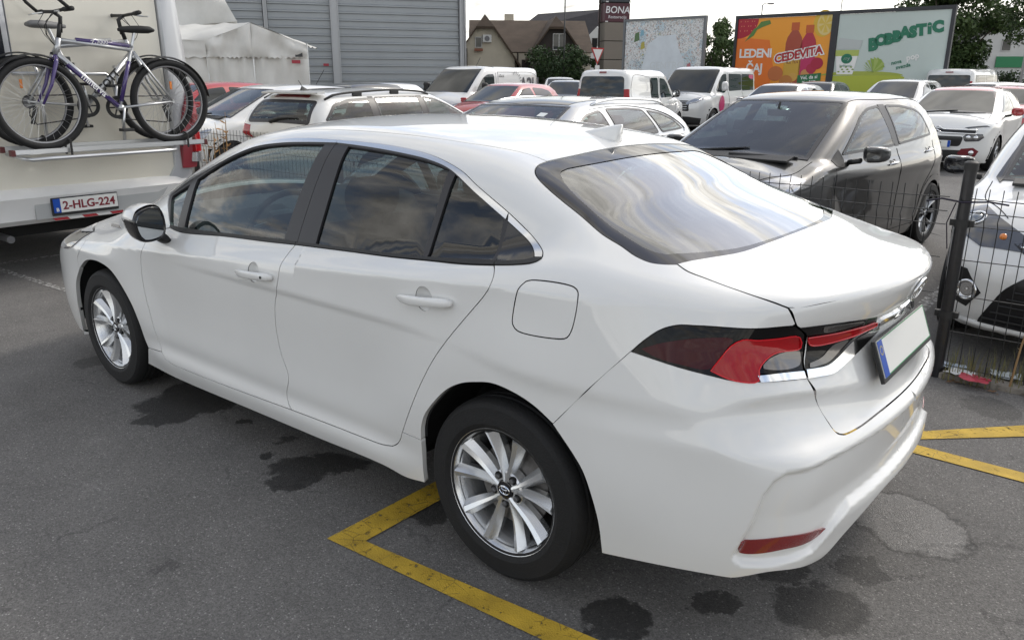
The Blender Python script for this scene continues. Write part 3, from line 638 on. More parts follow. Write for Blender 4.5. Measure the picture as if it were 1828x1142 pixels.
def wheel(T, xc, s, yc, zc, r, rim_mat=None, spin=0.0):
    """tyre with ribs, ten-spoke alloy, nuts, brake disc; s = +1 left, -1 right; yc = middle plane"""
    rim_mat = rim_mat or M_RIM
    W_ = .1025
    def Y(a): return s*(yc+a)
    t = MB(); ro = r
    prof = [(.208, -.088), (.226, -.098), (.262, -.1035), (.288, -.099), (.303, -.088), (ro-.002, -.070)]
    for g in (-.045, -.015, .015, .045): prof += [(ro, g-.008), (ro-.006, g-.004), (ro-.006, g+.004), (ro, g+.008)]
    prof += [(ro-.002, .070), (.303, .088), (.298, .092), (.288, .099), (.284, .0985), (.262, .1035), (.240, .1020), (.236, .1025), (.226, .098), (.2185, .092), (.208, .088)]
    t.lathe([(a, Y(b)) for a, b in prof], 72, 'y', (xc, 0, zc)); ty = t.build('tyre', M_RUBBER, None, angle=28)
    wh = ty; ty.name = 'wheel'; ty.parent = T
    b = MB(); b.lathe([(.2195, Y(.086)), (.2175, Y(.092)), (.2145, Y(.090)), (.208, Y(.082)), (.203, Y(.07)), (.196, Y(.045)), (.188, Y(-.09)), (.184, Y(-.09)), (.184, Y(.02)), (.19, Y(.045)), (.197, Y(.068))], 72, 'y', (xc, 0, zc)); b.build('rim', rim_mat, wh, angle=40)
    k = MB(); k.lathe([(.14, Y(.004)), (.14, Y(.016)), (.05, Y(.016))], 40, 'y', (xc, 0, zc)); k.build('brake_disc', M_DISC, wh)
    k2 = MB(); k2.lathe([(.186, Y(-.03)), (.02, Y(-.03))], 32, 'y', (xc, 0, zc)); k2.build('brake_shield', M_VOID, wh)
    sp = MB()
    for i in range(5):
        for j in (-1, 1):
            a0 = 2*math.pi*i/5+math.pi/2+spin
            rings = []
            for q in np.linspace(0, 1, 8):
                rr = .030+.172*q
                ang = a0+j*(.17+.12*q+.03*math.sin(q*math.pi))
                hw_in = (.012+.015*q)/rr; hw_out = (.010+.020*q)/rr
                yf = .060+.016*q-.018*math.sin(q*math.pi)*.5
                ridge = .010+.006*q
                pts = [(ang-j*hw_in, rr, yf-.012), (ang-j*hw_in*.25, rr, yf+ridge), (ang+j*hw_out*.35, rr, yf+ridge*.55), (ang+j*hw_out, rr, yf-.014), (ang+j*hw_out*.8, rr, yf-.040), (ang-j*hw_in*.8, rr, yf-.040)]
                rings.append([(xc+b_*math.cos(a_), Y(c_), zc+b_*math.sin(a_)) for a_, b_, c_ in pts])
            sp.loft(rings)
    sp.build('spokes', rim_mat, wh, angle=22)
    hb = MB(); hb.lathe([(.066, Y(.020)), (.066, Y(.056)), (.060, Y(.062)), (.034, Y(.064)), (.034, Y(.056))], 40, 'y', (xc, 0, zc)); hb.build('hub', rim_mat, wh, angle=35)
    cp = MB(); cp.lathe([(.031, Y(.058)), (.031, Y(.066)), (.027, Y(.068)), (.0005, Y(.069))], 32, 'y', (xc, 0, zc)); cp.build('hub_cap', M_BLACKGLOSS, wh, angle=40)
    for i in range(5):
        lg = MB(); nu = MB()
        a = 2*math.pi*(i+.5)/5+math.pi/2+spin; c = (xc+.050*math.cos(a), 0, zc+.050*math.sin(a))
        lg.lathe([(.0150, Y(.050)), (.0150, Y(.0635)), (.0005, Y(.0637))], 16, 'y', c); nu.lathe([(.0088, Y(.060)), (.0088, Y(.0715)), (.007, Y(.074)), (.0005, Y(.0745))], 6, 'y', c)
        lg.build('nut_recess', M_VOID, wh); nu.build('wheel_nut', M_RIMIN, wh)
    em = MB()
    for (ax, bx, oy) in ((.021, .015, 0), (.0065, .0135, 0), (.014, .0055, .006)):
        em.tube([(xc-s*ax*math.cos(q)*-1, Y(.0695), zc+oy+bx*math.sin(q)) for q in np.linspace(0, 2*math.pi, 25)[:-1]], .0014, 5, closed=True)
    em.build('cap_emblem', M_CHROME, wh)
    return wh
def build_sedan():
    T = thing('saloon_car', 'large white saloon car in the foreground, seen from its rear left', 'car')
    def both(name, g, m, parent=T):
        a = geo_obj(name, g, m, parent); b = geo_obj(name, mirror_geo(g), m, parent); return a, b
    G = .0022
    # --- left and right sheet metal
    def cup_loop(c, cr):
        c0 = lift([(c[0], .9, c[1])], (0, 1, 0))[0]; n1 = grad(F0, c0[None])[0]; a1 = np.array([1, 0, 0.]); a1 = a1-n1*(a1@n1); a1 /= np.linalg.norm(a1); a2 = np.cross(n1, a1)
        return lift([c0+a1*math.cos(a)*cr+a2*math.sin(a)*cr*1.08 for a in np.linspace(0, 2*math.pi, 29)[:-1]], n1)
    fd = both('front_door', panel(F0, path('-beltF', 'cF1', 'cF2', 'dbF', '-split'), SIDE, gap=G, holes=[cup_loop(CVH['cupF'], .036)], step=.007, res=.012), M_WHITE)
    rd = both('rear_door', panel(F0, path('beltR', 'cR1', 'cR2', '-dbR', '-split'), SIDE, gap=G, holes=[cup_loop(CVH['cupR'], .036)], step=.007, res=.012), M_WHITE)
    wsE = top([(1.60, .520), (1.8, .590), (2.0, .630), (2.17, .655), (2.4, .69), (2.60, .715)])       # edge of the windscreen
    qf = np.array([CV['beltF'][0], CV['chT1'][0]]); qf = np.vstack([qf[:1], lift([qf.mean(0)], (-.3, .9, .3)), qf[1:]])
    ab = np.vstack([[CV['chT1'][0]], lift([(2.33, .70, 1.0)], (0, .5, .9)), wsE[-1:]])
    he = np.vstack([wsE[-1:], lift([(2.74, .728, .9)], (0, .3, 1)), np.array(CV['hoodE'])[:3][::-1]])
    both('front_wing', panel(F0, path(qf, ab, he, '-fb', '-archF', '-fj', '-cF1'), (.1, .8, .6), gap=G, res=.015), M_WHITE)
    ditch = np.vstack([np.array(CV['ditch'])[:2], top([(.42, .525), (.7, .540), (1.1, .548), (1.4, .540), (1.60, .520)])])
    fuel = catmull(CV['fuel'])[:-1]
    un = panel(F0, path(ab, wsE[::-1], ditch[::-1], 'glassL', 'lidSide', 'lidSeamUp', '-lampTop', '-bseam', '-archR', '-qj', '-cR1', '-chT3', '-chT2', '-chT1'),
               (-.35, .78, .52), gap=.0015, holes=[fuel], reach=.5, res=.015)
    both('rear_wing', un, M_WHITE)
    ff = geo_obj('fuel_flap', panel(F0, fuel, SIDE, gap=.0022, res=.012), M_WHITE, T)
    both('sill', panel(F0, path('-sillF', 'fj'[::1] and '-fj', 'cF2', 'dbF', 'dbR', '-cR2', 'qj', 'archRl', '-sillL'), (-.1, .95, .1), gap=.0012, res=.014), M_WHITE)
    # --- roof, bonnet, boot lid
    tR = np.vstack([CV['glassL'][0], top([(.115, .33), (.111, .15), (.110, 0)])])
    tF = top([(1.60, .520), (1.66, .36), (1.69, .18), (1.70, 0)])
    rl = np.vstack([cv(tR[::-1])[:-1], cv(ditch)[:-1], cv(tF)[:-1]])
    rloop = np.vstack([rl, mirx(rl[::-1])])
    geo_obj('roof', panel(F0, rloop, (0, 0, 1), gap=.0015), M_WHITE, T)
    hf = np.vstack([np.array(CV['hoodE'])[:1], top([(3.2, .62), (3.40, .44), (3.50, .22), (3.53, 0)])])
    ck = top([(2.66, 0), (2.655, .35), (2.60, .715)])
    hl = np.vstack([cv(ck)[:-1], cv(he)[:-1], cv(hf)[:-1]])
    geo_obj('bonnet', panel(F0, np.vstack([hl, mirx(hl[::-1])]), (.35, 0, 1), gap=G), M_WHITE, T)
    gB = np.vstack([[CV['glassL'][-1]], top([(-.497, .523), (-.533, .393), (-.550, .2), (-.555, 0)])])                 # foot of the rear screen
    lb = np.array(CV['lidBot'])[:4]; lb = np.vstack([lb, back([(.0, .655)])])
    ll = np.vstack([cv(gB[::-1])[:-1], cv('lidSide')[:-1], cv('lidSeamUp')[:-1], cv('lampSplit')[:-1], cv('lidSeamLow')[:-1], cv(lb)[:-1]])
    crest = lift([(-.95+.50*a*a, a, 1.02) for a in (.56, .45, .3, .15, 0)], (-.7, 0, .75)); crest = np.vstack([[CV['lidSide'][-1]], crest])
    lt = np.vstack([cv(gB[::-1])[:-1], cv('lidSide')[:-1], cv(crest)[:-1]])
    lo_ = np.vstack([cv(crest[::-1])[:-1], cv('lidSeamUp')[:-1], cv('lampSplit')[:-1], cv('lidSeamLow')[:-1], cv(lb)[:-1]])
    def sym(q): return np.vstack([q, mirx(q[::-1])])
    def shrink(q, keep):
        r = np.array(q); k = 1-.003/np.maximum(np.abs(r[:, 1]), .2); m = ~keep; r[m, 1] *= k[m]; return r
    isc = lambda q: np.array([np.min(np.linalg.norm(cvc-p, axis=1)) < .002 for p in q]); cvc = cv(crest)[2:]
    lt_g = sym(shrink(lt, isc(lt))); lo2 = shrink(lo_, isc(lo_)); nb = len(cv(lb)[:-1]); lo2[-nb:, 2] += .004; lo_g = sym(lo2)
    l1 = panel(F0, lt_g, (-.45, 0, .9), gap=.0, res=.016, reach=.3, flange=.0)
    l2 = panel(F0, lo_g, (-.97, 0, .22), gap=.0, res=.016, reach=.3, flange=.0)
    lid = geo_obj('boot_lid', join_geo(l1, l2), M_WHITE, T)
    # --- bumpers
    bl = np.array(CV['bumpLow']); bl = np.vstack([bl, back([(0.0, .395)])])
    mid = back([(0, .395), (0, .42), (0, .5), (0, .6), (0, .648), (0, .655)])
    bloop = np.vstack([cv('bseam')[:-1], cv('lampLow')[:-1], cv('chromeLow')[:-1], cv('lidSeamLow')[:-1], cv(lb)[:-1], cv(mid[::-1])[:-1], cv(bl[::-1])[:-1], cv('-archB')[:-1]])
    bp = panel(F0, bloop, (-.72, .66, .22), gap=.0, res=.010, flange=.012, reach=.4)
    geo_obj('rear_bumper', join_geo(bp, mirror_geo(bp)), M_WHITE, T)
    fbl = lift([(3.0, .86, .22), (3.2, .84, .19)], (.3, .95, 0)); fbl = np.vstack([[CV['archFb'][-1]], fbl, lift([(3.5, .6, .18)], (.7, .7, 0)), lift([(3.7, 0, .18)], (1, 0, 0))])
    fmid = lift([(3.7, 0, .18), (3.7, 0, .35), (3.7, 0, .55), (3.7, 0, .68)], (1, 0, 0)); fmid = np.vstack([fmid, hf[-1:]])
    floop = np.vstack([cv('archFb')[:-1], cv(fbl)[:-1], cv(fmid)[:-1], cv(hf[::-1])[:-1], cv('-fb')[:-1]])
    fp = panel(F0, floop, (.72, .66, .22), gap=.001, res=.03, reach=.4)
    geo_obj('front_bumper', join_geo(fp, mirror_geo(fp)), M_WHITE, T)
    # --- dark linings inside the sheet metal
    both('door_lining', panel(F0, path('-beltF', 'cF1', 'cF2', 'dbF', '-split'), SIDE, off=-.035, flange=0, res=.06), M_INTERIOR)
    both('door_lining', panel(F0, path('beltR', 'cR1', 'cR2', '-dbR', '-split'), SIDE, off=-.035, flange=0, res=.06), M_INTERIOR)
    both('pillar_lining', panel(F0, path(ab, wsE[::-1], ditch[::-1], 'glassL', 'lidSide', 'lidSeamUp', '-lampTop', '-bseam', '-archR', '-qj', '-cR1', '-chT3', '-chT2', '-chT1'), (-.35, .78, .52), off=-.03, flange=0, res=.06, reach=.5), M_INTERIOR)
    geo_obj('headlining', panel(F0, rloop, (0, 0, 1), off=-.03, flange=0, res=.08), M_HEADLINER, T)
    geo_obj('boot_lining', panel(F0, sym(lt), (-.45, 0, .9), off=-.025, flange=0, res=.08, reach=.3), M_VOID, T)
    both('wing_lining', panel(F0, path(qf, ab, he, '-fb', '-archF', '-fj', '-cF1'), (.1, .8, .6), off=-.02, flange=0, res=.06), M_VOID)
    bk = panel(F0, bloop, (-.72, .66, .22), off=-.02, res=.05, flange=0, reach=.4); geo_obj('bumper_core', join_geo(bk, mirror_geo(bk)), M_VOID, T)
    # --- windows
    ws = np.vstack([cv(tF[::-1])[:-1], cv(wsE)[:-1], cv(ck[::-1])[:-1]])
    geo_obj('windscreen', panel(F0, sym(ws), (.6, 0, .8), off=-.004, flange=0, res=.04, reach=.3), M_GLASS, T)
    rg = np.vstack([cv(tR[::-1])[:-1], cv('glassL')[:-1], cv(gB)[:-1]])
    rs = geo_obj('rear_screen', panel(F0, sym(rg), (-.5, 0, .85), gap=.002, off=-.0045, flange=.006, res=.03, reach=.3), M_REARGLASS, T)
    fin_ = np.vstack([cv('fritL')[:-1], cv(np.vstack([CV['fritL'][-1], top([(-.464, .507), (-.512, .36), (-.536, .15), (-.540, 0)])]))[:-1]])
    ftop = np.vstack([CV['fritL'][0], top([(.043, .29), (.034, .1), (.033, 0)])])
    fl_ = np.vstack([cv(ftop[::-1])[:-1], fin_])
    geo_obj('black_glass_border', panel(F0, sym(rg), (-.5, 0, .85), gap=.0022, off=-.0022, flange=0, res=.03, reach=.3, holes=[sym(fl_)]), mat('black_screen_print', (.012, .012, .015), .03, spec=.75), rs)
    # thin heating wires on the inside of the rear screen
    hw = MB()
    for k in range(13):
        x0_ = .05-.036*k; hw_y = .44+.012*k
        P = lift([(x0_-.0+.03*(1-(q/hw_y)**2)*.6, q, 1.2) for q in np.linspace(-hw_y, hw_y, 15)], (-.5, 0, .85)); P[:, 2] -= .012
        hw.tube([tuple(q) for q in P], .0006, 3, caps=False)
    hw.build('heating_wires', M_BLACKSATIN, rs)
    M = {}
    def add2(name, loop, m, par, d=SIDE, **k):
        g = panel(F0, loop, d, **k); o = [geo_obj(name, g, m, par[0]), geo_obj(name, mirror_geo(g), m, par[-1])]; return o
    gFl_ = path('gF', 'gFr', '-gFb', '-gFl'); gQ_ = path('gQt', 'gQl', 'gQb', '-divFo'); gR_ = path('gR', 'gRr', '-gRb', '-bpI'); gQR_ = path('gQRt', 'gQRr', '-gQRb', '-gQRl')
    pb = np.vstack([CV['pillB'], [CV['split'][0]]])
    add2('window_frame', path(qf, 'chT1', pb, '-beltF'), M_BLACKSATIN, fd, off=-.003, flange=.014, holes=[gFl_, gQ_], gap=.0012, res=.03)
    add2('window_frame', path('chT2', [CV['chT3'][0], CV['tri'][-2], CV['cR1'][0]], '-beltR', pb[::-1]), M_BLACKSATIN, rd, off=-.003, flange=.014, holes=[gR_, gQR_], gap=.0012, res=.03)
    add2('side_window', gFl_, M_GLASS, fd, off=-.011, flange=0, gap=-.004, res=.05)
    add2('quarter_window', gQ_, M_GLASS, fd, off=-.011, flange=0, gap=-.004, res=.05)
    add2('side_window', gR_, M_PRIVACY, rd, off=-.011, flange=0, gap=-.004, res=.05)
    add2('quarter_window', gQR_, M_PRIVACY, rd, off=-.011, flange=0, gap=-.004, res=.05)
    add2('pillar_trim', path([CV['chT3'][0], CV['tri'][-2], CV['cR1'][0]], '-chT3'), M_BLACK, [T, T], off=-.006, flange=.01, res=.03)
    add2('pillar_trim', catmull(CV['tri'])[:-1], M_BLACKGLOSS, [T, T], off=.000, flange=.006, res=.03)
    ch = lambda a, b: np.vstack([cv(a)[:-1], cv([cv(a)[-1], cv(b)[-1]])[:-1], cv('-'+b)[:-1], cv([cv(b)[0], cv(a)[0]])[:-1]])
    add2('bright_trim', ch('chT1', 'chI1'), M_SATINCHROME, fd, off=.002, flange=.008, gap=.0008, res=.02)
    add2('bright_trim', ch('chT2', 'chI2'), M_SATINCHROME, rd, off=.002, flange=.008, gap=.0008, res=.02)
    add2('bright_trim', ch('chT3a', 'chI3'), M_SATINCHROME, [T, T], off=.002, flange=.008, gap=.0008, res=.02)
    add2('belt_moulding', ch('beltF', 'beltFu'), M_BLACK, fd, off=.004, flange=.01, gap=.0006, res=.02)
    add2('belt_moulding', ch('beltR', 'beltRu'), M_BLACK, rd, off=.004, flange=.01, gap=.0006, res=.02)
    add2('belt_moulding', path('beltQu', 'beltQl', [CV['beltQl'][-1], CV['beltQu'][0]]), M_BLACK, [T, T], off=.004, flange=.01, gap=.0006, res=.02)
    # --- tail lamps
    dl = (-.72, .66, .2); dr_ = (-.95, .25, .2)
    base = path('lampBase', 'lampBaseR', 'lampBaseB', [CV['lampBaseB'][-1]]+list(CV['lampLow'])[::-1][1:])
    lam = both('tail_lamp', panel(F0, base, dl, gap=.001, off=-.002, flange=.02, res=.02), M_SMOKE)
    add2('red_light_band', catmull(CV['redBand'])[:-1], M_RED, lam, d=dl, off=.0015, flange=.003, res=.015)
    for nm in ('redBand', 'inRed'):
        Pq = catmull(CV[nm], .02); dq = dl if nm == 'redBand' else dr_; Nq = grad(F0, Pq); Pq = Pq+Nq*(.0022 if nm == 'redBand' else .0050)
        for sg in (1, -1):
            q = MB(); q.tube([(a, sg*b, c) for a, b, c in Pq[:-1]], .0020, 5, closed=True); q.build('light_guide', mat('bright_red_guide', (.62, .01, .02), .15), lam[0 if sg == 1 else 1])
    add2('smoked_red_panel', catmull(CV['darkRed'])[:-1], M_DARKRED, lam, d=dl, off=.0008, flange=.002, res=.02)
    add2('clear_segment', catmull(CV['clearSeg'])[:-1], M_CLEARLAMP, lam, d=dl, off=.001, flange=.002, res=.015)
    add2('chrome_strip', np.vstack([cv(CV['lampChrome'][:3])[:-1], cv(CV['lampChrome'][2:4])[:-1], cv(CV['lampChrome'][3:6])[:-1], cv(CV['lampChrome'][5:])[:-1]]), M_CHROME, lam, d=dl, off=.004, flange=.006, res=.02)
    dr = (-.95, .25, .2)
    inner = path('inBase', 'inBaseR', 'inLampB', [CV['inLampB'][-1]]+list(CV['inBaseL'])[1:])
    il = both('boot_lid_lamp', panel(F0, inner, dr, gap=.0008, off=.001, flange=.006, res=.02), M_SMOKE)
    add2('red_light_band', catmull(CV['inRed'])[:-1], M_RED, il, d=dr, off=.004, flange=.003, res=.015)
    add2('clear_segment', catmull(CV['inClear'])[:-1], M_CLEARLAMP, il, d=dr, off=.0035, flange=.002, res=.015)
    add2('grey_segment', catmull(CV['inTop'])[:-1], M_CLEARLAMP, il, d=dr, off=.003, flange=.002, res=.015)
    cm = np.array(CV['chromeMid'])[1:3]; cm = np.vstack([[CV['inLampB'][0]], cm, back([(0, .919)])])
    up_ = np.vstack([cv('inLampB')[::-1][:-1], cv(cm)[:-1]])
    dn = np.vstack([cv('inChromeB')[::-1][:-1], cv(np.vstack([[CV['inChromeB'][0]], back([(.172, .900), (.083, .906), (0, .908)])]))[:-1]])
    lp = np.vstack([up_, mirx(up_)[::-1], mirx(dn), dn[::-1]])
    geo_obj('chrome_bar', panel(F0, lp, (-.97, 0, .15), off=.006, flange=.008, res=.015, reach=.2), M_CHROME, lid)
    both('rear_reflector', panel(F0, catmull(CV['refl'])[:-1], (-.6, .75, .1), off=.004, flange=.008, res=.02), M_REFLRED)
    # --- number plate, blank white with green rim and blue band (its characters cannot be seen)
    cA = np.array([-.888, 0, .858]); cB = np.array([-.934, 0, .738]); ctr = (cA+cB)/2; upv = (cA-cB)/np.linalg.norm(cA-cB); nrm = np.array([-upv[2], 0, upv[0]]); nrm = nrm/np.linalg.norm(nrm)
    ctr = ctr+nrm*.012
    R = Matrix(((0, upv[0], nrm[0]), (-1, upv[1], nrm[1]), (0, upv[2], nrm[2])))   # local: x right, y up, z out
    def on(c, s, name, m, par, b=.0):
        q = MB(); q.box(Vector(ctr)+R @ Vector(c), s, R, b); return q.build(name, m, par)
    pl = on((0, 0, 0), (.536, .128, .012), 'number_plate', M_BLACK, T, .003)
    on((.0, .006, .0075), (.520, .110, .003), 'plate_face', mat('plate_white', (.78, .78, .75), .35), pl)
    pg = MB()
    for (a, b, w_, h_) in ((0, .059, .512, .003), (0, -.047, .512, .003), (.2545, .006, .003, .106)): pg.box(Vector(ctr)+R @ Vector((a, b, .0095)), (w_, h_, .001), R)
    pg.build('green_rim', mat('plate_green', (.01, .22, .07), .4), pl)
    on((-.2385, .006, .0096), (.042, .108, .001), 'blue_band', mat('plate_blue', (.004, .07, .42), .35), pl)
    st = MB()
    for k in range(12):
        a = k*math.pi/6; st.box(Vector(ctr)+R @ Vector((-.2385+.0125*math.cos(a), .03+.0125*math.sin(a), .0103)), (.0035, .0035, .0006), R)
    st.build('star_ring', mat('star_yellow', (.75, .6, .05), .4), pl)
    # --- maker's emblem: three ovals
    def emblem(c, R_, w_, h_, t, name, m, par):
        e = MB()
        for (ax, bx, oy) in ((w_, h_, 0), (w_*.32, h_*.92, 0), (w_*.68, h_*.36, h_*.42)):
            e.tube([Vector(c)+R_ @ Vector((ax*math.cos(q), oy+bx*math.sin(q), 0)) for q in np.linspace(0, 2*math.pi, 40)[:-1]], t, 6, closed=True)
        return e.build(name, m, par, smooth=True)
    bc = back([(0, .975)])[0]; bn = grad(F0, bc[None])[0]; ux = np.array([0, -1, 0.]); uy = np.cross(bn, ux); RB = Matrix(((ux[0], uy[0], bn[0]), (ux[1], uy[1], bn[1]), (ux[2], uy[2], bn[2])))
    emblem(bc+bn*.004, RB, .054, .037, .0045, 'emblem', M_CHROME, lid)
    # --- door handles with their hollows
    def handle(cpx, e0, e1, par, lock, cr):
        c0 = lift([(cpx[0], .9, cpx[1])], (0, 1, 0))[0]
        P = lift([(e0[0]+(e1[0]-e0[0])*t, .9, e0[1]+(e1[1]-e0[1])*t) for t in np.linspace(0, 1, 15)], (0, 1, 0)); Nn = grad(F0, P)
        rings = []
        hs = [.004, .009, .0125, .0145, .0155, .016, .016, .016, .016, .016, .016, .016, .016, .0145, .009]
        oo = [.004, .010, .017, .022, .026, .028, .029, .029, .029, .028, .026, .024, .022, .020, .013]
        tt = [.003, .006, .008, .009, .009, .009, .009, .009, .009, .010, .013, .016, .016, .015, .010]
        for i in range(15):
            up = np.array([0, 0, 1.]); r = []
            for q in np.linspace(0, 2*math.pi, 14)[:-1]:
                cq, sq = math.cos(q), math.sin(q); cc = math.copysign(abs(cq)**.7, cq); ss = math.copysign(abs(sq)**.7, sq)
                r.append(P[i]+Nn[i]*(oo[i]-tt[i]*.3+tt[i]*cc)+up*(hs[i]*ss))
            rings.append(r)
        for s in (1, -1):
            h = MB(); h.loft([[(p[0], s*p[1], p[2]) for p in r] for r in rings])
            ho = h.build('door_handle', M_WHITE, par[0 if s == 1 else 1], smooth=True)
            # cup: a shallow dish let into the skin, its rim flush
            d = MB(); Pd = []; n1 = grad(F0, c0[None])[0]; a1 = np.array([1, 0, 0.]); a1 -= n1*(a1@n1); a1 /= np.linalg.norm(a1); a2 = np.cross(n1, a1)
            rr = np.linspace(0, 1, 7)
            for k, q in enumerate(rr):
                ring = []
                for a in np.linspace(0, 2*math.pi, 29)[:-1]:
                    p = c0+(a1*math.cos(a)*cr+a2*math.sin(a)*cr*1.08)*max(q*1.10, .02)
                    ring.append(p)
                L_ = lift(ring, n1); L_ = L_-n1*(.0012+.017*(1-min(1, q*1.06)**4))
                Pd.append([(p[0], s*p[1], p[2]) for p in L_])
            d.loft(Pd if s == -1 else Pd[::-1], caps=False); mesh_obj('handle_cup', d.v, d.f, M_WHITE, par[0 if s == 1 else 1], smooth=True)
            if lock and s == 1:
                k = MB(); pc = P[12]+Nn[12]*.034; k.tube([tuple(pc), tuple(pc+Nn[12]*.0015)], .0055, 12); k.build('key_hole', M_BLACK, ho)
    handle(CVH['cupF'], CVH['hF0'], CVH['hF1'], fd, True, .036); handle(CVH['cupR'], CVH['hR0'], CVH['hR1'], rd, False, .036)
    # --- wing mirrors
    gp = [(1.0130, .9800), (.9960, 1.0100), (.9300, 1.0280), (.8930, 1.0140), (.8790, .9680), (.8800, .9330), (.8940, .9060), (.9800, .8990), (1.0030, .9300)]
    def ring(pts, x, sx, cy=.945, cz=.962, sh=0.0, n=40):
        P = catmull(np.array([(0, a, b) for a, b in pts]+[(0,)+pts[0]]), .02); q = np.linspace(0, len(P)-1, n+1)[:-1]; R_ = []
        for k in q:
            i = int(k); f = k-i; p = P[i]*(1-f)+P[min(i+1, len(P)-1)]*f; R_.append((x+sh*(p[1]-cy), cy+(p[1]-cy)*sx, cz+(p[2]-cz)*sx))
        return R_
    for s in (1, -1):
        fx = lambda R_: [(a, s*b, c) for a, b, c in R_]
        par = fd[0 if s == 1 else 1]
        h = MB(); h.loft([fx(ring(gp, x, k, sh=-.18)) for x, k in ((1.952, 1.06), (1.949, 1.10), (1.955, 1.15), (1.99, 1.17), (2.04, 1.12), (2.08, .97), (2.105, .72), (2.115, .4))])
        ho = h.build('mirror_housing', M_BLACKGLOSS, par, smooth=True)
        w = MB(); w.loft([fx([(a, b, c+.010) for a, b, c in ring(gp, x, k, cy=.958, sh=-.18)]) for x, k in ((1.966, 1.13), (1.975, 1.155), (1.995, 1.165), (2.045, 1.12), (2.086, .97), (2.112, .72), (2.122, .4))], caps=False)
        wc = w.build('mirror_cap', M_WHITE, ho, smooth=True)
        g_ = MB(); g_.loft([fx(ring(gp, 1.9535, 1.0, sh=-.18)), fx(ring(gp, 1.951, .97, sh=-.18))]); g_.build('mirror_glass', mat('mirror_silver', (.55, .58, .60), .02, metal=1.0), ho, smooth=False)
        f_ = MB(); f_.loft([[(2.03+.03*math.cos(q)*k, s*(yy+.012*math.sin(q)), zz+hh*math.sin(q)) for q in np.linspace(0, 2*math.pi, 13)[:-1]] for yy, zz, hh, k in ((.925, .915, .026, 1.3), (.90, .898, .026, 1.5), (.88, .885, .028, 1.7), (.850, .878, .032, 1.9))])
        f_.build('mirror_foot', M_BLACK, ho, smooth=True)
        ti = MB(); ti.loft([fx([(1.992, 1.062, .972), (1.992, 1.066, .960), (1.985, 1.058, .955)]), fx([(2.05, 1.068, .972), (2.05, 1.072, .960), (2.05, 1.064, .955)])]); ti.build('side_indicator', M_CLEARLAMP, ho)
    # --- headlamps
    hlp = np.vstack([cv([CV['fb'][-1], lift([(3.05, .80, .78)], (.4, .8, .4))[0], lift([(3.3, .66, .73)], (.5, .6, .5))[0], lift([(3.45, .5, .70)], (.7, .4, .5))[0]])[:-1],
                     cv([lift([(3.45, .5, .70)], (.7, .4, .5))[0], lift([(3.45, .6, .62)], (.7, .6, .1))[0], lift([(3.2, .80, .66)], (.4, .8, .2))[0], lift([(3.0, .86, .71)], (.3, .9, .2))[0], CV['fb'][-1]])[:-1]])
    both('headlamp', panel(F0, hlp, (.6, .75, .25), off=.004, flange=.008, res=.03), mat('headlamp_lens', (.10, .10, .11), .06, metal=.3, coat=1.0))
    # --- aerial fin on the roof
    fn = MB(); rings = []
    for t in np.linspace(0, 1, 12):
        x = .318-.168*t; z0 = lift([(x, 0, 1.4)], (0, 0, 1))[0][2]; h = .002+.066*t**1.15; wd = .006+.030*math.sin(min(t*1.25, 1)*math.pi/2)*(1-.55*max(0, t-.75)/.25)
        rings.append([(x+k*(-.012 if t > .9 else 0), y*wd*(1-k)**.55+y*.002, z0-.004+h*k) for k, y in [(0, 1), (.15, 1), (.4, 1), (.7, 1), (.92, 1), (1, 0), (.92, -1), (.7, -1), (.4, -1), (.15, -1), (0, -1)]])
    fn.loft(rings); fn.build('aerial_fin', M_WHITE, T, smooth=True)
    # --- wheels
    for xc in (WR, WF):
        for s in (1, -1): wheel(T, xc, s, .775, .310, .318 if False else .313)
    for xc in (WR, WF):
        for s in (1, -1):
            a = MB(); n = 24; V = []; Fq = []
            for k in range(n+1):
                t = math.pi*(.02+.96*k/n); r = .386
                for yy in (.50, .855): V.append((xc+r*math.cos(t), s*yy, .31+r*math.sin(t)))
            for k in range(n): Fq.append((2*k, 2*k+1, 2*k+3, 2*k+2))
            V.append((xc, s*.50, .31)); Fq += [(2*k, 2*k+2, len(V)-1) for k in range(n)]
            a.add(V, Fq); a.build('wheel_arch_liner', M_VOID, T)
    u = MB(); u.box((1.35, 0, .27), (3.9, 1.10, .10)); u.box((1.35, 0, .29), (1.75, 1.60, .08)); u.build('underbody', M_UNDER, T)
    # --- cabin
    seat(1.38, .36, .50, T); seat(1.38, -.36, .50, T)
    for y in (.40, 0, -.40): seat(.45, y, .42, T)
    d = MB(); d.loft([[(2.62, y, .93), (2.2, y, .955+h), (2.02, y, .92+h), (1.95, y, .84), (1.98, y, .60), (2.6, y, .55)] for y, h in ((-.70, 0), (-.55, 0), (-.1, .0), (.15, .0), (.22, .045), (.52, .045), (.58, 0), (.70, 0))]); d.build('dashboard', M_INTERIOR, T, angle=40)
    sw = MB(); sc_ = Vector((1.80, .37, .90)); Rm = rotm(0, math.radians(-24), 0)
    sw.tube([sc_+Rm @ Vector((0, .185*math.cos(q), .18*math.sin(q))) for q in np.linspace(0, 2*math.pi, 37)[:-1]], .0155, 8, closed=True)
    for a in (0, math.pi, -math.pi/2): sw.tube([sc_+Rm @ Vector((.03, .05*math.cos(a), .05*math.sin(a))), sc_+Rm @ Vector((.003, .18*math.cos(a), .175*math.sin(a)))], .013, 6)
    sw.box(sc_+Rm @ Vector((.03, 0, 0)), (.05, .13, .12), Rm, .02); sw.tube([sc_+Rm @ Vector((.05, 0, 0)), (2.15, .37, .74)], .03, 8)
    sw.build('steering_wheel', mat('wheel_leather', (.05, .05, .05), .5), T, angle=40)
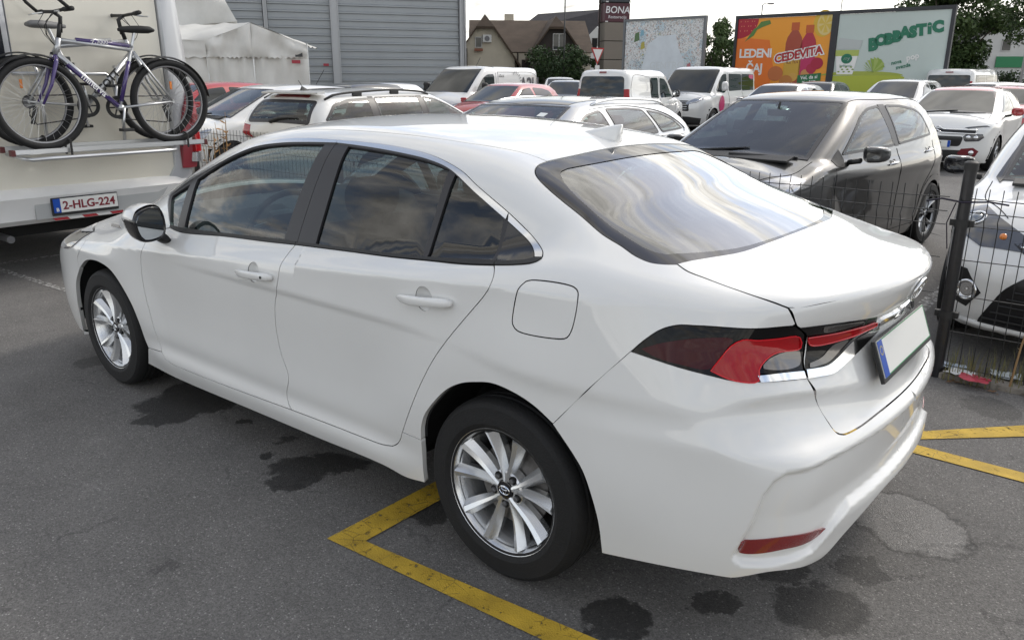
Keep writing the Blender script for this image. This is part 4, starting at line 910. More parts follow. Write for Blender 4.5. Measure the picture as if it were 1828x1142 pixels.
    ps = MB(); ps.box((-.18, 0, 1.005), (.55, 1.15, .03), rotm(0, 0.05, 0), .01); ps.build('parcel_shelf', M_INTERIOR, T)
    im = MB(); im.box((1.72, 0, 1.27), (.03, .22, .065), rotm(0, .2, 0), .012); im.tube([(1.73, 0, 1.30), (1.75, 0, 1.36)], .01, 6); im.build('rear_view_mirror', M_BLACK, T)
    return T
SED = build_sedan()
# ---------------------------------------------------------------- other cars: one body generator, many shapes
M_GREYMET = mat('dark_grey_metallic', (.078, .077, .075), .30, metal=.65, coat=1.0, coatrough=.02, lined=True)
M_SILVER = mat('silver_metallic', (.42, .43, .44), .32, metal=.7, coat=1.0, coatrough=.02, lined=True)
M_REDCAR = mat('red_car_paint', (.42, .030, .035), .35, coat=1.0, coatrough=.02, lined=True)
M_DARKCAR = mat('anthracite_car_paint', (.03, .032, .036), .3, metal=.4, coat=1.0)
M_CARGLASS = glass('car_glass', (.36, .44, .43), .055, amp=.75)
M_FARGLASS = mat('dark_far_glass', (.016, .020, .022), .03, spec=.55)
M_LAMP = mat('headlamp_glass', (.42, .43, .45), .10, metal=.7, coat=1.0)
M_LAMPIN = mat('headlamp_chrome', (.75, .76, .78), .12, metal=1.0)
M_AMBER = mat('amber_bulb', (.75, .22, .03), .25, coat=.8)
M_GRILLE = mat('grille_black', (.010, .010, .011), .35)
M_PLATE = mat('plate_white', (.78, .78, .75), .35)
M_INK = mat('plate_ink', (.02, .02, .025), .5)
TXT_SCENE = None
def text_geo(txt, size, align='CENTER', bold=0.0, shear=0.0, spacing=1.0, depth=.001):
    c = bpy.data.curves.new('t', 'FONT'); c.body = txt; c.size = size; c.align_x = align; c.align_y = 'CENTER'; c.offset = bold; c.shear = shear; c.space_character = spacing; c.extrude = depth; c.resolution_u = 3
    global TXT_SCENE
    if TXT_SCENE is None: TXT_SCENE = bpy.data.scenes.new('lettering_bench')
    o = bpy.data.objects.new('t', c); TXT_SCENE.collection.objects.link(o)
    
    with bpy.context.temp_override(scene=TXT_SCENE, view_layer=TXT_SCENE.view_layers[0]):
        dg = bpy.context.evaluated_depsgraph_get(); me = bpy.data.meshes.new_from_object(o.evaluated_get(dg))
    V = np.array([v.co[:] for v in me.vertices]); F_ = [tuple(p.vertices) for p in me.polygons]
    bpy.data.objects.remove(o); bpy.data.curves.remove(c); bpy.data.meshes.remove(me)
    return V, F_
def place_text(name, txt, size, O, ex, ey, m, parent=None, **k):
    """lettering lying in the plane through O spanned by ex (reading direction) and ey (up)"""
    V, F_ = text_geo(txt, size, **k); ex = np.array(ex, float); ey = np.array(ey, float); ez = np.cross(ex, ey)
    P = np.array(O)+V[:, :1]*ex+V[:, 1:2]*ey+V[:, 2:3]*ez
    return mesh_obj(name, P, F_, m, parent)
def spec(wb=2.51, ro=.60, fo=.82, hw=.847, H=1.48, belt=.98, hood=.97, nose=.62, wsb=2.30, wst=1.45, rgl=.28, roofin=.26, rdrop=.10, peak=.8, tail=0.02, sharp=.10, hoodlen=None, ghin=.0, kroof=.10, crown=.10):
    xr = -ro; xf = wb+fo
    plan = Spl([(xr-.1, hw*.80), (xr+.1, hw*.90), (xr+.45, hw*.975), (.3, hw), (wb*.8, hw), (wb+.1, hw*.985), (wb+fo*.5, hw*.93), (xf-.12, hw*.80), (xf, hw*.68)])
    prof = Lin([(.1, .07), (.2, .035), (.30, .010), (.45, .004), (.62, .006), (.80, 0), (belt-.10, .004), (belt, .035), (belt+.3, .15)], .07)
    whl = (0.0, wb)
    def side(x, z):
        w = plan(x)-prof(z)
        for xc in whl:
            r = np.sqrt((x-xc)**2+(z-.30)**2); w = w+sstep(.60, .38, r)*.016*sstep(.22, .40, z)
        return w
    rear = Lin([(.1, xr+.15), (.25, xr+.06), (.38, xr-.0), (.55, xr-.01), (.64, xr), (.70, xr+.04), (belt-.05, xr+.05+tail), (belt+.3, xr+.12)], .06)
    front = Spl([(.1, xf-.22), (.22, xf-.06), (.35, xf-.01), (.5, xf), (nose, xf-.03), (nose+.12, xf-.14), (nose+.3, xf-.5)])
    deck = Spl([(xr-.1, belt), (0, belt+.01), (wsb-.6, hood+.01), (wsb, hood+.01), (wsb+.25, hood-.025), ((wsb+xf)/2+.1, (hood+nose)/2+.08), (xf-.16, nose+.06), (xf+.05, nose-.10)])
    gp = Spl([(.5, hw+.02), (belt-.05, hw-.03), (belt+.02, hw-.055), ((belt+H)/2, hw-.055-roofin*.40), (H-.06, hw-.055-roofin*.86), (H+.06, hw-.055-roofin*1.15)])
    gpl = Spl([(xr-.1, -.10), (xr+.3, -.045), (.1, -.012), (.7, 0), (wst, -.004), ((wst+wsb)/2, -.022), (wsb, -.06), (wsb+.5, -.13)])
    sl = (H-.055-hood)/(wsb-wst)
    roof = Spl([(xr-.1, H-rdrop-.03), (xr+.3, H-rdrop*.62), (peak*.4, H-.012), (peak, H), ((peak+wst)/2+.05, H-.012), (wst, H-.055), (wst+.15, H-.055-.15*sl*.86), (wsb, hood+.02), (wsb+.5, hood+.02-.5*sl)])
    ghr = Spl([(.5, xr+.02), (belt, xr+.05), ((belt+H)/2, xr+.05+rgl*.45), (H-.08, xr+.05+rgl*.95), (H+.1, xr+.05+rgl*1.3)])
    return dict(side=side, deck=deck, deckcrown=lambda x: .08+.08*sstep(wsb, wb+.2, x), k_top=lambda x: .09+.0*x, rear=rear, rearcurv=lambda z: .16+0*z, front=front, frontcurv=lambda z: .30+0*z,
                k_rear=.12, k_front=.16, ghprof=gp, ghplan=gpl, roof=roof, roofcrown=lambda x: crown+.0*x, k_roof=lambda x: kroof+.0*x, k_union=lambda x: .03+.0*x, ghrear=ghr, ghrcurv=.10, k_ghr=.09, ghz=.8,
                wb=wb, xr=xr, xf=xf, hw=hw, H=H, belt=belt, hood=hood, wsb=wsb, wst=wst)
WPROTO = {}
def copy_tree(o, parent=None):
    c = o.copy(); COL.objects.link(c); c.parent = parent
    for ch in o.children: copy_tree(ch, c)
    return c
def fit_wheel(T, x, s, y, r=.31, dark=False):
    key = (s, dark)
    if key not in WPROTO:
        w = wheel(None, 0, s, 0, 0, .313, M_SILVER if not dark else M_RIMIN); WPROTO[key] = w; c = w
    else: c = copy_tree(WPROTO[key])
    c.parent = T; c.location = (x, s*y, r); k = r/.313; c.scale = (k, 1, k)
    return c
class Car:
    def __init__(s, name, label, cat, S, paint, loc, head, group=None, res=1.0, clear=True, wheels=True, wr=.305, z=0.0):
        s.S = S; s.F = make_F(S); s.paint = paint; s.clear = clear; s.res = res
        s.T = thing(name, label, cat, (loc[0], loc[1], z), math.radians(head), group)
        s.cuts = []; s.wr = wr; s.wheels = wheels
    def L(s, pts, d):
        return lift(pts, d, s.F)
    def panel(s, name, loop, d, m, off=.003, par=None, res=.05, flange=.004, both=False, gap=0, holes=(), smooth=True, reach=.4):
        g = panel(s.F, loop, d, res=res, off=off, flange=flange, gap=gap, holes=holes, reach=reach); o = [geo_obj(name, g, m, par or s.T)]
        if both: o.append(geo_obj(name, mirror_geo(g), m, par or s.T))
        return o
    def sidepoly(s, pts, closed=True): 
        P = s.L([(a, .9, b) for a, b in pts], (0, 1, .12)); return P
    def frontpoly(s, pts, x=None): return s.L([(s.S['xf'], a, b) for a, b in pts], (1, 0, .05))
    def rearpoly(s, pts): return s.L([(s.S['xr'], a, b) for a, b in pts], (-1, 0, .05))
    def dense(s, P, step=.03):
        P = np.asarray(P); Q = np.vstack([P, P[:1]]); out = []
        for i in range(len(P)):
            n = max(1, int(np.linalg.norm(Q[i+1]-Q[i])/step)); out.append(Q[i]+(Q[i+1]-Q[i])*np.linspace(0, 1, n+1)[:-1][:, None])
        return np.vstack(out)
    def roundp(s, pts, r=.04):
        """round the corners of a 2-D polygon"""
        P = [np.array(p, float) for p in pts]; out = []; n = len(P)
        for i in range(n):
            a, b, c = P[i-1], P[i], P[(i+1) % n]; u = a-b; v = c-b; k = min(r, np.linalg.norm(u)*.45, np.linalg.norm(v)*.45)
            p0 = b+u/np.linalg.norm(u)*k; p1 = b+v/np.linalg.norm(v)*k
            for t in (0, .33, .67, 1): out.append((1-t)**2*p0+2*t*(1-t)*b+t*t*p1)
        return [tuple(q) for q in out]
    def window(s, name, loop3, d, both=False, frame=.035, m=None):
        loop3 = s.dense(loop3)
        e1, e2, dd = basis(d); L = np.stack([loop3@e1, loop3@e2], 1)
        if area2(L) < 0: L = L[::-1].copy(); loop3 = loop3[::-1].copy()
        inner2 = offset2d(L, frame); inner3 = inner2[:, :1]*e1+inner2[:, 1:]*e2+dd*(loop3@dd)[:, None]
        s.cuts.append((d, L, both))
        if s.clear:
            w = s.panel(name, loop3, d, m or M_CARGLASS, off=.004, both=both, flange=0)
            f = panel(s.F, loop3, d, res=.05, off=.0055, flange=.006, holes=[inner3])
            geo_obj('black_glass_border', f, M_BLACKSATIN, w[0])
            if both: geo_obj('black_glass_border', mirror_geo(f), M_BLACKSATIN, w[1])
        else: w = s.panel(name, loop3, d, m or M_FARGLASS, off=.004, both=both, flange=.005)
        return w
    def finish(s, nx=150, nt=168, na=22, seats=True, under=True, arch=True):
        S = s.S; zc = .62; k = s.res
        P, N, fc = capsule(s.F, S['xr']+.75, S['xf']-.80, zc, int(nx*k), int(nt*k), int(na*k))
        fc = np.array(fc); C = P[fc].mean(1); keep = np.ones(len(fc), bool); keep &= P[fc][:, :, 2].max(1) > .165; P[:, 2] = np.maximum(P[:, 2], .165)
        if s.clear:
            for d, L, both in s.cuts:
                e1, e2, dd = basis(d)
                for sg in ((1, -1) if both else (1,)):
                    Q = P*np.array([1, sg, 1.]); Nn = N*np.array([1, sg, 1.])
                    ins = (poly_sd(Q@e1, Q@e2, L) < -.012) & (Nn@dd > .15)
                    if abs(dd[1]) > .5: ins &= Q[:, 1] > 0
                    keep &= ~ins[fc].all(1)
        if arch and s.wheels:
            ins = (((P[:, 0])**2+(P[:, 2]-s.wr)**2 < (s.wr+.055)**2) | ((P[:, 0]-S['wb'])**2+(P[:, 2]-s.wr)**2 < (s.wr+.055)**2)) & (np.abs(P[:, 1]) > .5) & (np.abs(N[:, 1]) > .3)
            keep &= ~ins[fc].any(1)
        fc = fc[keep]; Q3 = P[fc]; gn = np.cross(Q3[:, 2]-Q3[:, 0], Q3[:, 3]-Q3[:, 1]); bad = (gn*N[fc].mean(1)).sum(1) < 0; fc[bad] = fc[bad][:, ::-1]
        s.body = geo_obj('body', (P, N, [tuple(f) for f in fc]), s.paint, s.T)
        if under:
            u = MB(); u.box(((S['xf']+S['xr'])/2, 0, .25), (S['xf']-S['xr']-.5, S['hw']*1.45, .16)); u.build('underbody', M_UNDER, s.T)
        if s.wheels:
            for xc in (0, S['wb']):
                for sg in (1, -1):
                    fit_wheel(s.T, xc, sg, S['hw']-.105, s.wr)
                    # arch lip
                    if arch:
                        V = []; Fq = []; n = 22; pr = []
                        for r_ in (s.wr+.035, s.wr+.09):
                            for t in np.linspace(-.05*math.pi, 1.05*math.pi, n): pr.append((xc+r_*math.cos(t), .9, s.wr+r_*math.sin(t)))
                        Pq = s.L(pr, (0, 1, .12)); Nq = grad(s.F, Pq); Pq = Pq+Nq*.003; Pq[:, 1] *= sg; Nq[:, 1] *= sg
                        for i in range(n-1): Fq.append((i, i+1, n+i+1, n+i) if sg > 0 else (i, n+i, n+i+1, i+1))
                        mesh_obj('wheel_arch', Pq, Fq, s.paint, s.T, Nq)
                        a = MB(); V = []; Fq = []
                        for t in np.linspace(-.05*math.pi, 1.05*math.pi, n):
                            for yy in (S['hw']-.40, S['hw']-.03): V.append((xc+(s.wr+.06)*math.cos(t), sg*yy, s.wr+(s.wr+.06)*math.sin(t)))
                        for i in range(n-1): Fq.append((2*i, 2*i+1, 2*i+3, 2*i+2))
                        a.add(V, Fq); a.build('wheel_arch_liner', M_VOID, s.T)
        if s.clear and seats:
            xs = S['wst']-.15
            for y in (.34, -.34): seat(xs, y, .48, s.T)
            for y in (.33, -.33): seat(xs-.88, y, .52, s.T)
            d = MB(); d.loft([[(S['wsb']+.05, y, S['hood']-.05), (S['wsb']-.3, y, S['hood']-.02), (S['wsb']-.5, y, S['hood']-.08), (S['wsb']-.5, y, .55), (S['wsb'], y, .5)] for y in (-.66, 0, .66)]); d.build('dashboard', M_INTERIOR, s.T)
            fl = MB(); fl.box(((S['wsb']+S['xr'])/2, 0, .36), (S['wsb']-S['xr']-.3, S['hw']*1.6, .03)); fl.build('cabin_floor', M_INTERIOR, s.T)
        return s
    def seam(s, pts, name='door_seam', both=True, d=(0, 1, .12), r=.0035, m=None):
        P = s.L([(a, .9, b) for a, b in pts], d) if len(pts[0]) == 2 else s.L(pts, d)
        P = catmull(P, .05); P = lift(P, d, s.F)
        for sg in ((1, -1) if both else (1,)):
            t = MB(); t.tube([(q[0], sg*q[1], q[2]) for q in P], r, 4, caps=False); t.build(name, m or M_VOID, s.T)
    def tube(s, name, pts, r, m, both=False, n=6, par=None):
        for sg in ((1, -1) if both else (1,)):
            t = MB(); t.tube([(q[0], sg*q[1], q[2]) for q in pts], r, n); t.build(name, m, par or s.T, smooth=True)
    def mirrors(s, x, z, cap, w=.19, h=.12, y=None, foot=True, both=True):
        y = y if y is not None else s.S['hw']+.03
        for sg in ((1, -1) if both else (1,)):
            m_ = MB(); rings = []
            for dx, k in ((-.045, .90), (-.04, 1.0), (0, 1.0), (.04, .93), (.07, .72), (.085, .40)):
                rings.append([(x+dx-.10*abs(t_[0]), sg*(y+w/2+t_[0]*w/2*k), z+t_[1]*h/2*k) for t_ in [(math.copysign(abs(math.cos(q))**.6, math.cos(q)), math.copysign(abs(math.sin(q))**.7, math.sin(q))) for q in np.linspace(0, 2*math.pi, 21)[:-1]]])
            m_.loft(rings); o = m_.build('wing_mirror', cap, s.T, angle=60)
            b = MB(); b.loft([[(x+.02+.035*math.cos(q), sg*yy, zz+.022*math.sin(q)) for q in np.linspace(0, 2*math.pi, 9)[:-1]] for yy, zz in ((y+.03, z-h*.40), (y-.07, z-h*.55))]); b.build('mirror_foot', M_BLACK, o, smooth=True)
            g = MB(); g.loft([[(x-.047-.10*abs(t_[0]), sg*(y+w/2+t_[0]*w/2*.84), z+t_[1]*h/2*.84) for t_ in [(math.copysign(abs(math.cos(q))**.6, math.cos(q)), math.copysign(abs(math.sin(q))**.7, math.sin(q))) for q in np.linspace(0, 2*math.pi, 21)[:-1]]] for _ in (0, 1)], caps=True); g.build('mirror_glass', mat('mirror_silver', (.55, .58, .60), .02, metal=1.0), o)
    def plate(s, x, z, txt, front=True, y=0.0, ink=None, off=.01, tilt=0.0):
        sg = 1 if front else -1
        px = s.L([(x, y, z)], (sg, 0, 0))[0][0]+sg*off
        b = MB(); b.box((px, y, z), (.008, .524, .116), rotm(0, tilt, 0), .002); o = b.build('number_plate', M_PLATE, s.T)
        bb = MB(); bb.box((px+sg*.0046, y-sg*(-.238), z), (.001, .044, .112), rotm(0, tilt, 0)); bb.build('blue_band', mat('plate_blue', (.004, .07, .42), .35), o)
        if txt: place_text('lettering', txt, .092, (px+sg*.0052, y-sg*.02, z-.002), (0, sg, 0), (0, 0, 1), ink or M_INK, o, bold=.0006)
        return o
    def wiper(s, pts, name='wiper', d=(.6, 0, .8), r=.011):
        P = s.L(pts, d); P = P+grad(s.F, P)*.012; t = MB(); t.tube([tuple(q) for q in P], [r*1.2]+[r]*(len(P)-2)+[r*.5], 6); t.build(name, M_BLACK, s.T)
def windscreen_loop(c, top_y=.53, bot_y=.64, bow=.06):
    S = c.S
    tp = [(S['wst']+bow-bow*(t*t), top_y*t) for t in (-1, -.6, -.2, .2, .6, 1)]
    bt = [(S['wsb']+bow*1.2-bow*1.2*(t*t)-.02, bot_y*t) for t in (1, .6, .2, -.2, -.6, -1)]
    return c.L([(a, b, 1.2) for a, b in tp+bt], (0, 0, 1))
# ---------------------------------------------------------------- cars parked on the far side of the wire fence
GRP = 'cars parked beyond the wire fence'
def grey_hatch():
    c = Car('hatchback_car', 'dark grey metallic hatchback parked nose to the fence behind the white saloon', 'car', spec(H=1.475, ro=.50, wsb=2.32, wst=1.42, rdrop=.10, rgl=.27), M_GREYMET, (1.17, -6.22), 83, GRP)
    c.window('windscreen', windscreen_loop(c, .54, .66), (.6, 0, .8))
    fr = [(1.95, 1.00), (1.62, 1.20), (1.40, 1.325), (1.22, 1.375), (.98, 1.395), (.93, 1.02)]
    rr = [(.84, 1.395), (.50, 1.385), (.20, 1.345), (.07, 1.29), (-.02, 1.08), (.84, 1.025)]
    c.window('side_window', c.sidepoly(c.roundp(fr, .05)), (0, 1, .12), both=True, frame=.022)
    c.window('side_window', c.sidepoly(c.roundp(rr, .05)), (0, 1, .12), both=True, frame=.022)
    c.window('rear_window', c.rearpoly([(-.56, 1.02), (.56, 1.02), (.48, 1.34), (-.48, 1.34)]), (-1, 0, .35))
    c.panel('pillar_film', c.dense(c.sidepoly([(.975, 1.40), (.845, 1.40), (.845, 1.02), (.925, 1.02)])), (0, 1, .12), M_BLACKSATIN, both=True)
    c.panel('mirror_sail', c.dense(c.sidepoly([(2.12, .97), (1.97, 1.05), (1.93, .97), (1.98, .90), (2.10, .92)])), (0, 1, .12), M_BLACK, both=True)
    c.finish()
    c.mirrors(1.86, 1.0, M_GREYMET, w=.20, h=.13)
    c.seam([(2.14, .90), (2.16, .70), (2.10, .45), (2.02, .30)]); c.seam([(.90, 1.0), (.89, .7), (.92, .45), (.90, .30)]); c.seam([(-.03, 1.03), (.04, .82), (.30, .60), (.38, .42), (.37, .30)]); c.seam([(2.02, .30), (1.5, .27), (.37, .27)])
    for x, z in ((1.06, .86), (.17, .92)):
        P = c.L([(x+.085-.17*t, .9, z+.012*t) for t in np.linspace(0, 1, 9)], (0, 1, 0)); Nn = grad(c.F, P)
        for sg in (1, -1):
            h = MB(); h.tube([tuple((P[i]+Nn[i]*(.004+.026*math.sin(math.pi*i/8)))*np.array([1, sg, 1])) for i in range(9)], [.006, .012, .014, .014, .014, .014, .014, .012, .006], 8); h.build('door_handle', M_CHROME, c.T, smooth=True)
            r = MB(); q = c.L([(x, .9, z+.006)], (0, 1, 0))[0]; r.lathe([(.05, sg*(q[1]+.002)), (.045, sg*(q[1]+.003)), (.001, sg*(q[1]+.003))], 20, 'y', (x, 0, z)); r.build('handle_cup', M_DARKCAR, c.T)
    c.panel('headlamp', c.dense(c.L([(2.98, .50, .78), (2.62, .70, .86), (2.55, .76, .80), (2.80, .74, .66), (3.06, .56, .62)], (.5, .7, .5))), (.5, .7, .5), M_LAMP, both=True, off=.004)
    c.panel('grille', c.dense(c.frontpoly([(-.55, .24), (.55, .24), (.42, .50), (-.42, .50)])), (1, 0, .1), M_GRILLE)
    c.panel('tail_lamp', c.dense(c.L([(-.40, .76, .98), (-.56, .55, .98), (-.58, .60, .76), (-.46, .74, .74)], (-.7, .7, .1))), (-.7, .7, .1), M_RED, both=True)
    c.wiper([(2.42, -.50, 1), (2.34, -.2, 1), (2.25, .12, 1)]); c.wiper([(2.44, .02, 1), (2.40, .3, 1), (2.33, .58, 1)])
    k = MB(); k.box((2.42, 0, .965), (.12, 1.15, .02), rotm(0, .25, 0), .005); k.build('cowl', M_BLACK, c.T)
    im = MB(); im.box((1.62, 0, 1.29), (.03, .21, .06), rotm(0, .2, 0), .012); im.tube([(1.63, 0, 1.32), (1.60, 0, 1.38)], .012, 6); im.build('rear_view_mirror', M_BLACK, c.T)
    for sg in (1, -1): c.seam([(1.44, sg*.52, 1.4), (.8, sg*.56, 1.4), (-.2, sg*.52, 1.4)], 'roof_seam', False, (0, 0, 1))
    c.seam([(2.30, .70, .95), (2.6, .70, .9), (2.95, .52, .8)], 'bonnet_seam', True, (0, .3, 1))
    c.plate(3.3, .40, None)
    return c
def white_hatch_near():
    c = Car('hatchback_car', 'white hatchback behind the near black fence post, cut by the right edge', 'car', spec(H=1.475, wsb=2.32, wst=1.42, rdrop=.10, rgl=.30, hood=.965), M_WHITE, (-1.15, -5.78), 93, GRP)
    c.window('windscreen', windscreen_loop(c, .54, .66), (.6, 0, .8))
    fr = [(1.95, 1.00), (1.62, 1.20), (1.40, 1.325), (1.22, 1.375), (.98, 1.395), (.93, 1.02)]; rr = [(.84, 1.395), (.50, 1.385), (.20, 1.345), (.07, 1.29), (-.02, 1.08), (.84, 1.025)]
    c.window('side_window', c.sidepoly(c.roundp(fr, .05)), (0, 1, .12), both=True, frame=.022); c.window('side_window', c.sidepoly(c.roundp(rr, .05)), (0, 1, .12), both=True, frame=.022)
    c.window('rear_window', c.rearpoly([(-.56, 1.02), (.56, 1.02), (.48, 1.34), (-.48, 1.34)]), (-1, 0, .35))
    c.panel('pillar_film', c.dense(c.sidepoly([(.975, 1.40), (.845, 1.40), (.845, 1.02), (.925, 1.02)])), (0, 1, .12), M_BLACKSATIN, both=True)
    wsl = windscreen_loop(c, .54, .66)
    pil = np.vstack([c.L([(1.50, .56, 1.3), (1.9, .655, 1.2), (2.25, .71, 1.0)], (0, .6, .8)), c.L([(2.34, .67, 1.0), (1.9, .61, 1.2), (1.48, .545, 1.3)], (0, .3, .9))]); c.panel('black_pillar', c.dense(pil), (.2, .6, .7), M_BLACKGLOSS, both=True, off=.006)
    c.finish()
    c.mirrors(1.88, 1.0, M_BLACKGLOSS, w=.20, h=.13)
    hl = c.panel('headlamp', c.dense(c.L([(3.10, .36, .70), (2.92, .56, .80), (2.62, .71, .87), (2.56, .76, .80), (2.78, .75, .66), (3.06, .58, .615), (3.16, .40, .65)], (.6, .55, .5))), (.6, .55, .5), mat('clear_lamp_housing', (.12, .12, .125), .12, metal=.5, coat=1.0), both=True, off=.004, res=.03)
    for sg, h in ((1, hl[0]), (-1, hl[1])):
        q = c.L([(2.86, .64, .74)], (.6, .55, .5))[0]; n1 = grad(c.F, q[None])[0]; e1, e2, dd = basis(n1)
        for rr_, o_, nm, m_ in ((.056, .006, 'lamp_ring', M_CHROME), (.044, .008, 'projector_lens', mat('lens_glass', (.25, .27, .30), .03, metal=.6, coat=1.0))):
            t = MB()
            if nm == 'lamp_ring': t.tube([tuple((q+n1*o_+(e1*math.cos(a)+e2*math.sin(a))*rr_)*np.array([1, sg, 1])) for a in np.linspace(0, 2*math.pi, 29)[:-1]], .007, 6, closed=True)
            else: t.loft([[tuple((q+n1*(o_+.02*(1-k*k))+(e1*math.cos(a)+e2*math.sin(a))*rr_*max(k, .05))*np.array([1, sg, 1])) for a in np.linspace(0, 2*math.pi, 25)[:-1]] for k in (1, .8, .5, .1)], caps=True)
            t.build(nm, m_, h, smooth=True)
        q2 = c.L([(3.03, .48, .675)], (.6, .5, .5))[0]; t = MB(); t.lathe([(.020, 0), (.018, .012), (.008, .016), (.001, .017)], 16, 'x', (0, 0, 0)); o = t.build('indicator_bulb', M_AMBER, h, smooth=True); o.location = (q2[0], sg*q2[1], q2[2]+.004); o.rotation_euler = (0, -.3, sg*.5)
        t = MB(); q3 = c.L([(3.10, .60, .40)], (.8, .5, .1))[0]
        fg = MB(); fg.lathe([(.062, -.02), (.062, .012), (.052, .016), (.046, .006), (.04, .004), (.002, .010)], 24, 'x'); fo = fg.build('fog_lamp', M_LAMPIN, c.T, smooth=True); fo.location = (q3[0]+.006, sg*q3[1], q3[2]); fo.rotation_euler = (0, 0, sg*.45)
        fp = c.L([(3.06, .72, .53), (3.10, .62, .52), (3.16, .52, .40), (3.12, .60, .30), (3.02, .74, .33)], (.75, .6, .1)); geo = panel(c.F, c.dense(fp), (.75, .6, .1), off=.003, flange=.004, res=.04); geo_obj('fog_lamp_surround', geo if sg == 1 else mirror_geo(geo), M_GRILLE, c.T)
    c.panel('upper_grille', c.dense(c.frontpoly([(-.40, .655), (.40, .655), (.46, .70), (.30, .725), (-.30, .725), (-.46, .70)])), (1, 0, .3), M_GRILLE, off=.004)
    c.panel('lower_grille', c.dense(c.frontpoly(c.roundp([(-.58, .22), (.58, .22), (.46, .46), (.34, .56), (-.34, .56), (-.46, .46)], .05))), (1, 0, .1), M_GRILLE, off=.003)
    for k in range(6):
        z = .27+.045*k; hwid = .54-.035*k
        P = c.frontpoly([(-hwid+2*hwid*t, z) for t in np.linspace(0, 1, 13)]); c.tube('grille_bar', [(q[0]+.006, q[1], q[2]) for q in P], .007, M_BLACK, n=5)
    P = c.frontpoly([(-.42+.84*t, .69) for t in np.linspace(0, 1, 13)]); c.tube('chrome_bar', [(q[0]+.012, q[1], q[2]) for q in P], .009, M_CHROME)
    P = c.frontpoly([(-.66+1.32*t, .20+.025*abs(2*t-1)) for t in np.linspace(0, 1, 17)]); c.tube('bumper_lip', [(q[0]+.004, q[1], q[2]) for q in P], .02, M_WHITE)
    c.seam([(2.30, .70, .95), (2.6, .70, .9), (2.95, .52, .8)], 'bonnet_seam', True, (0, .3, 1))
    c.seam([(2.14, .90), (2.16, .70), (2.10, .45), (2.02, .30)]); c.seam([(.90, 1.0), (.89, .7), (.92, .45), (.90, .30)])
    c.wiper([(2.42, -.50, 1), (2.34, -.2, 1), (2.25, .12, 1)]); c.wiper([(2.44, .02, 1), (2.40, .3, 1), (2.33, .58, 1)])
    k = MB(); k.box((2.40, 0, .962), (.10, 1.15, .02), rotm(0, .25, 0), .005); k.build('cowl', M_BLACK, c.T)
    b = MB(); Pb = [(2.15, -.25, .975), (2.28, -.5, .972), (2.1, -.62, .975), (1.95, -.4, .978)]; b.prism([(a, bb) for a, bb, _ in Pb], .955, .962, 'z'); b.build('striped_cloth', mat('pale_teal_cloth', (.35, .60, .60), .8), c.T)
    c.plate(3.3, .40, None)
    return c
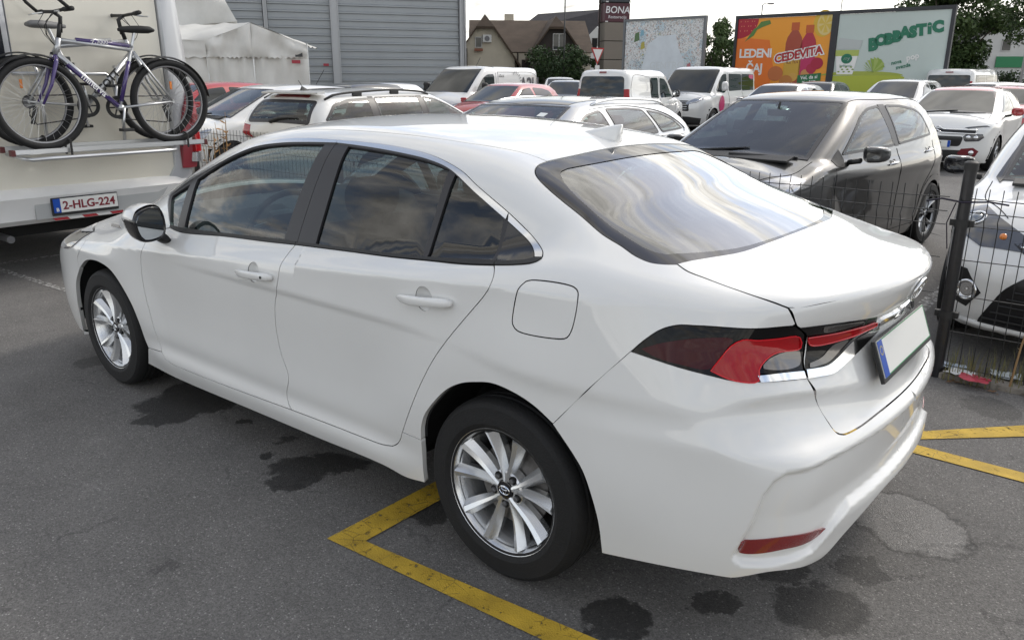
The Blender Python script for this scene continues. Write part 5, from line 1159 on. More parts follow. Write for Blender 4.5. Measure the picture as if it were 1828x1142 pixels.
def silver_wagon():
    c = Car('estate_car', 'white estate car with black roof rails, its tailgate towards the fence', 'car', spec(wb=2.70, ro=.93, fo=.88, hw=.875, H=1.43, belt=.99, wsb=2.45, wst=1.55, rgl=.34, rdrop=.075, peak=.7, roofin=.24), M_WHITE, (7.75, -4.52), -86, GRP)
    c.window('windscreen', windscreen_loop(c, .55, .68), (.6, 0, .8))
    c.window('side_window', c.sidepoly(c.roundp([(2.20, 1.0), (1.75, 1.22), (1.50, 1.315), (1.26, 1.345), (1.24, 1.01)], .04)), (0, 1, .12), both=True, frame=.022)
    c.window('side_window', c.sidepoly(c.roundp([(1.15, 1.355), (.70, 1.36), (.28, 1.35), (.26, 1.03), (1.14, 1.01)], .04)), (0, 1, .12), both=True, frame=.022)
    c.window('side_window', c.sidepoly(c.roundp([(.19, 1.345), (-.20, 1.33), (-.48, 1.27), (-.70, 1.06), (.17, 1.035)], .05)), (0, 1, .12), both=True, frame=.04)
    c.window('rear_window', c.rearpoly(c.roundp([(-.62, 1.00), (.62, 1.00), (.55, 1.30), (-.55, 1.30)], .06)), (-1, 0, .45), frame=.05)
    for a, b in ((1.25, 1.14), (.275, .18)): c.panel('pillar_film', c.dense(c.sidepoly([(a, 1.36), (b, 1.36), (b, 1.02), (a, 1.02)])), (0, 1, .12), M_BLACKSATIN, both=True)
    c.finish()
    c.panel('brake_light', c.dense(c.rearpoly([(-.34, 1.335), (.34, 1.335), (.33, 1.37), (-.33, 1.37)])), (-.7, 0, .7), M_REFLRED, off=.008)
    sp = MB(); sp.loft([[(-.50, y, 1.405), (-.66+.10*abs(y)**2, y, 1.385), (-.655+.10*abs(y)**2, y, 1.365), (-.50, y, 1.37)] for y in np.linspace(-.56, .56, 9)]); sp.build('roof_spoiler', M_WHITE, c.T, angle=40)
    for sg in (1, -1):
        P = c.L([(x, sg*.60, 1.5) for x in np.linspace(1.45, -.55, 15)], (0, 0, 1)); h = np.sin(np.linspace(0, math.pi, 15))**.45*.05
        c.tube('roof_rail', [(P[i][0], P[i][1]-.0, P[i][2]+h[i]+.004) for i in range(15)], .016, M_BLACK)
        for i in (5, 10): b = MB(); b.box((P[i][0], P[i][1], P[i][2]+.02), (.16, .03, .05), None, .006); b.build('rail_foot', M_BLACK, c.T)
    f = MB(); z0 = c.L([(-.35, 0, 1.5)], (0, 0, 1))[0][2]; f.loft([[(-.28, -.01, z0), (-.28, .01, z0), (-.29, 0, z0+.01)], [(-.36, -.02, z0), (-.36, .02, z0), (-.385, 0, z0+.055)], [(-.42, -.02, z0), (-.42, .02, z0), (-.40, 0, z0+.06)]]); f.tube([(-.37, 0, z0+.03), (-.45, 0, z0+.13)], .004, 5); f.build('aerial', M_BLACK, c.T)
    P = c.rearpoly([(.10, 1.02), (-.05, 1.06), (-.25, 1.075), (-.40, 1.07)]); P = P+grad(c.F, P)*.015; t = MB(); t.tube([tuple(q) for q in P], [.03, .022, .014, .008], 8); t.build('rear_wiper', M_BLACK, c.T)
    for sg in (1, -1): c.panel('tail_lamp', c.dense(c.L([(-.70, sg*.80, .98), (-.92, sg*.60, .97), (-.93, sg*.58, .80), (-.72, sg*.84, .78)], (-.7, sg*.7, .1))), (-.7, sg*.7, .1), M_RED)
    c.seam([(.20, 1.0), (.22, .8), (.40, .55), (.42, .35)]); c.seam([(1.19, 1.0), (1.18, .35)]); c.seam([(-.55, 1.34), (-.66, 1.2), (-.80, 1.0), (-.86, .85)], d=(-.5, .8, .2))
    c.plate(-.95, .80, None, front=False); c.mirrors(2.0, 1.03, M_WHITE)
    return c
def grey_wagon():
    c = Car('estate_car', 'silver grey estate car with bright roof rails behind the saloon roof', 'car', spec(wb=2.72, ro=1.0, fo=.95, hw=.90, H=1.395, belt=.97, wsb=2.48, wst=1.55, rgl=.62, rdrop=.10, peak=.75, roofin=.26), M_SILVER, (3.83, -5.44), 94, GRP)
    c.window('windscreen', windscreen_loop(c, .55, .68), (.6, 0, .8))
    c.window('side_window', c.sidepoly(c.roundp([(2.20, .98), (1.80, 1.16), (1.52, 1.265), (1.20, 1.305), (1.16, .99)], .05)), (0, 1, .12), both=True, frame=.02)
    c.window('side_window', c.sidepoly(c.roundp([(1.08, 1.315), (.60, 1.31), (.28, 1.285), (.12, 1.01), (1.06, .99)], .05)), (0, 1, .12), both=True, frame=.02)
    c.window('side_window', c.sidepoly(c.roundp([(.20, 1.275), (-.10, 1.235), (-.36, 1.15), (-.56, 1.03), (.04, 1.01)], .05)), (0, 1, .12), both=True, frame=.02)
    c.window('rear_window', c.rearpoly(c.roundp([(-.62, 1.00), (.62, 1.00), (.52, 1.24), (-.52, 1.24)], .06)), (-1, 0, .6), frame=.05)
    c.finish()
    ch = c.L([(2.24, .9, .985), (1.82, .9, 1.185), (1.53, .9, 1.292), (1.20, .9, 1.33), (.60, .9, 1.338), (.28, .9, 1.312), (-.10, .9, 1.26), (-.38, .9, 1.172), (-.62, .9, 1.03), (-.60, .9, .995), (.1, .9, .985), (1.1, .9, .965), (2.2, .9, .965)], (0, 1, .12))
    for sg in (1, -1): c.tube('chrome_trim', [(q[0], sg*(q[1]+.004), q[2]) for q in catmull(np.vstack([ch, ch[:1]]), .05)], .011, M_CHROME)
    for sg in (1, -1):
        P = c.L([(x, sg*.60, 1.5) for x in np.linspace(1.25, -.45, 15)], (0, 0, 1)); h = np.sin(np.linspace(0, math.pi, 15))**.45*.045
        c.tube('roof_rail', [(P[i][0], P[i][1], P[i][2]+h[i]) for i in range(15)], .016, M_SATINCHROME)
    c.panel('black_roof_panel', c.dense(c.L([(1.52, -.50, 1.3), (1.60, 0, 1.3), (1.52, .50, 1.3), (1.0, .52, 1.4), (1.0, -.52, 1.4)], (0, 0, 1))), (0, 0, 1), M_BLACKGLOSS, off=.003)
    c.panel('windscreen_sticker', c.dense(c.L([(1.72, .42, 1.2), (1.72, .34, 1.2), (1.82, .34, 1.2), (1.82, .42, 1.2)], (.6, 0, .8))), (.6, 0, .8), mat('pale_sticker', (.7, .72, .72), .5), off=.006)
    c.mirrors(2.0, 1.0, M_SILVER); c.seam([(.14, 1.0), (.18, .8), (.36, .55), (.4, .35)]); c.seam([(1.12, 1.0), (1.12, .35)])
    for sg in (1, -1): c.panel('headlamp', c.dense(c.L([(3.35, sg*.42, .66), (3.10, sg*.70, .75), (3.0, sg*.80, .72), (3.15, sg*.74, .60), (3.42, sg*.45, .58)], (.7, sg*.6, .3))), (.7, sg*.6, .3), M_LAMP)
    c.panel('grille', c.dense(c.frontpoly([(-.45, .30), (.45, .30), (.38, .60), (-.38, .60)])), (1, 0, .1), M_GRILLE); c.plate(3.6, .42, None)
    return c
def white_hatch_left():
    c = Car('hatchback_car', 'white hatchback with a bare windscreen behind the estate car tailgate', 'car', spec(H=1.46, hw=.86, wsb=2.38, wst=1.42), M_WHITE, (10.75, -6.75), 92, GRP, res=.7)
    c.window('windscreen', windscreen_loop(c, .54, .66), (.6, 0, .8)); sidewin(c); c.finish()
    c.wiper([(2.46, -.50, 1), (2.40, -.2, 1), (2.32, .12, 1)]); c.wiper([(2.48, .02, 1), (2.44, .3, 1), (2.38, .58, 1)])
    k = MB(); k.box((2.45, 0, .965), (.10, 1.15, .02), rotm(0, .25, 0), .005); k.build('cowl', M_BLACK, c.T)
    t = MB(); t.tube([(.1, 0, 1.45), (-.10, 0, 1.70)], .006, 5); t.build('aerial', M_BLACK, c.T); c.mirrors(1.95, 1.0, M_WHITE)
    front_lamps(c); c.plate(3.3, .42, None)
    return c
def sidewin(c):
    S = c.S; b = S['belt']+.03; t = S['H']-.085
    c.window('side_window', c.sidepoly(c.roundp([(S['wsb']-.32, b-.01), (S['wst']+.18, t-.13), (S['wst']-.05, t-.04), (S['wst']-.42, t), (S['wst']-.46, b)], .04)), (0, 1, .12), both=True, frame=.02)
    c.window('side_window', c.sidepoly(c.roundp([(S['wst']-.54, t), (S['wst']-1.05, t-.03), (S['wst']-1.35, t-.10), (S['wst']-1.48, b+.06), (S['wst']-.54, b)], .05)), (0, 1, .12), both=True, frame=.02)
    c.window('rear_window', c.rearpoly([(-.56, S['belt']+.04), (.56, S['belt']+.04), (.48, S['H']-.14), (-.48, S['H']-.14)]), (-1, 0, .35))
def front_lamps(c):
    S = c.S; xf = S['xf']
    for sg in (1, -1): c.panel('headlamp', c.dense(c.L([(xf-.20, sg*.42, .68), (xf-.45, sg*.66, .78), (xf-.62, sg*.74, .78), (xf-.50, sg*.74, .66), (xf-.20, sg*.50, .60)], (.7, sg*.6, .35))), (.7, sg*.6, .35), M_LAMP)
    c.panel('grille', c.dense(c.frontpoly([(-.48, .26), (.48, .26), (.40, .52), (-.40, .52)])), (1, 0, .1), M_GRILLE)
def tail_lamps(c, z0=.75, z1=.98):
    xr = c.S['xr']
    for sg in (1, -1): c.panel('tail_lamp', c.dense(c.L([(xr+.2, sg*.75, z1), (xr+.05, sg*.55, z1), (xr+.03, sg*.58, z0), (xr+.16, sg*.76, z0)], (-.7, sg*.7, .1))), (-.7, sg*.7, .1), M_RED)
def simple_car(name, label, paint, loc, head, S=None, clear=False, res=.6, group='cars further back in the car park', rearview=False):
    c = Car(name, label, 'car', S or spec(), paint, loc, head, group, res=res, clear=clear)
    c.window('windscreen', windscreen_loop(c, .54, .66), (.6, 0, .8)); sidewin(c); c.finish(arch=True); front_lamps(c); tail_lamps(c); c.mirrors(1.9, 1.0, paint)
    return c
grey_hatch(); white_hatch_near(); silver_wagon(); grey_wagon(); white_hatch_left()
# ---------------------------------------------------------------- vans and cars further back
GRP2 = 'vans and cars further back in the car park'
def van_spec(wb=3.28, ro=.85, fo=.88, hw=.96, H=1.90, belt=1.12, hood=1.17, nose=.78, wsb=3.38, wst=2.45, **k):
    d = dict(rgl=.06, roofin=.13, rdrop=.03, peak=1.2, crown=.05, kroof=.14); d.update(k)
    return spec(wb=wb, ro=ro, fo=fo, hw=hw, H=H, belt=belt, hood=hood, nose=nose, wsb=wsb, wst=wst, **d)
def panel_van():
    c = Car('delivery_van', 'white panel van with dark A2U lettering on its blank side', 'van', van_spec(), M_WHITE, (16.1, -18.4), 97, GRP2, res=.75, clear=False, wr=.33)
    c.window('windscreen', windscreen_loop(c, .70, .80, .08), (.7, 0, .7))
    c.window('door_window', c.sidepoly(c.roundp([(3.00, 1.17), (2.62, 1.55), (2.40, 1.66), (2.02, 1.68), (2.02, 1.20), (2.30, 1.10), (2.9, 1.10)], .08)), (0, 1, .12), both=True)
    c.finish(nx=130, nt=140, na=18)
    c.mirrors(2.95, 1.30, M_BLACK, w=.20, h=.26); front_lamps(c)
    for sg in (1, -1):
        y = lambda x, z: c.L([(x, .96, z)], (0, 1, 0))[0][1]+.006
    yy = c.L([(.2, .96, 1.35)], (0, 1, 0))[0][1]+.004
    place_text('side_lettering', 'A2U', .62, (-.05, yy, 1.33), (-1, 0, 0), (0, 0, 1), mat('grey_vinyl', (.10, .10, .11), .4), c.T, bold=.012)
    place_text('side_lettering', 'a2u.si', .13, (1.62, yy, 1.62), (-1, 0, 0), (0, 0, 1), mat('grey_vinyl', (.10, .10, .11), .4), c.T)
    for k in range(13):
        a = math.radians(70+k*15); r = .36; b = MB(); b.box((.82+r*math.cos(a), yy, 1.36+r*math.sin(a)), (.075, .003, .022), Matrix.Rotation(-a, 3, 'Y')); b.build('arc_mark', mat('grey_vinyl', (.10, .10, .11), .4), c.T)
    for pts in ([(1.92, 1.72), (1.92, .40)], [(1.80, 1.74), (1.0, 1.74), (-.3, 1.72), (-.55, 1.60), (-.6, 1.1), (-.5, .45), (1.8, .40), (1.80, 1.74)]): c.seam(pts, 'panel_seam', True, r=.006, m=mat('seam_grey', (.12, .12, .13), .6))
    t = MB(); t.tube([(2.2, .3, 1.88), (1.95, .3, 2.15)], .008, 5); t.build('aerial', M_BLACK, c.T)
    tail_lamps(c, .9, 1.3)
def small_van():
    c = Car('delivery_van', 'white small van seen from behind, one large tailgate window', 'van', van_spec(wb=2.68, ro=.88, fo=.86, hw=.88, H=1.80, belt=1.06, hood=1.06, nose=.72, wsb=2.62, wst=1.75, rgl=.10), M_WHITE, (10.5, -16.2), -82, GRP2, res=.75, clear=False, wr=.31)
    c.window('windscreen', windscreen_loop(c, .64, .74, .06), (.7, 0, .7))
    c.window('rear_window', c.rearpoly(c.roundp([(-.64, 1.05), (.64, 1.05), (.60, 1.62), (-.60, 1.62)], .09)), (-1, 0, .1))
    c.window('side_window', c.sidepoly(c.roundp([(1.15, 1.60), (.62, 1.60), (.62, 1.05), (1.15, 1.05)], .07)), (0, 1, .12), both=True)
    c.window('door_window', c.sidepoly(c.roundp([(2.25, 1.08), (1.85, 1.45), (1.65, 1.56), (1.28, 1.60), (1.28, 1.06)], .07)), (0, 1, .12), both=True)
    c.finish(nx=130, nt=140, na=18)
    c.panel('brake_light', c.dense(c.rearpoly([(-.10, 1.70), (.10, 1.70), (.10, 1.735), (-.10, 1.735)])), (-1, 0, .2), M_REFLRED, off=.01)
    c.mirrors(2.1, 1.16, M_BLACK, w=.20, h=.20); tail_lamps(c, .85, 1.3); front_lamps(c)
    c.seam([(.58, 1.62), (-.45, 1.62), (-.55, 1.05), (.58, 1.02), (.58, 1.62)], 'panel_seam', True, r=.005, m=mat('seam_grey', (.12, .12, .13), .6)); c.seam([(1.22, 1.62), (1.22, .4)], r=.005); c.seam([(2.3, 1.0), (2.34, .5)], r=.005)
    c.plate(-.9, .95, None, front=False)
def minibus():
    c = Car('minibus', 'white minibus facing the camera, dark bonnet script and magenta blob on its door', 'van', van_spec(wb=3.10, ro=.95, fo=.95, hw=.975, H=1.93, belt=1.14, hood=1.16, nose=.84, wsb=3.22, wst=2.32), M_WHITE, (11.0, -23.9), 94, GRP2, res=.8, clear=False, wr=.33)
    c.window('windscreen', windscreen_loop(c, .76, .84, .07), (.7, 0, .7))
    c.window('door_window', c.sidepoly(c.roundp([(2.85, 1.20), (2.52, 1.58), (2.32, 1.70), (2.02, 1.72), (2.02, 1.22), (2.3, 1.12)], .08)), (0, 1, .12), both=True)
    for a, b in ((1.85, .72), (.66, -.55)): c.window('side_window', c.sidepoly(c.roundp([(a, 1.72), (b, 1.71), (b, 1.20), (a, 1.18)], .06)), (0, 1, .12), both=True)
    c.finish(nx=130, nt=150, na=20)
    c.mirrors(2.80, 1.34, M_WHITE, w=.20, h=.28); c.plate(4.0, .50, None)
    for sg in (1, -1):
        hl = c.panel('headlamp', c.dense(c.L([(3.98, sg*.42, .90), (3.86, sg*.66, 1.02), (3.66, sg*.84, 1.10), (3.70, sg*.86, .98), (3.88, sg*.72, .88), (4.0, sg*.46, .84)], (.75, sg*.55, .3))), (.75, sg*.55, .3), M_LAMP, off=.005)
        c.tube('daylight_strip', [tuple(q+np.array([.012, sg*.004, 0])) for q in c.L([(3.90, sg*.50, .86), (3.86, sg*.70, .90), (3.72, sg*.82, 1.0)], (.75, sg*.55, .2))], .010, M_LAMPIN)
    c.panel('grille', c.dense(c.frontpoly(c.roundp([(-.52, .62), (.52, .62), (.46, .93), (-.46, .93)], .05))), (1, 0, .1), M_GRILLE)
    for z in (.68, .75, .82, .885): c.tube('grille_bar', [(q[0]+.01, q[1], q[2]) for q in c.frontpoly([(-.45+.9*t, z) for t in np.linspace(0, 1, 9)])], .009, M_SATINCHROME)
    c.panel('lower_bumper', c.dense(c.frontpoly([(-.80, .22), (.80, .22), (.84, .42), (.5, .46), (-.5, .46), (-.84, .42)])), (1, 0, .05), M_BLACK)
    P0 = c.L([(3.62, .0, 1.1)], (.5, 0, .9))[0]; n0 = grad(c.F, P0[None])[0]; ey = np.cross(n0, (0, 1, 0)); ey = np.array([n0[2]*-1, 0, n0[0]]); ey = ey/np.linalg.norm(ey)
    place_text('bonnet_lettering', 'nOpri', .24, P0+n0*.03, (0, 1, 0), ey, mat('grey_vinyl', (.10, .10, .11), .4), c.T, shear=.25)
    q = c.L([(2.55, .97, .80)], (0, 1, 0))[0]; b = MB(); b.prism([(2.55+.20*math.cos(a)*(1+.12*math.cos(2*a)), .80+.26*math.sin(a)) for a in np.linspace(0, 2*math.pi, 25)[:-1]], q[1]+.002, q[1]+.006, 'y'); b.build('magenta_mark', mat('magenta_vinyl', (.55, .01, .14), .4), c.T)
    b = MB(); q = c.L([(-.2, .97, 1.62)], (0, 1, 0))[0]; b.prism([(-.45, 1.56), (-.05, 1.56), (-.05, 1.69), (-.45, 1.69)], q[1]-.03, q[1]+.010, 'y'); b.build('window_sticker', mat('pink_sticker', (.62, .12, .22), .5), c.T)
    c.seam([(1.94, 1.74), (1.94, .4)], r=.006); c.seam([(.69, 1.74), (.69, .4)], r=.005)
    tail_lamps(c, .9, 1.4)
def city_hatch():
    c = Car('hatchback_car', 'white hatchback with a red roof, double chevron nose and plate ending LN-212', 'car', spec(wb=2.54, ro=.62, fo=.84, hw=.875, H=1.45, wsb=2.42, wst=1.48, hood=1.0, nose=.74, belt=1.0), M_WHITE, (1.95, -16.6), 91, GRP2, res=.9, clear=False)
    c.window('windscreen', windscreen_loop(c, .56, .68), (.6, 0, .8)); sidewin(c); c.finish()
    rl = [(1.50, -.50), (1.54, 0), (1.50, .50), (.9, .55), (.2, .54), (-.3, .48), (-.3, -.48), (.2, -.54), (.9, -.55)]; c.panel('red_roof', c.dense(c.L([(a, b, 1.4) for a, b in rl], (0, 0, 1))), (0, 0, 1), M_REDCAR, off=.004)
    c.mirrors(2.0, 1.02, M_REDCAR, w=.21, h=.15)
    for sg in (1, -1):
        hl = c.panel('headlamp', c.dense(c.L([(3.30, sg*.44, b) for b in (.56,)]+[(3.28, sg*.40, .62), (3.27, sg*.46, .67), (3.15, sg*.68, .67), (3.12, sg*.70, .61), (3.18, sg*.64, .55), (3.28, sg*.46, .54)], (.8, sg*.5, .05))), (.8, sg*.5, .05), mat('dark_lamp_housing', (.06, .06, .065), .12, coat=1.0), off=.005)
        for k in (-1, 1):
            q = c.L([(3.24, sg*(.54+.07*k), .61)], (.8, sg*.5, .05))[0]; t = MB(); t.lathe([(.038, 0), (.030, .012), (.001, .016)], 14, 'x'); o = t.build('lamp_lens', M_LAMPIN, hl[0], smooth=True); o.location = tuple(q+np.array([.006, 0, 0])); o.rotation_euler = (0, 0, sg*.5)
        c.panel('daylight_lamp', c.dense(c.L([(3.22, sg*.42, .775), (3.05, sg*.72, .80), (3.02, sg*.76, .775), (3.20, sg*.46, .745)], (.75, sg*.5, .4))), (.75, sg*.5, .4), mat('dark_lamp_housing', (.06, .06, .065), .12, coat=1.0), off=.006)
        c.panel('fog_lamp_surround', c.dense(c.L([(3.30, sg*.36, .34), (3.30, sg*.42, .42), (3.22, sg*.58, .44), (3.16, sg*.66, .38), (3.18, sg*.62, .29), (3.28, sg*.46, .27)], (.85, sg*.45, 0))), (.85, sg*.45, 0), mat('dark_red_trim', (.16, .010, .018), .4), off=.005)
        q = c.L([(3.22, sg*.56, .355)], (.85, sg*.45, 0))[0]; t = MB(); t.lathe([(.042, 0), (.034, .012), (.001, .012)], 16, 'x'); o = t.build('fog_lamp', M_LAMPIN, c.T, smooth=True); o.location = tuple(q+np.array([.010, 0, 0])); o.rotation_euler = (0, 0, sg*.45)
    for dz, mm in ((0, 1), (-.065, 1)):
        P = c.frontpoly([(y, .745+dz+(.055*max(0, 1-abs(y)/.10))) for y in np.linspace(-.62, .62, 45)]); c.tube('chevron_bar', [(q[0]+.012, q[1], q[2]) for q in P], .011, M_CHROME)
    c.panel('upper_grille', c.dense(c.frontpoly([(-.60, .685), (.60, .685), (.60, .74), (-.60, .74)])), (1, 0, .2), M_GRILLE)
    c.panel('lower_grille', c.dense(c.frontpoly(c.roundp([(-.40, .46), (.40, .46), (.44, .63), (-.44, .63)], .05))), (1, 0, .05), M_GRILLE)
    c.panel('lower_bumper', c.dense(c.frontpoly([(-.62, .20), (.62, .20), (.60, .40), (-.60, .40)])), (1, 0, 0), M_BLACK, off=.002)
    c.plate(3.4, .50, 'LN-212', off=.02); c.wiper([(2.52, -.50, 1), (2.46, -.2, 1), (2.38, .12, 1)]); c.wiper([(2.54, .02, 1), (2.50, .3, 1), (2.44, .58, 1)])
    c.seam([(2.46, .68, 1.0), (2.7, .68, .95), (3.02, .52, .85)], 'bonnet_seam', True, (0, .3, 1))
def people_carrier():
    c = Car('minibus', 'white minibus seen from behind in front of the tall tree', 'van', van_spec(wb=3.10, ro=.95, fo=.95, hw=.975, H=1.95), M_WHITE, (5.45, -31.7), -93, GRP2, res=.6, clear=False, wr=.33)
    c.window('windscreen', windscreen_loop(c, .74, .82, .08), (.7, 0, .7)); c.window('rear_window', c.rearpoly(c.roundp([(-.74, 1.14), (.74, 1.14), (.70, 1.72), (-.70, 1.72)], .06)), (-1, 0, .1))
    for a, b in ((2.9, 2.0), (1.85, .72), (.66, -.55)): c.window('side_window', c.sidepoly(c.roundp([(a-(.5 if a > 2.5 else 0), 1.74), (b, 1.73), (b, 1.22), (a, 1.20)], .06)), (0, 1, .12), both=True)
    c.finish(nx=120, nt=130, na=16); c.mirrors(2.9, 1.36, M_BLACK, w=.2, h=.28); tail_lamps(c, .9, 1.5); front_lamps(c)
    c.panel('brake_light', c.dense(c.rearpoly([(-.13, 1.80), (.13, 1.80), (.13, 1.84), (-.13, 1.84)])), (-1, 0, .2), M_REFLRED, off=.01)
panel_van(); small_van(); minibus(); city_hatch(); people_carrier()
simple_car('estate_car', 'silver estate car facing the camera, left of the red-roofed hatchback', M_SILVER, (5.2, -24.8), 90, spec(wb=2.70, ro=.95, fo=.9, hw=.90, H=1.58, belt=1.06, hood=1.06, nose=.74, wsb=2.45, wst=1.55, rgl=.3, rdrop=.06), group=GRP2)
simple_car('hatchback_car', 'small red hatchback between the lettered panel van and the small van', M_REDCAR, (12.9, -15.6), 97, spec(H=1.44), group=GRP2)
simple_car('hatchback_car', 'red car standing beyond the rightmost row, at the right edge', M_REDCAR, (2.3, -23.9), 90, spec(H=1.42), group=GRP2)
simple_car('hatchback_car', 'red car half hidden behind the motorhome and its bicycles', M_REDCAR, (15.8, -8.5), 90, spec(H=1.47, hw=.87), group=GRP2)
simple_car('estate_car', 'silver car whose roof shows behind the grey hatchback, below the orange poster', M_SILVER, (7.6, -21.6), 92, spec(wb=2.65, ro=.85, H=1.46, belt=1.0), group=GRP2)
simple_car('hatchback_car', 'dark car whose roof shows left of the lettered panel van', M_DARKCAR, (14.4, -11.4), 92, spec(H=1.44), group=GRP2)
simple_car('hatchback_car', 'silver car whose roof shows beside the panel van nose', M_SILVER, (15.9, -13.4), 92, spec(H=1.45), group=GRP2)
simple_car('estate_car', 'white car far behind between the panel van and the small van', M_WHITE, (20.6, -27.4), 130, spec(H=1.60, belt=1.08, hood=1.08, nose=.76), group=GRP2)
simple_car('hatchback_car', 'silver car in front of the far white car, by the green bush', M_SILVER, (17.2, -23.6), 118, spec(H=1.50), group=GRP2)
simple_car('hatchback_car', 'white car far behind at the right edge below the trees', M_WHITE, (3.2, -29.4), 60, spec(H=1.50), group=GRP2)
simple_car('estate_car', 'dark car low behind the green poster plinth, left of the silver estate', M_DARKCAR, (8.6, -27.4), 92, spec(H=1.50), group=GRP2)
# ---------------------------------------------------------------- motorhome with a rack of bicycles
M_CREAM = mat('cream_gel_coat', (.74, .71, .62), .35, coat=.4, vary=(1.5, .04))
M_MHGREY = mat('silver_grey_moulding', (.52, .53, .55), .35, metal=.35, coat=.5, vary=(2, .05))
M_ALU = mat('brushed_aluminium', (.62, .63, .64), .32, metal=.9)
M_PURPLE = mat('purple_bicycle_paint', (.045, .022, .14), .25, coat=.8)
M_BIKESILVER = mat('silver_bicycle_paint', (.50, .51, .52), .3, metal=.7, coat=.5)
M_GRIP = mat('black_rubber_grip', (.015, .015, .015), .7)
M_SPOKE = mat('steel_spokes', (.55, .55, .55), .3, metal=1.0)
MX = 5.55
def build_motorhome():
    T = thing('motorhome', 'cream motorhome seen from behind, bicycle rack on its rear wall', 'motorhome', (MX, -.15, 0))
    y0, y1 = -1.10, 1.05      # local: rear wall spans the width; y- is the side next to the fence
    # body shell
    def sect(z):  # half outline in plan of the body at a height, corners rounded
        return None
    def rr(x0, x1, ya, yb, z0, z1, r, n=6):
        out = []
        for cx, cy, a0 in ((x1-r, yb-r, 0), (x0+r, yb-r, 90), (x0+r, ya+r, 180), (x1-r, ya+r, 270)):
            for k in range(n+1): a = math.radians(a0+90*k/n); out.append((cx+r*math.cos(a), cy+r*math.sin(a)))
        return out
    b = MB(); pl = rr(.06, 6.2, -1.14, 1.12, 0, 0, .10); b.prism(pl, .50, 2.85, 'z'); b.build('body', M_CREAM, T)
    # rear wall panel, corners rounded, slightly proud
    yz = []
    for cy, cz, a0, r in ((-.86, .86, 180, .14), (.95, .80, 270, .05), (.95, 2.75, 0, .05), (-.86, 2.75, 90, .10)):
        pass
    w = MB(); P = [(1.00, .60), (-.80, .57)]
    for k in range(9): a = math.radians(270-90*k/8); P.append((-.80+.15*math.cos(a), .72+.15*math.sin(a)))
    P += [(-.93, 2.7), (1.00, 2.7)]
    w.prism(P, .02, .07, 'x'); w.build('rear_panel', M_CREAM, T)
    # grey corner column on the fence side and rear bumper
    c = MB(); rings = []
    for z, yin, yout, x in ((.62, -.80, -1.13, .02), (.80, -.93, -1.17, .0), (1.2, -.95, -1.19, -.01), (1.7, -.95, -1.20, -.01), (2.3, -.95, -1.16, .0), (2.8, -.95, -1.12, .02)):
        rings.append([(x+.03, yin, z), (x, yin-.02, z), (x-.01, (yin+yout)/2, z), (x+.02, yout+.04, z), (x+.09, yout, z), (x+.25, yout, z), (x+.25, yin, z)])
    c.loft(rings); c.build('corner_moulding', M_MHGREY, T, angle=50)
    bm_ = MB(); rings = []
    for y in np.linspace(1.10, -1.13, 12):
        e = .10*max(0, (-y-.75)/.38)**2
        rings.append([(.05+e, y, .735), (-.02+e, y, .71), (-.075+e, y, .655), (-.07+e, y, .64), (-.045+e, y, .55), (-.04+e, y, .48), (.0+e, y, .44), (.2+e, y, .44), (.2, y, .735)])
    bm_.loft(rings); bp = bm_.build('rear_bumper', mat('white_grp_bumper', (.72, .72, .71), .3, coat=.6, vary=(3, .05)), T, angle=35)
    rc = MB(); rc.prism([(.30, .475), (-.60, .475), (-.76, .56), (-.82, .635), (.30, .64)], -.058, -.045, 'x'); rc.build('plate_recess', mat('grey_grp', (.40, .41, .41), .45), bp)
    # red fin with lamp cluster
    f = MB(); rings = []
    for z, ya, yb, x in ((.78, -1.00, -1.16, -.02), (.95, -1.00, -1.19, -.045), (1.15, -1.02, -1.20, -.05), (1.32, -1.06, -1.20, -.045), (1.46, -1.12, -1.19, -.03), (1.52, -1.16, -1.18, -.0)):
        rings.append([(x+.04, ya, z), (x, ya-.01, z), (x-.005, (ya+yb)/2, z), (x+.03, yb+.005, z), (x+.10, yb-.01, z), (x+.16, yb-.005, z), (x+.16, ya, z)])
    f.loft(rings); fo = f.build('lamp_fin', mat('faded_red_grp', (.33, .045, .06), .4, coat=.4), T, angle=50)
    for z0, z1, m_, nm in ((.83, .92, M_LAMPIN, 'reversing_lamp'), (.92, 1.02, M_RED, 'brake_lamp'), (1.02, 1.10, M_RED, 'tail_lamp'), (1.10, 1.16, M_LAMPIN, 'indicator_lamp'), (1.18, 1.26, M_REFLRED, 'fog_lamp')):
        l_ = MB(); l_.loft([[(x, y, z) for x, y in ((-.035, -1.09), (-.068, -1.12), (-.062, -1.165), (-.02, -1.205), (.06, -1.21), (.06, -1.1))] for z in (z0+.004, z1-.004)]); l_.build(nm, m_, fo, angle=40)
    # window with grey frame on the far side
    fr = MB(); fr.box((.0, .69, 2.02), (.06, .86, .78), None, .05); wf = fr.build('window_frame', M_MHGREY, T, angle=40)
    gl = MB(); gl.box((-.022, .69, 2.02), (.03, .76, .66), None, .02); gl.build('window_pane', mat('dark_acrylic', (.02, .022, .028), .08, spec=.6), wf, angle=40)
    # number plate
    p = MB(); p.box((-.066, -.085, .565), (.02, .535, .145), rotm(0, 0, 0), .006); po = p.build('number_plate', M_BLACK, T)
    q = MB(); q.box((-.078, -.115, .572), (.006, .46, .112)); q.build('plate_face', M_PLATE, po)
    q = MB(); q.box((-.0795, .143, .572), (.003, .055, .112)); q.build('blue_band', mat('plate_blue', (.004, .07, .42), .35), po)
    redink = mat('plate_red_ink', (.20, .008, .02), .5)
    place_text('lettering', '2-HLG-224', .092, (-.0825, -.112, .568), (0, -1, 0), (0, 0, 1), redink, po, bold=.0022, spacing=1.0)
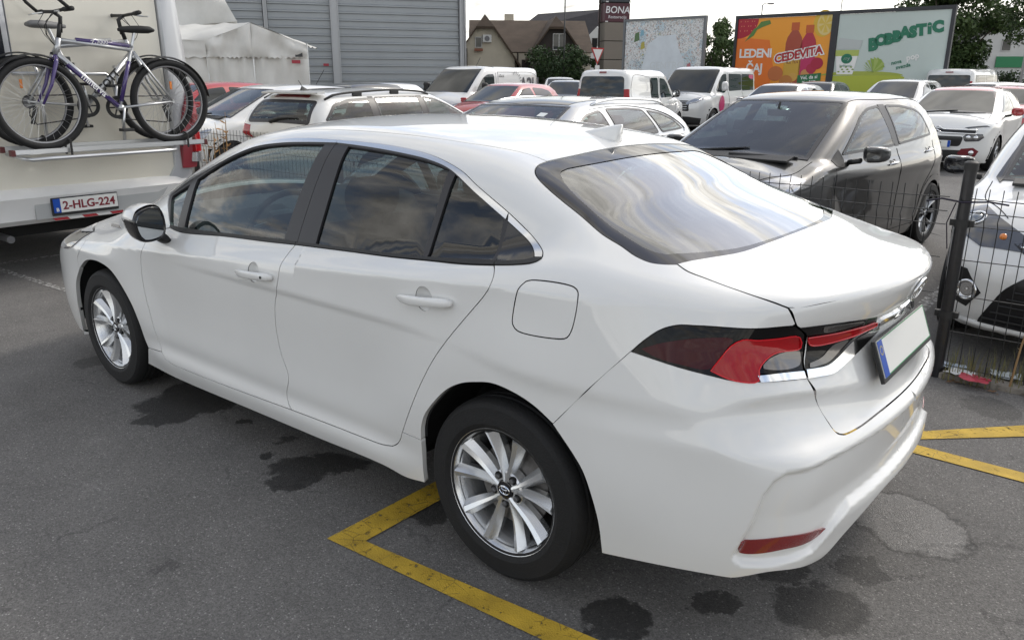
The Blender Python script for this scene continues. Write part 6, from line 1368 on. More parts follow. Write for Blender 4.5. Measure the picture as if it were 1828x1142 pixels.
    place_text('country_letter', 'B', .04, (-.0838, .143, .540), (0, -1, 0), (0, 0, 1), M_PLATE, po, bold=.001)
    # red and white warning tape
    for k in range(6):
        s_ = MB(); ya = .20-k*.115; s_.prism([(ya, .492), (ya-.115, .492), (ya-.155, .452), (ya-.04, .452)], -.0515, -.047, 'x'); s_.build('warning_stripe', mat('stripe_red', (.42, .03, .04), .4) if k % 2 == 0 else mat('stripe_white', (.72, .72, .70), .4), bp)
    # chassis, wheels
    u = MB(); u.box((3.0, 0, .42), (5.6, 1.9, .2)); u.build('chassis', M_UNDER, T)
    for x in (1.5, 5.2):
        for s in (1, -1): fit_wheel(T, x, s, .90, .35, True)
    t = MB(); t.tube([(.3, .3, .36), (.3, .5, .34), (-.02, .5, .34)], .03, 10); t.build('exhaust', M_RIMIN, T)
    # rack: two rails, hoop and struts
    for x, z in ((-.17, 1.045), (-.37, 1.030)):
        r = MB(); r.box((x, -.27, z), (.05, 1.55, .028), None, .006); r.box((x-.022, -.27, z+.014), (.008, 1.55, .02)); r.box((x+.022, -.27, z+.014), (.008, 1.55, .02)); r.build('rack_rail', M_ALU, T)
        for y in (.50, -1.04): e = MB(); e.box((x, y, z+.002), (.058, .03, .045), None, .004); e.build('rail_end', mat('dark_red_cap', (.10, .02, .02), .6), T)
    h = MB(); h.tube([(-.02, .42, 1.0), (-.30, .42, .985), (-.42, .38, .98), (-.44, .25, .985), (-.44, -.62, .985), (-.42, -.74, .985), (-.30, -.80, .99), (-.02, -.80, 1.0)], .015, 8); h.build('rack_hoop', M_ALU, T, smooth=True)
    for y in (.12, -.50):
        h = MB(); h.tube([(-.03, y, 1.05), (-.06, y, 1.3), (-.05, y, 1.62), (-.02, y, 1.66)], .015, 8); h.build('rack_strut', M_ALU, T, smooth=True)
    h = MB(); h.tube([(-.06, .30, 1.60), (-.06, -.40, 1.60), (-.06, -.45, 1.56), (-.06, -.47, 1.40), (-.05, -.47, 1.30)], .015, 8); h.build('rack_crossbar', M_ALU, T, smooth=True)
    for y, z, xx in ((-.10, 1.66, -.12), (.0, 1.70, -.30)):
        k = MB(); k.tube([(-.05, y, 1.60), (xx, y, z)], .014, 6); k.box((xx, y, z), (.05, .07, .05), None, .01); k.box((xx, y+.05, z+.03), (.02, .10, .015), rotm(.4, 0, 0)); k.build('rack_clamp', M_BLACK, T, angle=40)
    for x, y, z in ((-.17, -.86, 1.06), (-.37, -.86, 1.05), (-.37, .10, 1.05), (-.17, .20, 1.06)):
        s_ = MB(); s_.tube([(x-.05, y, z-.05), (x-.055, y, z+.06), (x, y, z+.075), (x+.05, y, z+.06), (x+.05, y, z-.05)], .009, 5); s_.build('wheel_strap', M_BLACK, T)
    return T
def build_bike(name, label, loc, rz, main, second, txt, text_m, straight_bars, mudguards):
    """local: x towards the front wheel, z up, origin under the rear axle on the ground line"""
    T = thing(name, label, 'bicycle', loc, rz, 'bicycles on the rack')
    R_ = .325; WB = 1.02
    for nm, x in (('rear_wheel', 0), ('front_wheel', WB)):
        t = MB(); t.tube([(x+.312*math.cos(a), 0, R_+.312*math.sin(a)) for a in np.linspace(0, 2*math.pi, 49)[:-1]],   .028, 10, closed=True); w = t.build(nm, M_RUBBER, T, smooth=True)
        r = MB(); r.lathe([(.288, -.010), (.293, -.011), (.278, -.009), (.274, 0), (.278, .009), (.293, .011), (.288, .010)], 48, 'y', (x, 0, R_), closed=True); r.build('rim', mat('dull_alloy_rim', (.30, .30, .31), .4, metal=.8), w, angle=40)
        h = MB(); h.tube([(x, -.05, R_), (x, .05, R_)], .013, 8); h.build('hub', M_ALU, w)
        s = MB()
        for k in range(28):
            a = 2*math.pi*k/28; a2 = a+(.35 if k % 2 else -.35); sd = .025 if k % 4 < 2 else -.025
            s.tube([(x+.018*math.cos(a2), sd, R_+.018*math.sin(a2)), (x+.272*math.cos(a), 0, R_+.272*math.sin(a))], .0011, 3, caps=False)
        kind(s.build('spokes', M_SPOKE, w), 'stuff')
    BB = (.43, 0, .285); ST = (.27, 0, .76); HT = (.82, 0, .80); HB = (.855, 0, .68); RA = (0, 0, R_); FA = (WB, 0, R_)
    lp = lambda a, b, t: tuple(np.array(a)+(np.array(b)-np.array(a))*t)
    f = MB(); f.tube([BB, ST], .016, 10); f.tube([lp(HT, HB, .1), lp(ST, BB, .06)], .017, 10); f.tube([lp(HB, HT, .1), BB], .021, 10); f.tube([HT, HB], .021, 10)
    for s in (-.045, .045): f.tube([(BB[0], s*.5, BB[2]), (0, s, R_)], .010, 8); f.tube([(ST[0], s*.4, ST[2]-.04), (0, s, R_)], .009, 8)
    f.tube([(BB[0], -.04, BB[2]), (BB[0], .04, BB[2])], .022, 10); fr = f.build('frame', main, T, smooth=True)
    f2 = MB(); f2.tube([lp(HB, BB, .16), lp(HB, BB, .97)], .0218, 10); f2.tube([lp(HT, ST, .22), lp(HT, ST, .96)], .0178, 10); f2.tube([lp(ST, BB, .25), lp(ST, BB, .9)], .0168, 10); f2.build('paint_band', second, fr, smooth=True)
    k = MB()
    k.tube([HB, (.875, 0, .645)], .018, 8)
    for s in (-.055, .055): k.tube([(.872, s*.6, .66), (.885, s, .63), (.94, s, .47), (FA[0], s, R_)], [.014, .016, .013, .009], 8)
    k.build('fork', second, T, smooth=True)
    sp = MB(); sp.tube([ST, (.237, 0, .86)], .0135, 8); sp.build('seat_post', M_ALU, T)
    sd = MB(); rings = []
    for x, w_, h_, z in ((.09, .055, .016, .885), (.12, .075, .028, .888), (.18, .068, .03, .888), (.26, .030, .028, .886), (.33, .020, .022, .884), (.365, .010, .012, .880)):
        rings.append([(x, w_*math.cos(a), z+h_*math.sin(a)) for a in np.linspace(0, 2*math.pi, 13)[:-1]])
    sd.loft(rings); sd.build('saddle', mat('grey_saddle', (.18, .18, .18), .6) if straight_bars else M_GRIP, T, smooth=True)
    s2 = MB(); s2.tube([(.80, 0, .84), (.785, 0, .95), (.83, 0, .985)], .016, 8); s2.tube([(.82, 0, .80), (.795, 0, .90)], .017, 8); s2.build('stem', M_BLACK, T, smooth=True)
    hb = MB(); hb.tube([(.83, y, .985+.012*abs(y)/.28) for y in np.linspace(-.29, .29, 9)], .0125, 8)
    hbo = hb.build('handlebar', M_BLACK, T, smooth=True)
    for s in (-1, 1):
        g = MB(); g.tube([(.83, s*.19, .993), (.815, s*.30, .996)], .017, 8); g.build('grip', M_GRIP, hbo, smooth=True)
        if not straight_bars: e = MB(); e.tube([(.83, s*.285, .997), (.90, s*.28, 1.06), (.965, s*.26, 1.15), (.955, s*.25, 1.18)], .0135, 8); e.build('bar_end', M_GRIP, hbo, smooth=True)
        l_ = MB(); l_.tube([(.845, s*.15, .985), (.90, s*.20, .975), (.90, s*.27, .97)], .006, 5); l_.build('brake_lever', M_ALU, hbo)
    cb = MB()
    for s, z in ((.06, .08), (-.05, .06), (.10, .05)): cb.tube([(.86, s*1.5, .99), (.93, s, .96-z), (.91, s*.3, .82), (.85, 0, .74)], .0028, 4, caps=False)
    cb.build('cables', M_BLACK, T)
    cr = MB(); cr.lathe([(.088, -.055), (.088, -.05), (.060, -.05), (.060, -.055)], 28, 'y', (BB[0], 0, BB[2]), closed=True)
    for k in range(5): a = 2*math.pi*k/5; cr.tube([(BB[0], -.052, BB[2]), (BB[0]+.07*math.cos(a), -.052, BB[2]+.07*math.sin(a))], .006, 5)
    cro = cr.build('chainring', M_BLACK, T)
    for s, a in ((-.075, 1.75), (.075, 1.75+math.pi)):
        e = (BB[0]+.17*math.cos(a), s, BB[2]+.17*math.sin(a)); c_ = MB(); c_.tube([(BB[0], s, BB[2]), e], .010, 6); co = c_.build('crank', M_ALU, T, smooth=True)
        pd = MB(); pd.box((e[0], s*1.7, e[2]), (.09, .08, .022), None, .004); pd.build('pedal', M_BLACK, co)
    ch = MB(); ch.tube([(BB[0], -.052, BB[2]+.086), (0, -.04, R_+.045)], .0045, 4); ch.tube([(BB[0], -.052, BB[2]-.086), (.03, -.045, R_-.17), (-.01, -.042, R_-.10), (0, -.04, R_-.045)], .0045, 4); ch.build('chain', M_BLACK, T)
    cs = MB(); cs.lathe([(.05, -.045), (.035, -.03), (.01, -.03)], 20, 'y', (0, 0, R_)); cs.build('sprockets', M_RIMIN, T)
    de = MB(); de.box((.02, -.045, R_-.10), (.03, .02, .14), rotm(0, .3, 0), .006); de.build('derailleur', M_BLACK, T)
    rf = MB(); rf.box((-.02, .0, R_+.13), (.02, .012, .065), None, .004); rf.build('reflector', M_AMBER, T)
    if mudguards:
        for x, a0, a1 in ((0, 40, 175), (WB, 30, 130)):
            m = MB(); pr = []
            for a in np.linspace(math.radians(a0), math.radians(a1), 20): pr.append([(x+.350*math.cos(a)+0, y, R_+.350*math.sin(a)+(.012 if abs(y) < .01 else 0)) for y in (-.028, 0, .028)])
            V = [q for r in pr for q in r]; m.add(V, [(3*i+j, 3*i+j+1, 3*i+j+4, 3*i+j+3) for i in range(19) for j in range(2)]); m.build('mudguard', M_BLACK, T)
    # lettering along the down tube
    a = np.array(lp(HB, BB, .22)); b = np.array(lp(HB, BB, .90)); d = b-a; L_ = np.linalg.norm(d); d /= L_; n = np.array([0, 1., 0]) if not straight_bars else np.array([0, -1., 0])
    return T, a, b, d
build_motorhome()
bk, a, b, d = build_bike('bicycle', 'purple and silver bicycle with black saddle, nearer one on the rack', (5.18, -.92, 1.055), math.pi/2, M_BIKESILVER, M_PURPLE, 'minerva', M_PLATE, False, True)
mid = (a+b)/2; up = np.cross((0, 1., 0), d); up = up/np.linalg.norm(up)
wh = mat('white_decal', (.75, .75, .75), .4)
place_text('frame_lettering', 'minerva', .068, mid+np.array([0, .0235, 0]), d, up*-1 if up[2] < 0 else up, wh, bk, bold=.001)
place_text('frame_lettering', 'Z-7000', .045, (.53, .0195, .778), (-1, 0, .06), (0, 0, 1), wh, bk)
bk2, a, b, d = build_bike('bicycle', 'silver bicycle with grey saddle behind the purple one on the rack', (5.38, .12, 1.07), -math.pi/2, M_BIKESILVER, M_BIKESILVER, 'SCOTT', M_BLACK, True, True)
mid = (a+b)/2
place_text('frame_lettering', 'SCOTT', .085, mid+np.array([0, -.0235, 0]), -d, np.cross((0, -1., 0), -d), M_BLACK, bk2, bold=.002)
# ---------------------------------------------------------------- ground, markings, fence
def asphalt():
    m = bpy.data.materials.new('worn_asphalt'); m.use_nodes = True; nt = m.node_tree; n = nt.nodes; l = nt.links; p = n['Principled BSDF']
    tc = n.new('ShaderNodeTexCoord')
    def noise(sc, det=4, ro=.6, dist=0, typ='NOISE'):
        t = n.new('ShaderNodeTexNoise'); t.inputs['Scale'].default_value = sc; t.inputs['Detail'].default_value = det; t.inputs['Roughness'].default_value = ro; t.inputs['Distortion'].default_value = dist; l.new(tc.outputs['Object'], t.inputs['Vector']); return t
    def M(op, a, b=None, c=None, clamp=False):
        q = n.new('ShaderNodeMath'); q.operation = op; q.use_clamp = clamp
        for i, v in enumerate((a, b, c)):
            if v is None: continue
            if isinstance(v, (int, float)): q.inputs[i].default_value = v
            else: l.new(v, q.inputs[i])
        return q.outputs[0]
    def rng(v, a, b, c, d):
        r = n.new('ShaderNodeMapRange'); l.new(v, r.inputs[0]); r.inputs[1].default_value = a; r.inputs[2].default_value = b; r.inputs[3].default_value = c; r.inputs[4].default_value = d; return r.outputs[0]
    vo = n.new('ShaderNodeTexVoronoi'); vo.inputs['Scale'].default_value = 230; l.new(tc.outputs['Object'], vo.inputs['Vector'])
    vo2 = n.new('ShaderNodeTexVoronoi'); vo2.inputs['Scale'].default_value = 420; l.new(tc.outputs['Object'], vo2.inputs['Vector'])
    big = noise(.55, 6, .6); mid = noise(3.5, 5, .65); fine = noise(60, 3, .7)
    sepc = n.new('ShaderNodeSeparateColor'); l.new(vo.outputs['Color'], sepc.inputs[0])
    stone = rng(sepc.outputs[0], 0, 1, .72, 1.30)                 # every chip its own grey
    bright = M('GREATER_THAN', sepc.outputs[1], .965)
    val = M('MULTIPLY', stone, rng(big.outputs['Fac'], .3, .7, .84, 1.14)); val = M('MULTIPLY', val, rng(mid.outputs['Fac'], .3, .7, .88, 1.10)); val = M('MULTIPLY', val, rng(fine.outputs['Fac'], .3, .7, .85, 1.12))
    val = M('MULTIPLY', val, M('MULTIPLY_ADD', bright, .9, 1.0))
    # oil and damp patches, each where it lies
    blobs = [(2.16, .76, .17, .27, -40, 1), (2.07, .93, .09, .15, -30, 1), (2.30, .62, .12, .20, -35, 1), (1.12, .78, .11, .19, -38, 1), (1.07, .92, .08, .11, -38, 1), (1.0, .70, .05, .10, -40, 1), (1.74, .71, .03, .05, -38, 1), (1.35, .86, .03, .04, 0, 1), (1.42, .70, .04, .05, 0, .8),
             (-.42, .80, .115, .105, 50, 1), (-.61, .54, .075, .06, 40, .9), (-.88, .35, .15, .13, 40, .8), (-.91, .06, .10, .08, 40, .7), (-.70, .23, .11, .08, 40, .8), (-.99, -1.80, .13, .16, 40, .55), (.47, .72, .10, .10, 40, .9), (3.16, .82, .10, .09, -40, .6), (.9, 1.55, .03, .05, 20, .5), (.35, 1.95, .025, .03, 0, .5)]
    warp = noise(13, 4, .65); wv = n.new('ShaderNodeVectorMath'); wv.operation = 'MULTIPLY_ADD'; l.new(warp.outputs['Color'], wv.inputs[0]); wv.inputs[1].default_value = (.16, .16, 0); 
    sub = n.new('ShaderNodeVectorMath'); sub.operation = 'SUBTRACT'; l.new(tc.outputs['Object'], sub.inputs[0]); sub.inputs[1].default_value = (.08, .08, 0); l.new(sub.outputs[0], wv.inputs[2])
    def blob(cx, cy, rx, ry, ang):
        mp = n.new('ShaderNodeMapping'); mp.vector_type = 'TEXTURE'; l.new(wv.outputs[0], mp.inputs[0]); mp.inputs['Location'].default_value = (cx, cy, 0); mp.inputs['Rotation'].default_value = (0, 0, math.radians(ang)); mp.inputs['Scale'].default_value = (rx, ry, 50)
        ln = n.new('ShaderNodeVectorMath'); ln.operation = 'LENGTH'; l.new(mp.outputs[0], ln.inputs[0]); return ln.outputs['Value']
    mask = None
    for cx, cy, rx, ry, ang, am in blobs:
        v = rng(blob(cx, cy, rx, ry, ang), .90, 1.03, am, 0); mask = v if mask is None else M('MAXIMUM', mask, v)
    val = M('MULTIPLY', val, M('MULTIPLY_ADD', mask, -.70, 1.0))
    # one drying pool, smoother and paler, with a dark rim
    pv = blob(-.96, -.36, .19, .23, 40); pool = rng(pv, .90, 1.0, 1, 0); rim = M('MULTIPLY', rng(pv, .86, .98, 0, 1), rng(pv, 1.0, 1.10, 1, 0))
    val = M('MULTIPLY', val, M('MULTIPLY_ADD', rim, -.35, 1.0))
    # hairline cracks
    cr = n.new('ShaderNodeTexVoronoi'); cr.feature = 'DISTANCE_TO_EDGE'; cr.inputs['Scale'].default_value = .8; l.new(wv.outputs[0], cr.inputs['Vector']); crk = M('MULTIPLY', M('LESS_THAN', cr.outputs['Distance'], .006), M('GREATER_THAN', mid.outputs['Fac'], .52)); val = M('MULTIPLY', val, M('MULTIPLY_ADD', crk, -.25, 1.0))
    cc = n.new('ShaderNodeCombineColor')
    base = .150
    for i, k in enumerate((1.045, 1.0, .945)): l.new(M('MULTIPLY', val, base*k), cc.inputs[i])
    l.new(cc.outputs[0], p.inputs['Base Color'])
    ro = M('MULTIPLY_ADD', mask, -.25, .86); ro = M('MULTIPLY_ADD', pool, -.46, ro, True); l.new(ro, p.inputs['Roughness']); p.inputs['Specular IOR Level'].default_value = .4
    bp = n.new('ShaderNodeBump'); bp.inputs['Strength'].default_value = .6; bp.inputs['Distance'].default_value = .003
    hgt = M('ADD', M('MULTIPLY', vo.outputs['Distance'], -1.0), M('MULTIPLY', vo2.outputs['Distance'], -.4)); hgt = M('ADD', hgt, M('MULTIPLY', fine.outputs['Fac'], .8)); l.new(hgt, bp.inputs['Height']); l.new(bp.outputs[0], p.inputs['Normal'])
    return m
M_ASPHALT = asphalt()
kind(mesh_obj('ground', [(-400, -400, 0), (400, -400, 0), (400, 300, 0), (-400, 300, 0)], [(0, 1, 2, 3)], M_ASPHALT), 'structure')
def road_paint(name, col, wear):
    m = bpy.data.materials.new(name); m.use_nodes = True; nt = m.node_tree; n = nt.nodes; l = nt.links; p = n['Principled BSDF']; out = n['Material Output']
    tc = n.new('ShaderNodeTexCoord'); t = n.new('ShaderNodeTexNoise'); t.inputs['Scale'].default_value = 26; t.inputs['Detail'].default_value = 7; t.inputs['Roughness'].default_value = .75; l.new(tc.outputs['Object'], t.inputs['Vector'])
    v = n.new('ShaderNodeTexVoronoi'); v.feature = 'DISTANCE_TO_EDGE'; v.inputs['Scale'].default_value = 16; l.new(tc.outputs['Object'], v.inputs['Vector'])
    a = n.new('ShaderNodeMath'); a.operation = 'LESS_THAN'; l.new(v.outputs['Distance'], a.inputs[0]); a.inputs[1].default_value = .010
    b = n.new('ShaderNodeMapRange'); l.new(t.outputs['Fac'], b.inputs[0]); b.inputs[1].default_value = wear-.05; b.inputs[2].default_value = wear+.05; b.inputs[3].default_value = 0; b.inputs[4].default_value = 1
    t2 = n.new('ShaderNodeTexNoise'); t2.inputs['Scale'].default_value = 3; l.new(tc.outputs['Object'], t2.inputs['Vector']); c = n.new('ShaderNodeMath'); c.operation = 'GREATER_THAN'; l.new(t2.outputs['Fac'], c.inputs[0]); c.inputs[1].default_value = .52
    ac = n.new('ShaderNodeMath'); ac.operation = 'MULTIPLY'; l.new(a.outputs[0], ac.inputs[0]); l.new(c.outputs[0], ac.inputs[1])
    mx = n.new('ShaderNodeMath'); mx.operation = 'MAXIMUM'; l.new(ac.outputs[0], mx.inputs[0]); l.new(b.outputs[0], mx.inputs[1])
    vo = n.new('ShaderNodeTexNoise'); vo.inputs['Scale'].default_value = 8; vo.inputs['Detail'].default_value = 5; l.new(tc.outputs['Object'], vo.inputs['Vector']); r = n.new('ShaderNodeMapRange'); l.new(vo.outputs['Fac'], r.inputs[0]); r.inputs[1].default_value = .3; r.inputs[2].default_value = .7; r.inputs[3].default_value = .72; r.inputs[4].default_value = 1.1
    s = n.new('ShaderNodeVectorMath'); s.operation = 'SCALE'; s.inputs[0].default_value = col; l.new(r.outputs[0], s.inputs['Scale']); l.new(s.outputs[0], p.inputs['Base Color']); p.inputs['Roughness'].default_value = .65
    bp = n.new('ShaderNodeBump'); bp.inputs['Strength'].default_value = .5; bp.inputs['Distance'].default_value = .003; v2 = n.new('ShaderNodeTexVoronoi'); v2.inputs['Scale'].default_value = 170; l.new(tc.outputs['Object'], v2.inputs['Vector']); l.new(v2.outputs['Distance'], bp.inputs['Height']); l.new(bp.outputs[0], p.inputs['Normal'])
    tr = n.new('ShaderNodeBsdfTransparent'); ms = n.new('ShaderNodeMixShader'); l.new(mx.outputs[0], ms.inputs[0]); l.new(p.outputs[0], ms.inputs[1]); l.new(tr.outputs[0], ms.inputs[2]); l.new(ms.outputs[0], out.inputs[0])
    return m
M_YELLOW = road_paint('worn_yellow_road_paint', (.60, .39, .04), .62); M_WLINE = road_paint('worn_white_road_paint', (.45, .44, .42), .50)
def line(name, pts, m, z=.004): return kind(mesh_obj(name, [(a, b, z) for a, b in pts], [tuple(range(len(pts)))], m), 'structure')
line('yellow_marking', [(.618, 1.098), (.50, 1.020), (-.60, .905), (-2.2, .737), (-2.2, .837), (-.60, 1.005)][::1], M_YELLOW)
line('yellow_marking', [(.618, 1.098), (.614, -1.0), (.490, -1.0), (.50, 1.018)], M_YELLOW, .0045)
line('yellow_marking', [(.55, -.985), (-1.3, -1.000), (-2.6, -1.010), (-2.6, -1.105), (-1.3, -1.095), (.55, -1.08)], M_YELLOW)
line('yellow_marking', [(-.60, -1.00), (-.805, -1.275), (-1.154, -1.653), (-1.60, -2.10), (-1.64, -1.95), (-1.174, -1.508), (-.80, -1.155), (-.66, -1.0)][::1], M_YELLOW, .0045)
line('white_marking', [(4.5, .17), (6.6, .29), (6.6, .35), (4.5, .23)], M_WLINE); line('white_marking', [(6.30, .24), (6.25, -.9), (6.32, -.9), (6.37, .24)], M_WLINE, .0045)
for k, x in enumerate((-2.3, -.3, 2.5, 5.6, 9.1)): line('white_marking', [(x, -3.0), (x+.10, -3.0), (x+.10, -7.6), (x, -7.6)], M_WLINE)
# low concrete edging under the fence, in lengths
M_CONC = mat('stained_concrete', (.22, .20, .175), .9, vary=(9, .35), bump=(60, .6, 6))
kerb = thing('kerb', 'low stained concrete edging under the wire fence', 'kerb', (0, -2.16, 0))
for k in range(14):
    x = -2.9+k*1.0+RNG.uniform(-.01, .01); b = MB(); b.box((x, RNG.uniform(-.012, .012), .012+RNG.uniform(-.006, .006)), (.985, .15, .05), rotm(0, RNG.uniform(-.006, .006), RNG.uniform(-.01, .01)), .008); b.build('kerb_stone', M_CONC, kerb)
# --- wire fence
M_WIRE = mat('black_coated_wire', (.015, .016, .017), .45); M_POST = mat('black_coated_post', (.014, .014, .016), .35, coat=.3, vary=(30, .3))
def fence_panel(label, x0, x1, y=-2.16, h=1.02, bend=0.0, free=0.0):
    T = thing('wire_fence', label, 'fence', (x0, y, 0), 0, 'panels of the wire fence'); L_ = x1-x0
    m = MB(); nv = int(L_/.062)
    hz = [.06, .26, .46, .66, .84, .91, .985]
    sag = lambda x: bend*math.sin(math.pi*x/L_)
    for i in range(nv+1):
        x = L_*i/nv
        z0 = .03
        pts = [(x, sag(x)*.2, z0), (x, sag(x)*.8, .84), (x, .022+sag(x), .875), (x, sag(x), .91), (x, sag(x), h+.02)]
        m.tube([(a+RNG.normal(0, .0015), b, c) for a, b, c in pts], .0024, 4, caps=False)
    mv = m.build('upright_wires', M_WIRE, T); kind(mv, 'stuff')
    for z in hz:
        w = MB(); w.tube([(L_*t, sag(L_*t)*(z/1.0)+.004+RNG.normal(0, .001), z+RNG.normal(0, .002)) for t in np.linspace(-.01 if not free else -free/L_, 1.01, 12)], .0029, 5, caps=False); w.build('cross_wire', M_WIRE, T)
    return T
def fence_post(label, x, y=-2.16, h=1.17, lean=(0, 0), r=.031):
    T = thing('fence_post', label, 'post', (x, y+.045, 0), 0, 'posts of the wire fence', rot=(lean[0], lean[1], 0))
    p = MB(); p.lathe([(r, 0), (r, h)], 20, 'z'); p.build('tube', M_POST, T, smooth=True)
    c = MB(); c.lathe([(r+.004, h-.035), (r+.004, h+.004), (r*.8, h+.012), (.001, h+.014)], 20, 'z'); c.build('cap', M_BLACK, T, angle=40)
    for z in (.36, .86):
        k = MB(); k.lathe([(r+.001, z-.02), (r+.006, z-.02), (r+.006, z+.02), (r+.001, z+.02)], 20, 'z', closed=True); k.box((r+.012, -.01, z), (.03, .03, .034), None, .003); k.box((-r-.012, -.01, z), (.03, .03, .034), None, .003); k.build('clamp', M_BLACK, T, angle=40)
    return T
fence_panel('wire fence panel right of the near black post, before the white hatchback', -3.15, -.70)
fence_panel('wire fence panel left of the near black post, before the grey hatchback', -.48, 1.92, bend=.03, free=.10)
fence_panel('wire fence panel hidden behind the middle of the saloon', 1.98, 4.45); fence_panel('wire fence panel before the estate tailgate, seen over the saloon bonnet', 4.52, 6.98); fence_panel('wire fence panel beside the motorhome', 7.05, 9.5)
fence_post('near black fence post beside the saloon boot', -.665, lean=(.0, 0.0)); fence_post('black fence post behind the saloon rear doors', 1.95); fence_post('black fence post behind the saloon bonnet', 4.485); fence_post('black fence post at the motorhome corner', 7.015)
w = MB(); w.tube([(-.48, -2.12, .96), (-.56, -2.08, .985), (-.66, -2.065, .975), (-.78, -2.09, .985), (-.86, -2.14, .97)], .005, 5); w.tube([(-.63, -2.075, .97), (-.60, -2.08, .86), (-.62, -2.09, .72)], .003, 4)
tag(w.build('binding_wire', mat('dark_purple_tie', (.02, .015, .03), .5), None), 'dark twisted tie wire round the near fence post', 'wire')
# weeds, litter, dry stalks
def grass(name, label, n, xr, yr, hmin, hmax, col, lean=.35, stuffk=True):
    m = MB()
    for _ in range(n):
        x = RNG.uniform(*xr); y = RNG.uniform(*yr); h = RNG.uniform(hmin, hmax); a = RNG.uniform(0, 6.28); b = RNG.uniform(.05, lean)*h; w_ = RNG.uniform(.0015, .0035)
        dx, dy = math.cos(a)*b, math.sin(a)*b; px, py = -math.sin(a)*w_, math.cos(a)*w_
        m.add([(x-px, y-py, 0.0), (x+px, y+py, 0.0), (x+dx*.4+px*.8, y+dy*.4+py*.8, h*.6), (x+dx*.4-px*.8, y+dy*.4-py*.8, h*.6), (x+dx, y+dy, h)], [(0, 1, 2, 3), (3, 2, 4)])
    o = m.build(name, mat(name+'_blades', col, .7, vary=(40, .35)), None); o['label'] = label; o['category'] = 'weeds'; kind(o, 'stuff'); return o
grass('weeds', 'thin green and straw weeds along the fence foot', 900, (-2.6, -.7), (-2.30, -2.06), .03, .20, (.16, .15, .06)); grass('weed', 'sparse weeds along the far fence foot', 500, (-.5, 9), (-2.32, -2.08), .03, .16, (.14, .14, .05))
def stalks(x, y, h, seed, label, ns=5, lk=1.0, col=(.36, .20, .08)):
    r = np.random.default_rng(seed); T = thing('dry_weed', label, 'plant', (x, y, 0), 0)
    for k in range(ns):
        a = r.uniform(0, 6.28); e = (math.cos(a)*.10*r.uniform(.2, 1), math.sin(a)*.10*r.uniform(.2, 1), h*r.uniform(.75, 1)); s = MB(); s.tube([(0, 0, 0), (e[0]*.4, e[1]*.4, e[2]*.5), e], [.006, .005, .002], 5); so = s.build('stem', mat('dry_stem', (.30, .19, .09), .8), T)
        for q in range(7):
            t = r.uniform(.35, 1); c = np.array(e)*t; lf = MB(); d = r.normal(0, 1, 3); d[2] = abs(d[2])*.6; d /= np.linalg.norm(d); n_ = np.cross(d, r.normal(0, 1, 3)); n_ /= np.linalg.norm(n_); ln = r.uniform(.03, .09)*lk
            lf.add([c-n_*.004, c+n_*.004, c+d*ln*.6+n_*.010*lk, c+d*ln, c+d*ln*.6-n_*.010*lk], [(0, 1, 2, 3, 4)]); lf.build('leaf', mat('dry_leaf_%d' % int(col[0]*100), col, .8, vary=(20, .3)), so)
stalks(6.35, -2.06, 1.25, 3, 'tall dry brown weed against the fence by the motorhome'); stalks(6.62, -2.08, 1.12, 5, 'shorter dry weed beside the tall one at the fence')
stalks(-1.02, -2.10, .55, 8, 'thin dry stalk in front of the white hatchback bumper', 1, .35, (.42, .36, .22)); stalks(-1.20, -2.06, .42, 9, 'short dry stalk right of the thin one at the kerb', 1, .3, (.42, .36, .22))
def crumple(name, label, x, y, s, col, seed):
    r = np.random.default_rng(seed); n = 6; V = []
    for i in range(n):
        for j in range(n): V.append((x+(i/(n-1)-.5)*s*1.4+r.normal(0, s*.07), y+(j/(n-1)-.5)*s+r.normal(0, s*.07), .045+abs(r.normal(0, s*.09))))
    o = mesh_obj(name, V, [(i*n+j, i*n+j+1, (i+1)*n+j+1, (i+1)*n+j) for i in range(n-1) for j in range(n-1)], mat(name+'_%d' % seed, col, .45, spec=.4)); return tag(o, label, 'litter', 'litter under the fence')
crumple('plastic_scrap', 'crumpled red scrap of litter at the kerb by the near post', -.86, -2.06, .10, (.45, .05, .08), 1); crumple('plastic_bag', 'crumpled white plastic bag right of the near post', -.78, -2.12, .09, (.65, .66, .66), 2); crumple('plastic_bag', 'pale blue and white wrapper at the post foot', -.72, -2.20, .10, (.45, .52, .60), 3); crumple('plastic_bag', 'small pale wrapper at the right edge of the kerb', -1.22, -2.06, .08, (.6, .6, .58), 4)
crumple('plastic_bag', 'pale plastic sheet scrap under the fence panel', -.98, -2.22, .10, (.50, .54, .55), 6)
lf = []
for k in range(60):
    x = RNG.uniform(-2.2, -.72); y = RNG.uniform(-2.16, -2.0); a = RNG.uniform(0, 6.28); s = RNG.uniform(.010, .025)
    lf.append((x, y, a, s))
m = MB()
for x, y, a, s in lf: m.add([(x+s*math.cos(a), y+s*math.sin(a), .006+RNG.uniform(0, .05)*(y < -2.08)), (x-s*.4*math.sin(a), y+s*.4*math.cos(a), .010), (x-s*math.cos(a), y-s*math.sin(a), .007), (x+s*.4*math.sin(a), y-s*.4*math.cos(a), .012)], [(0, 1, 2, 3)])
o = m.build('dead_leaves', mat('dead_leaf', (.16, .09, .045), .8, vary=(60, .4)), None); o['label'] = 'scattered dead leaves and grit along the kerb'; o['category'] = 'leaves'; kind(o, 'stuff')

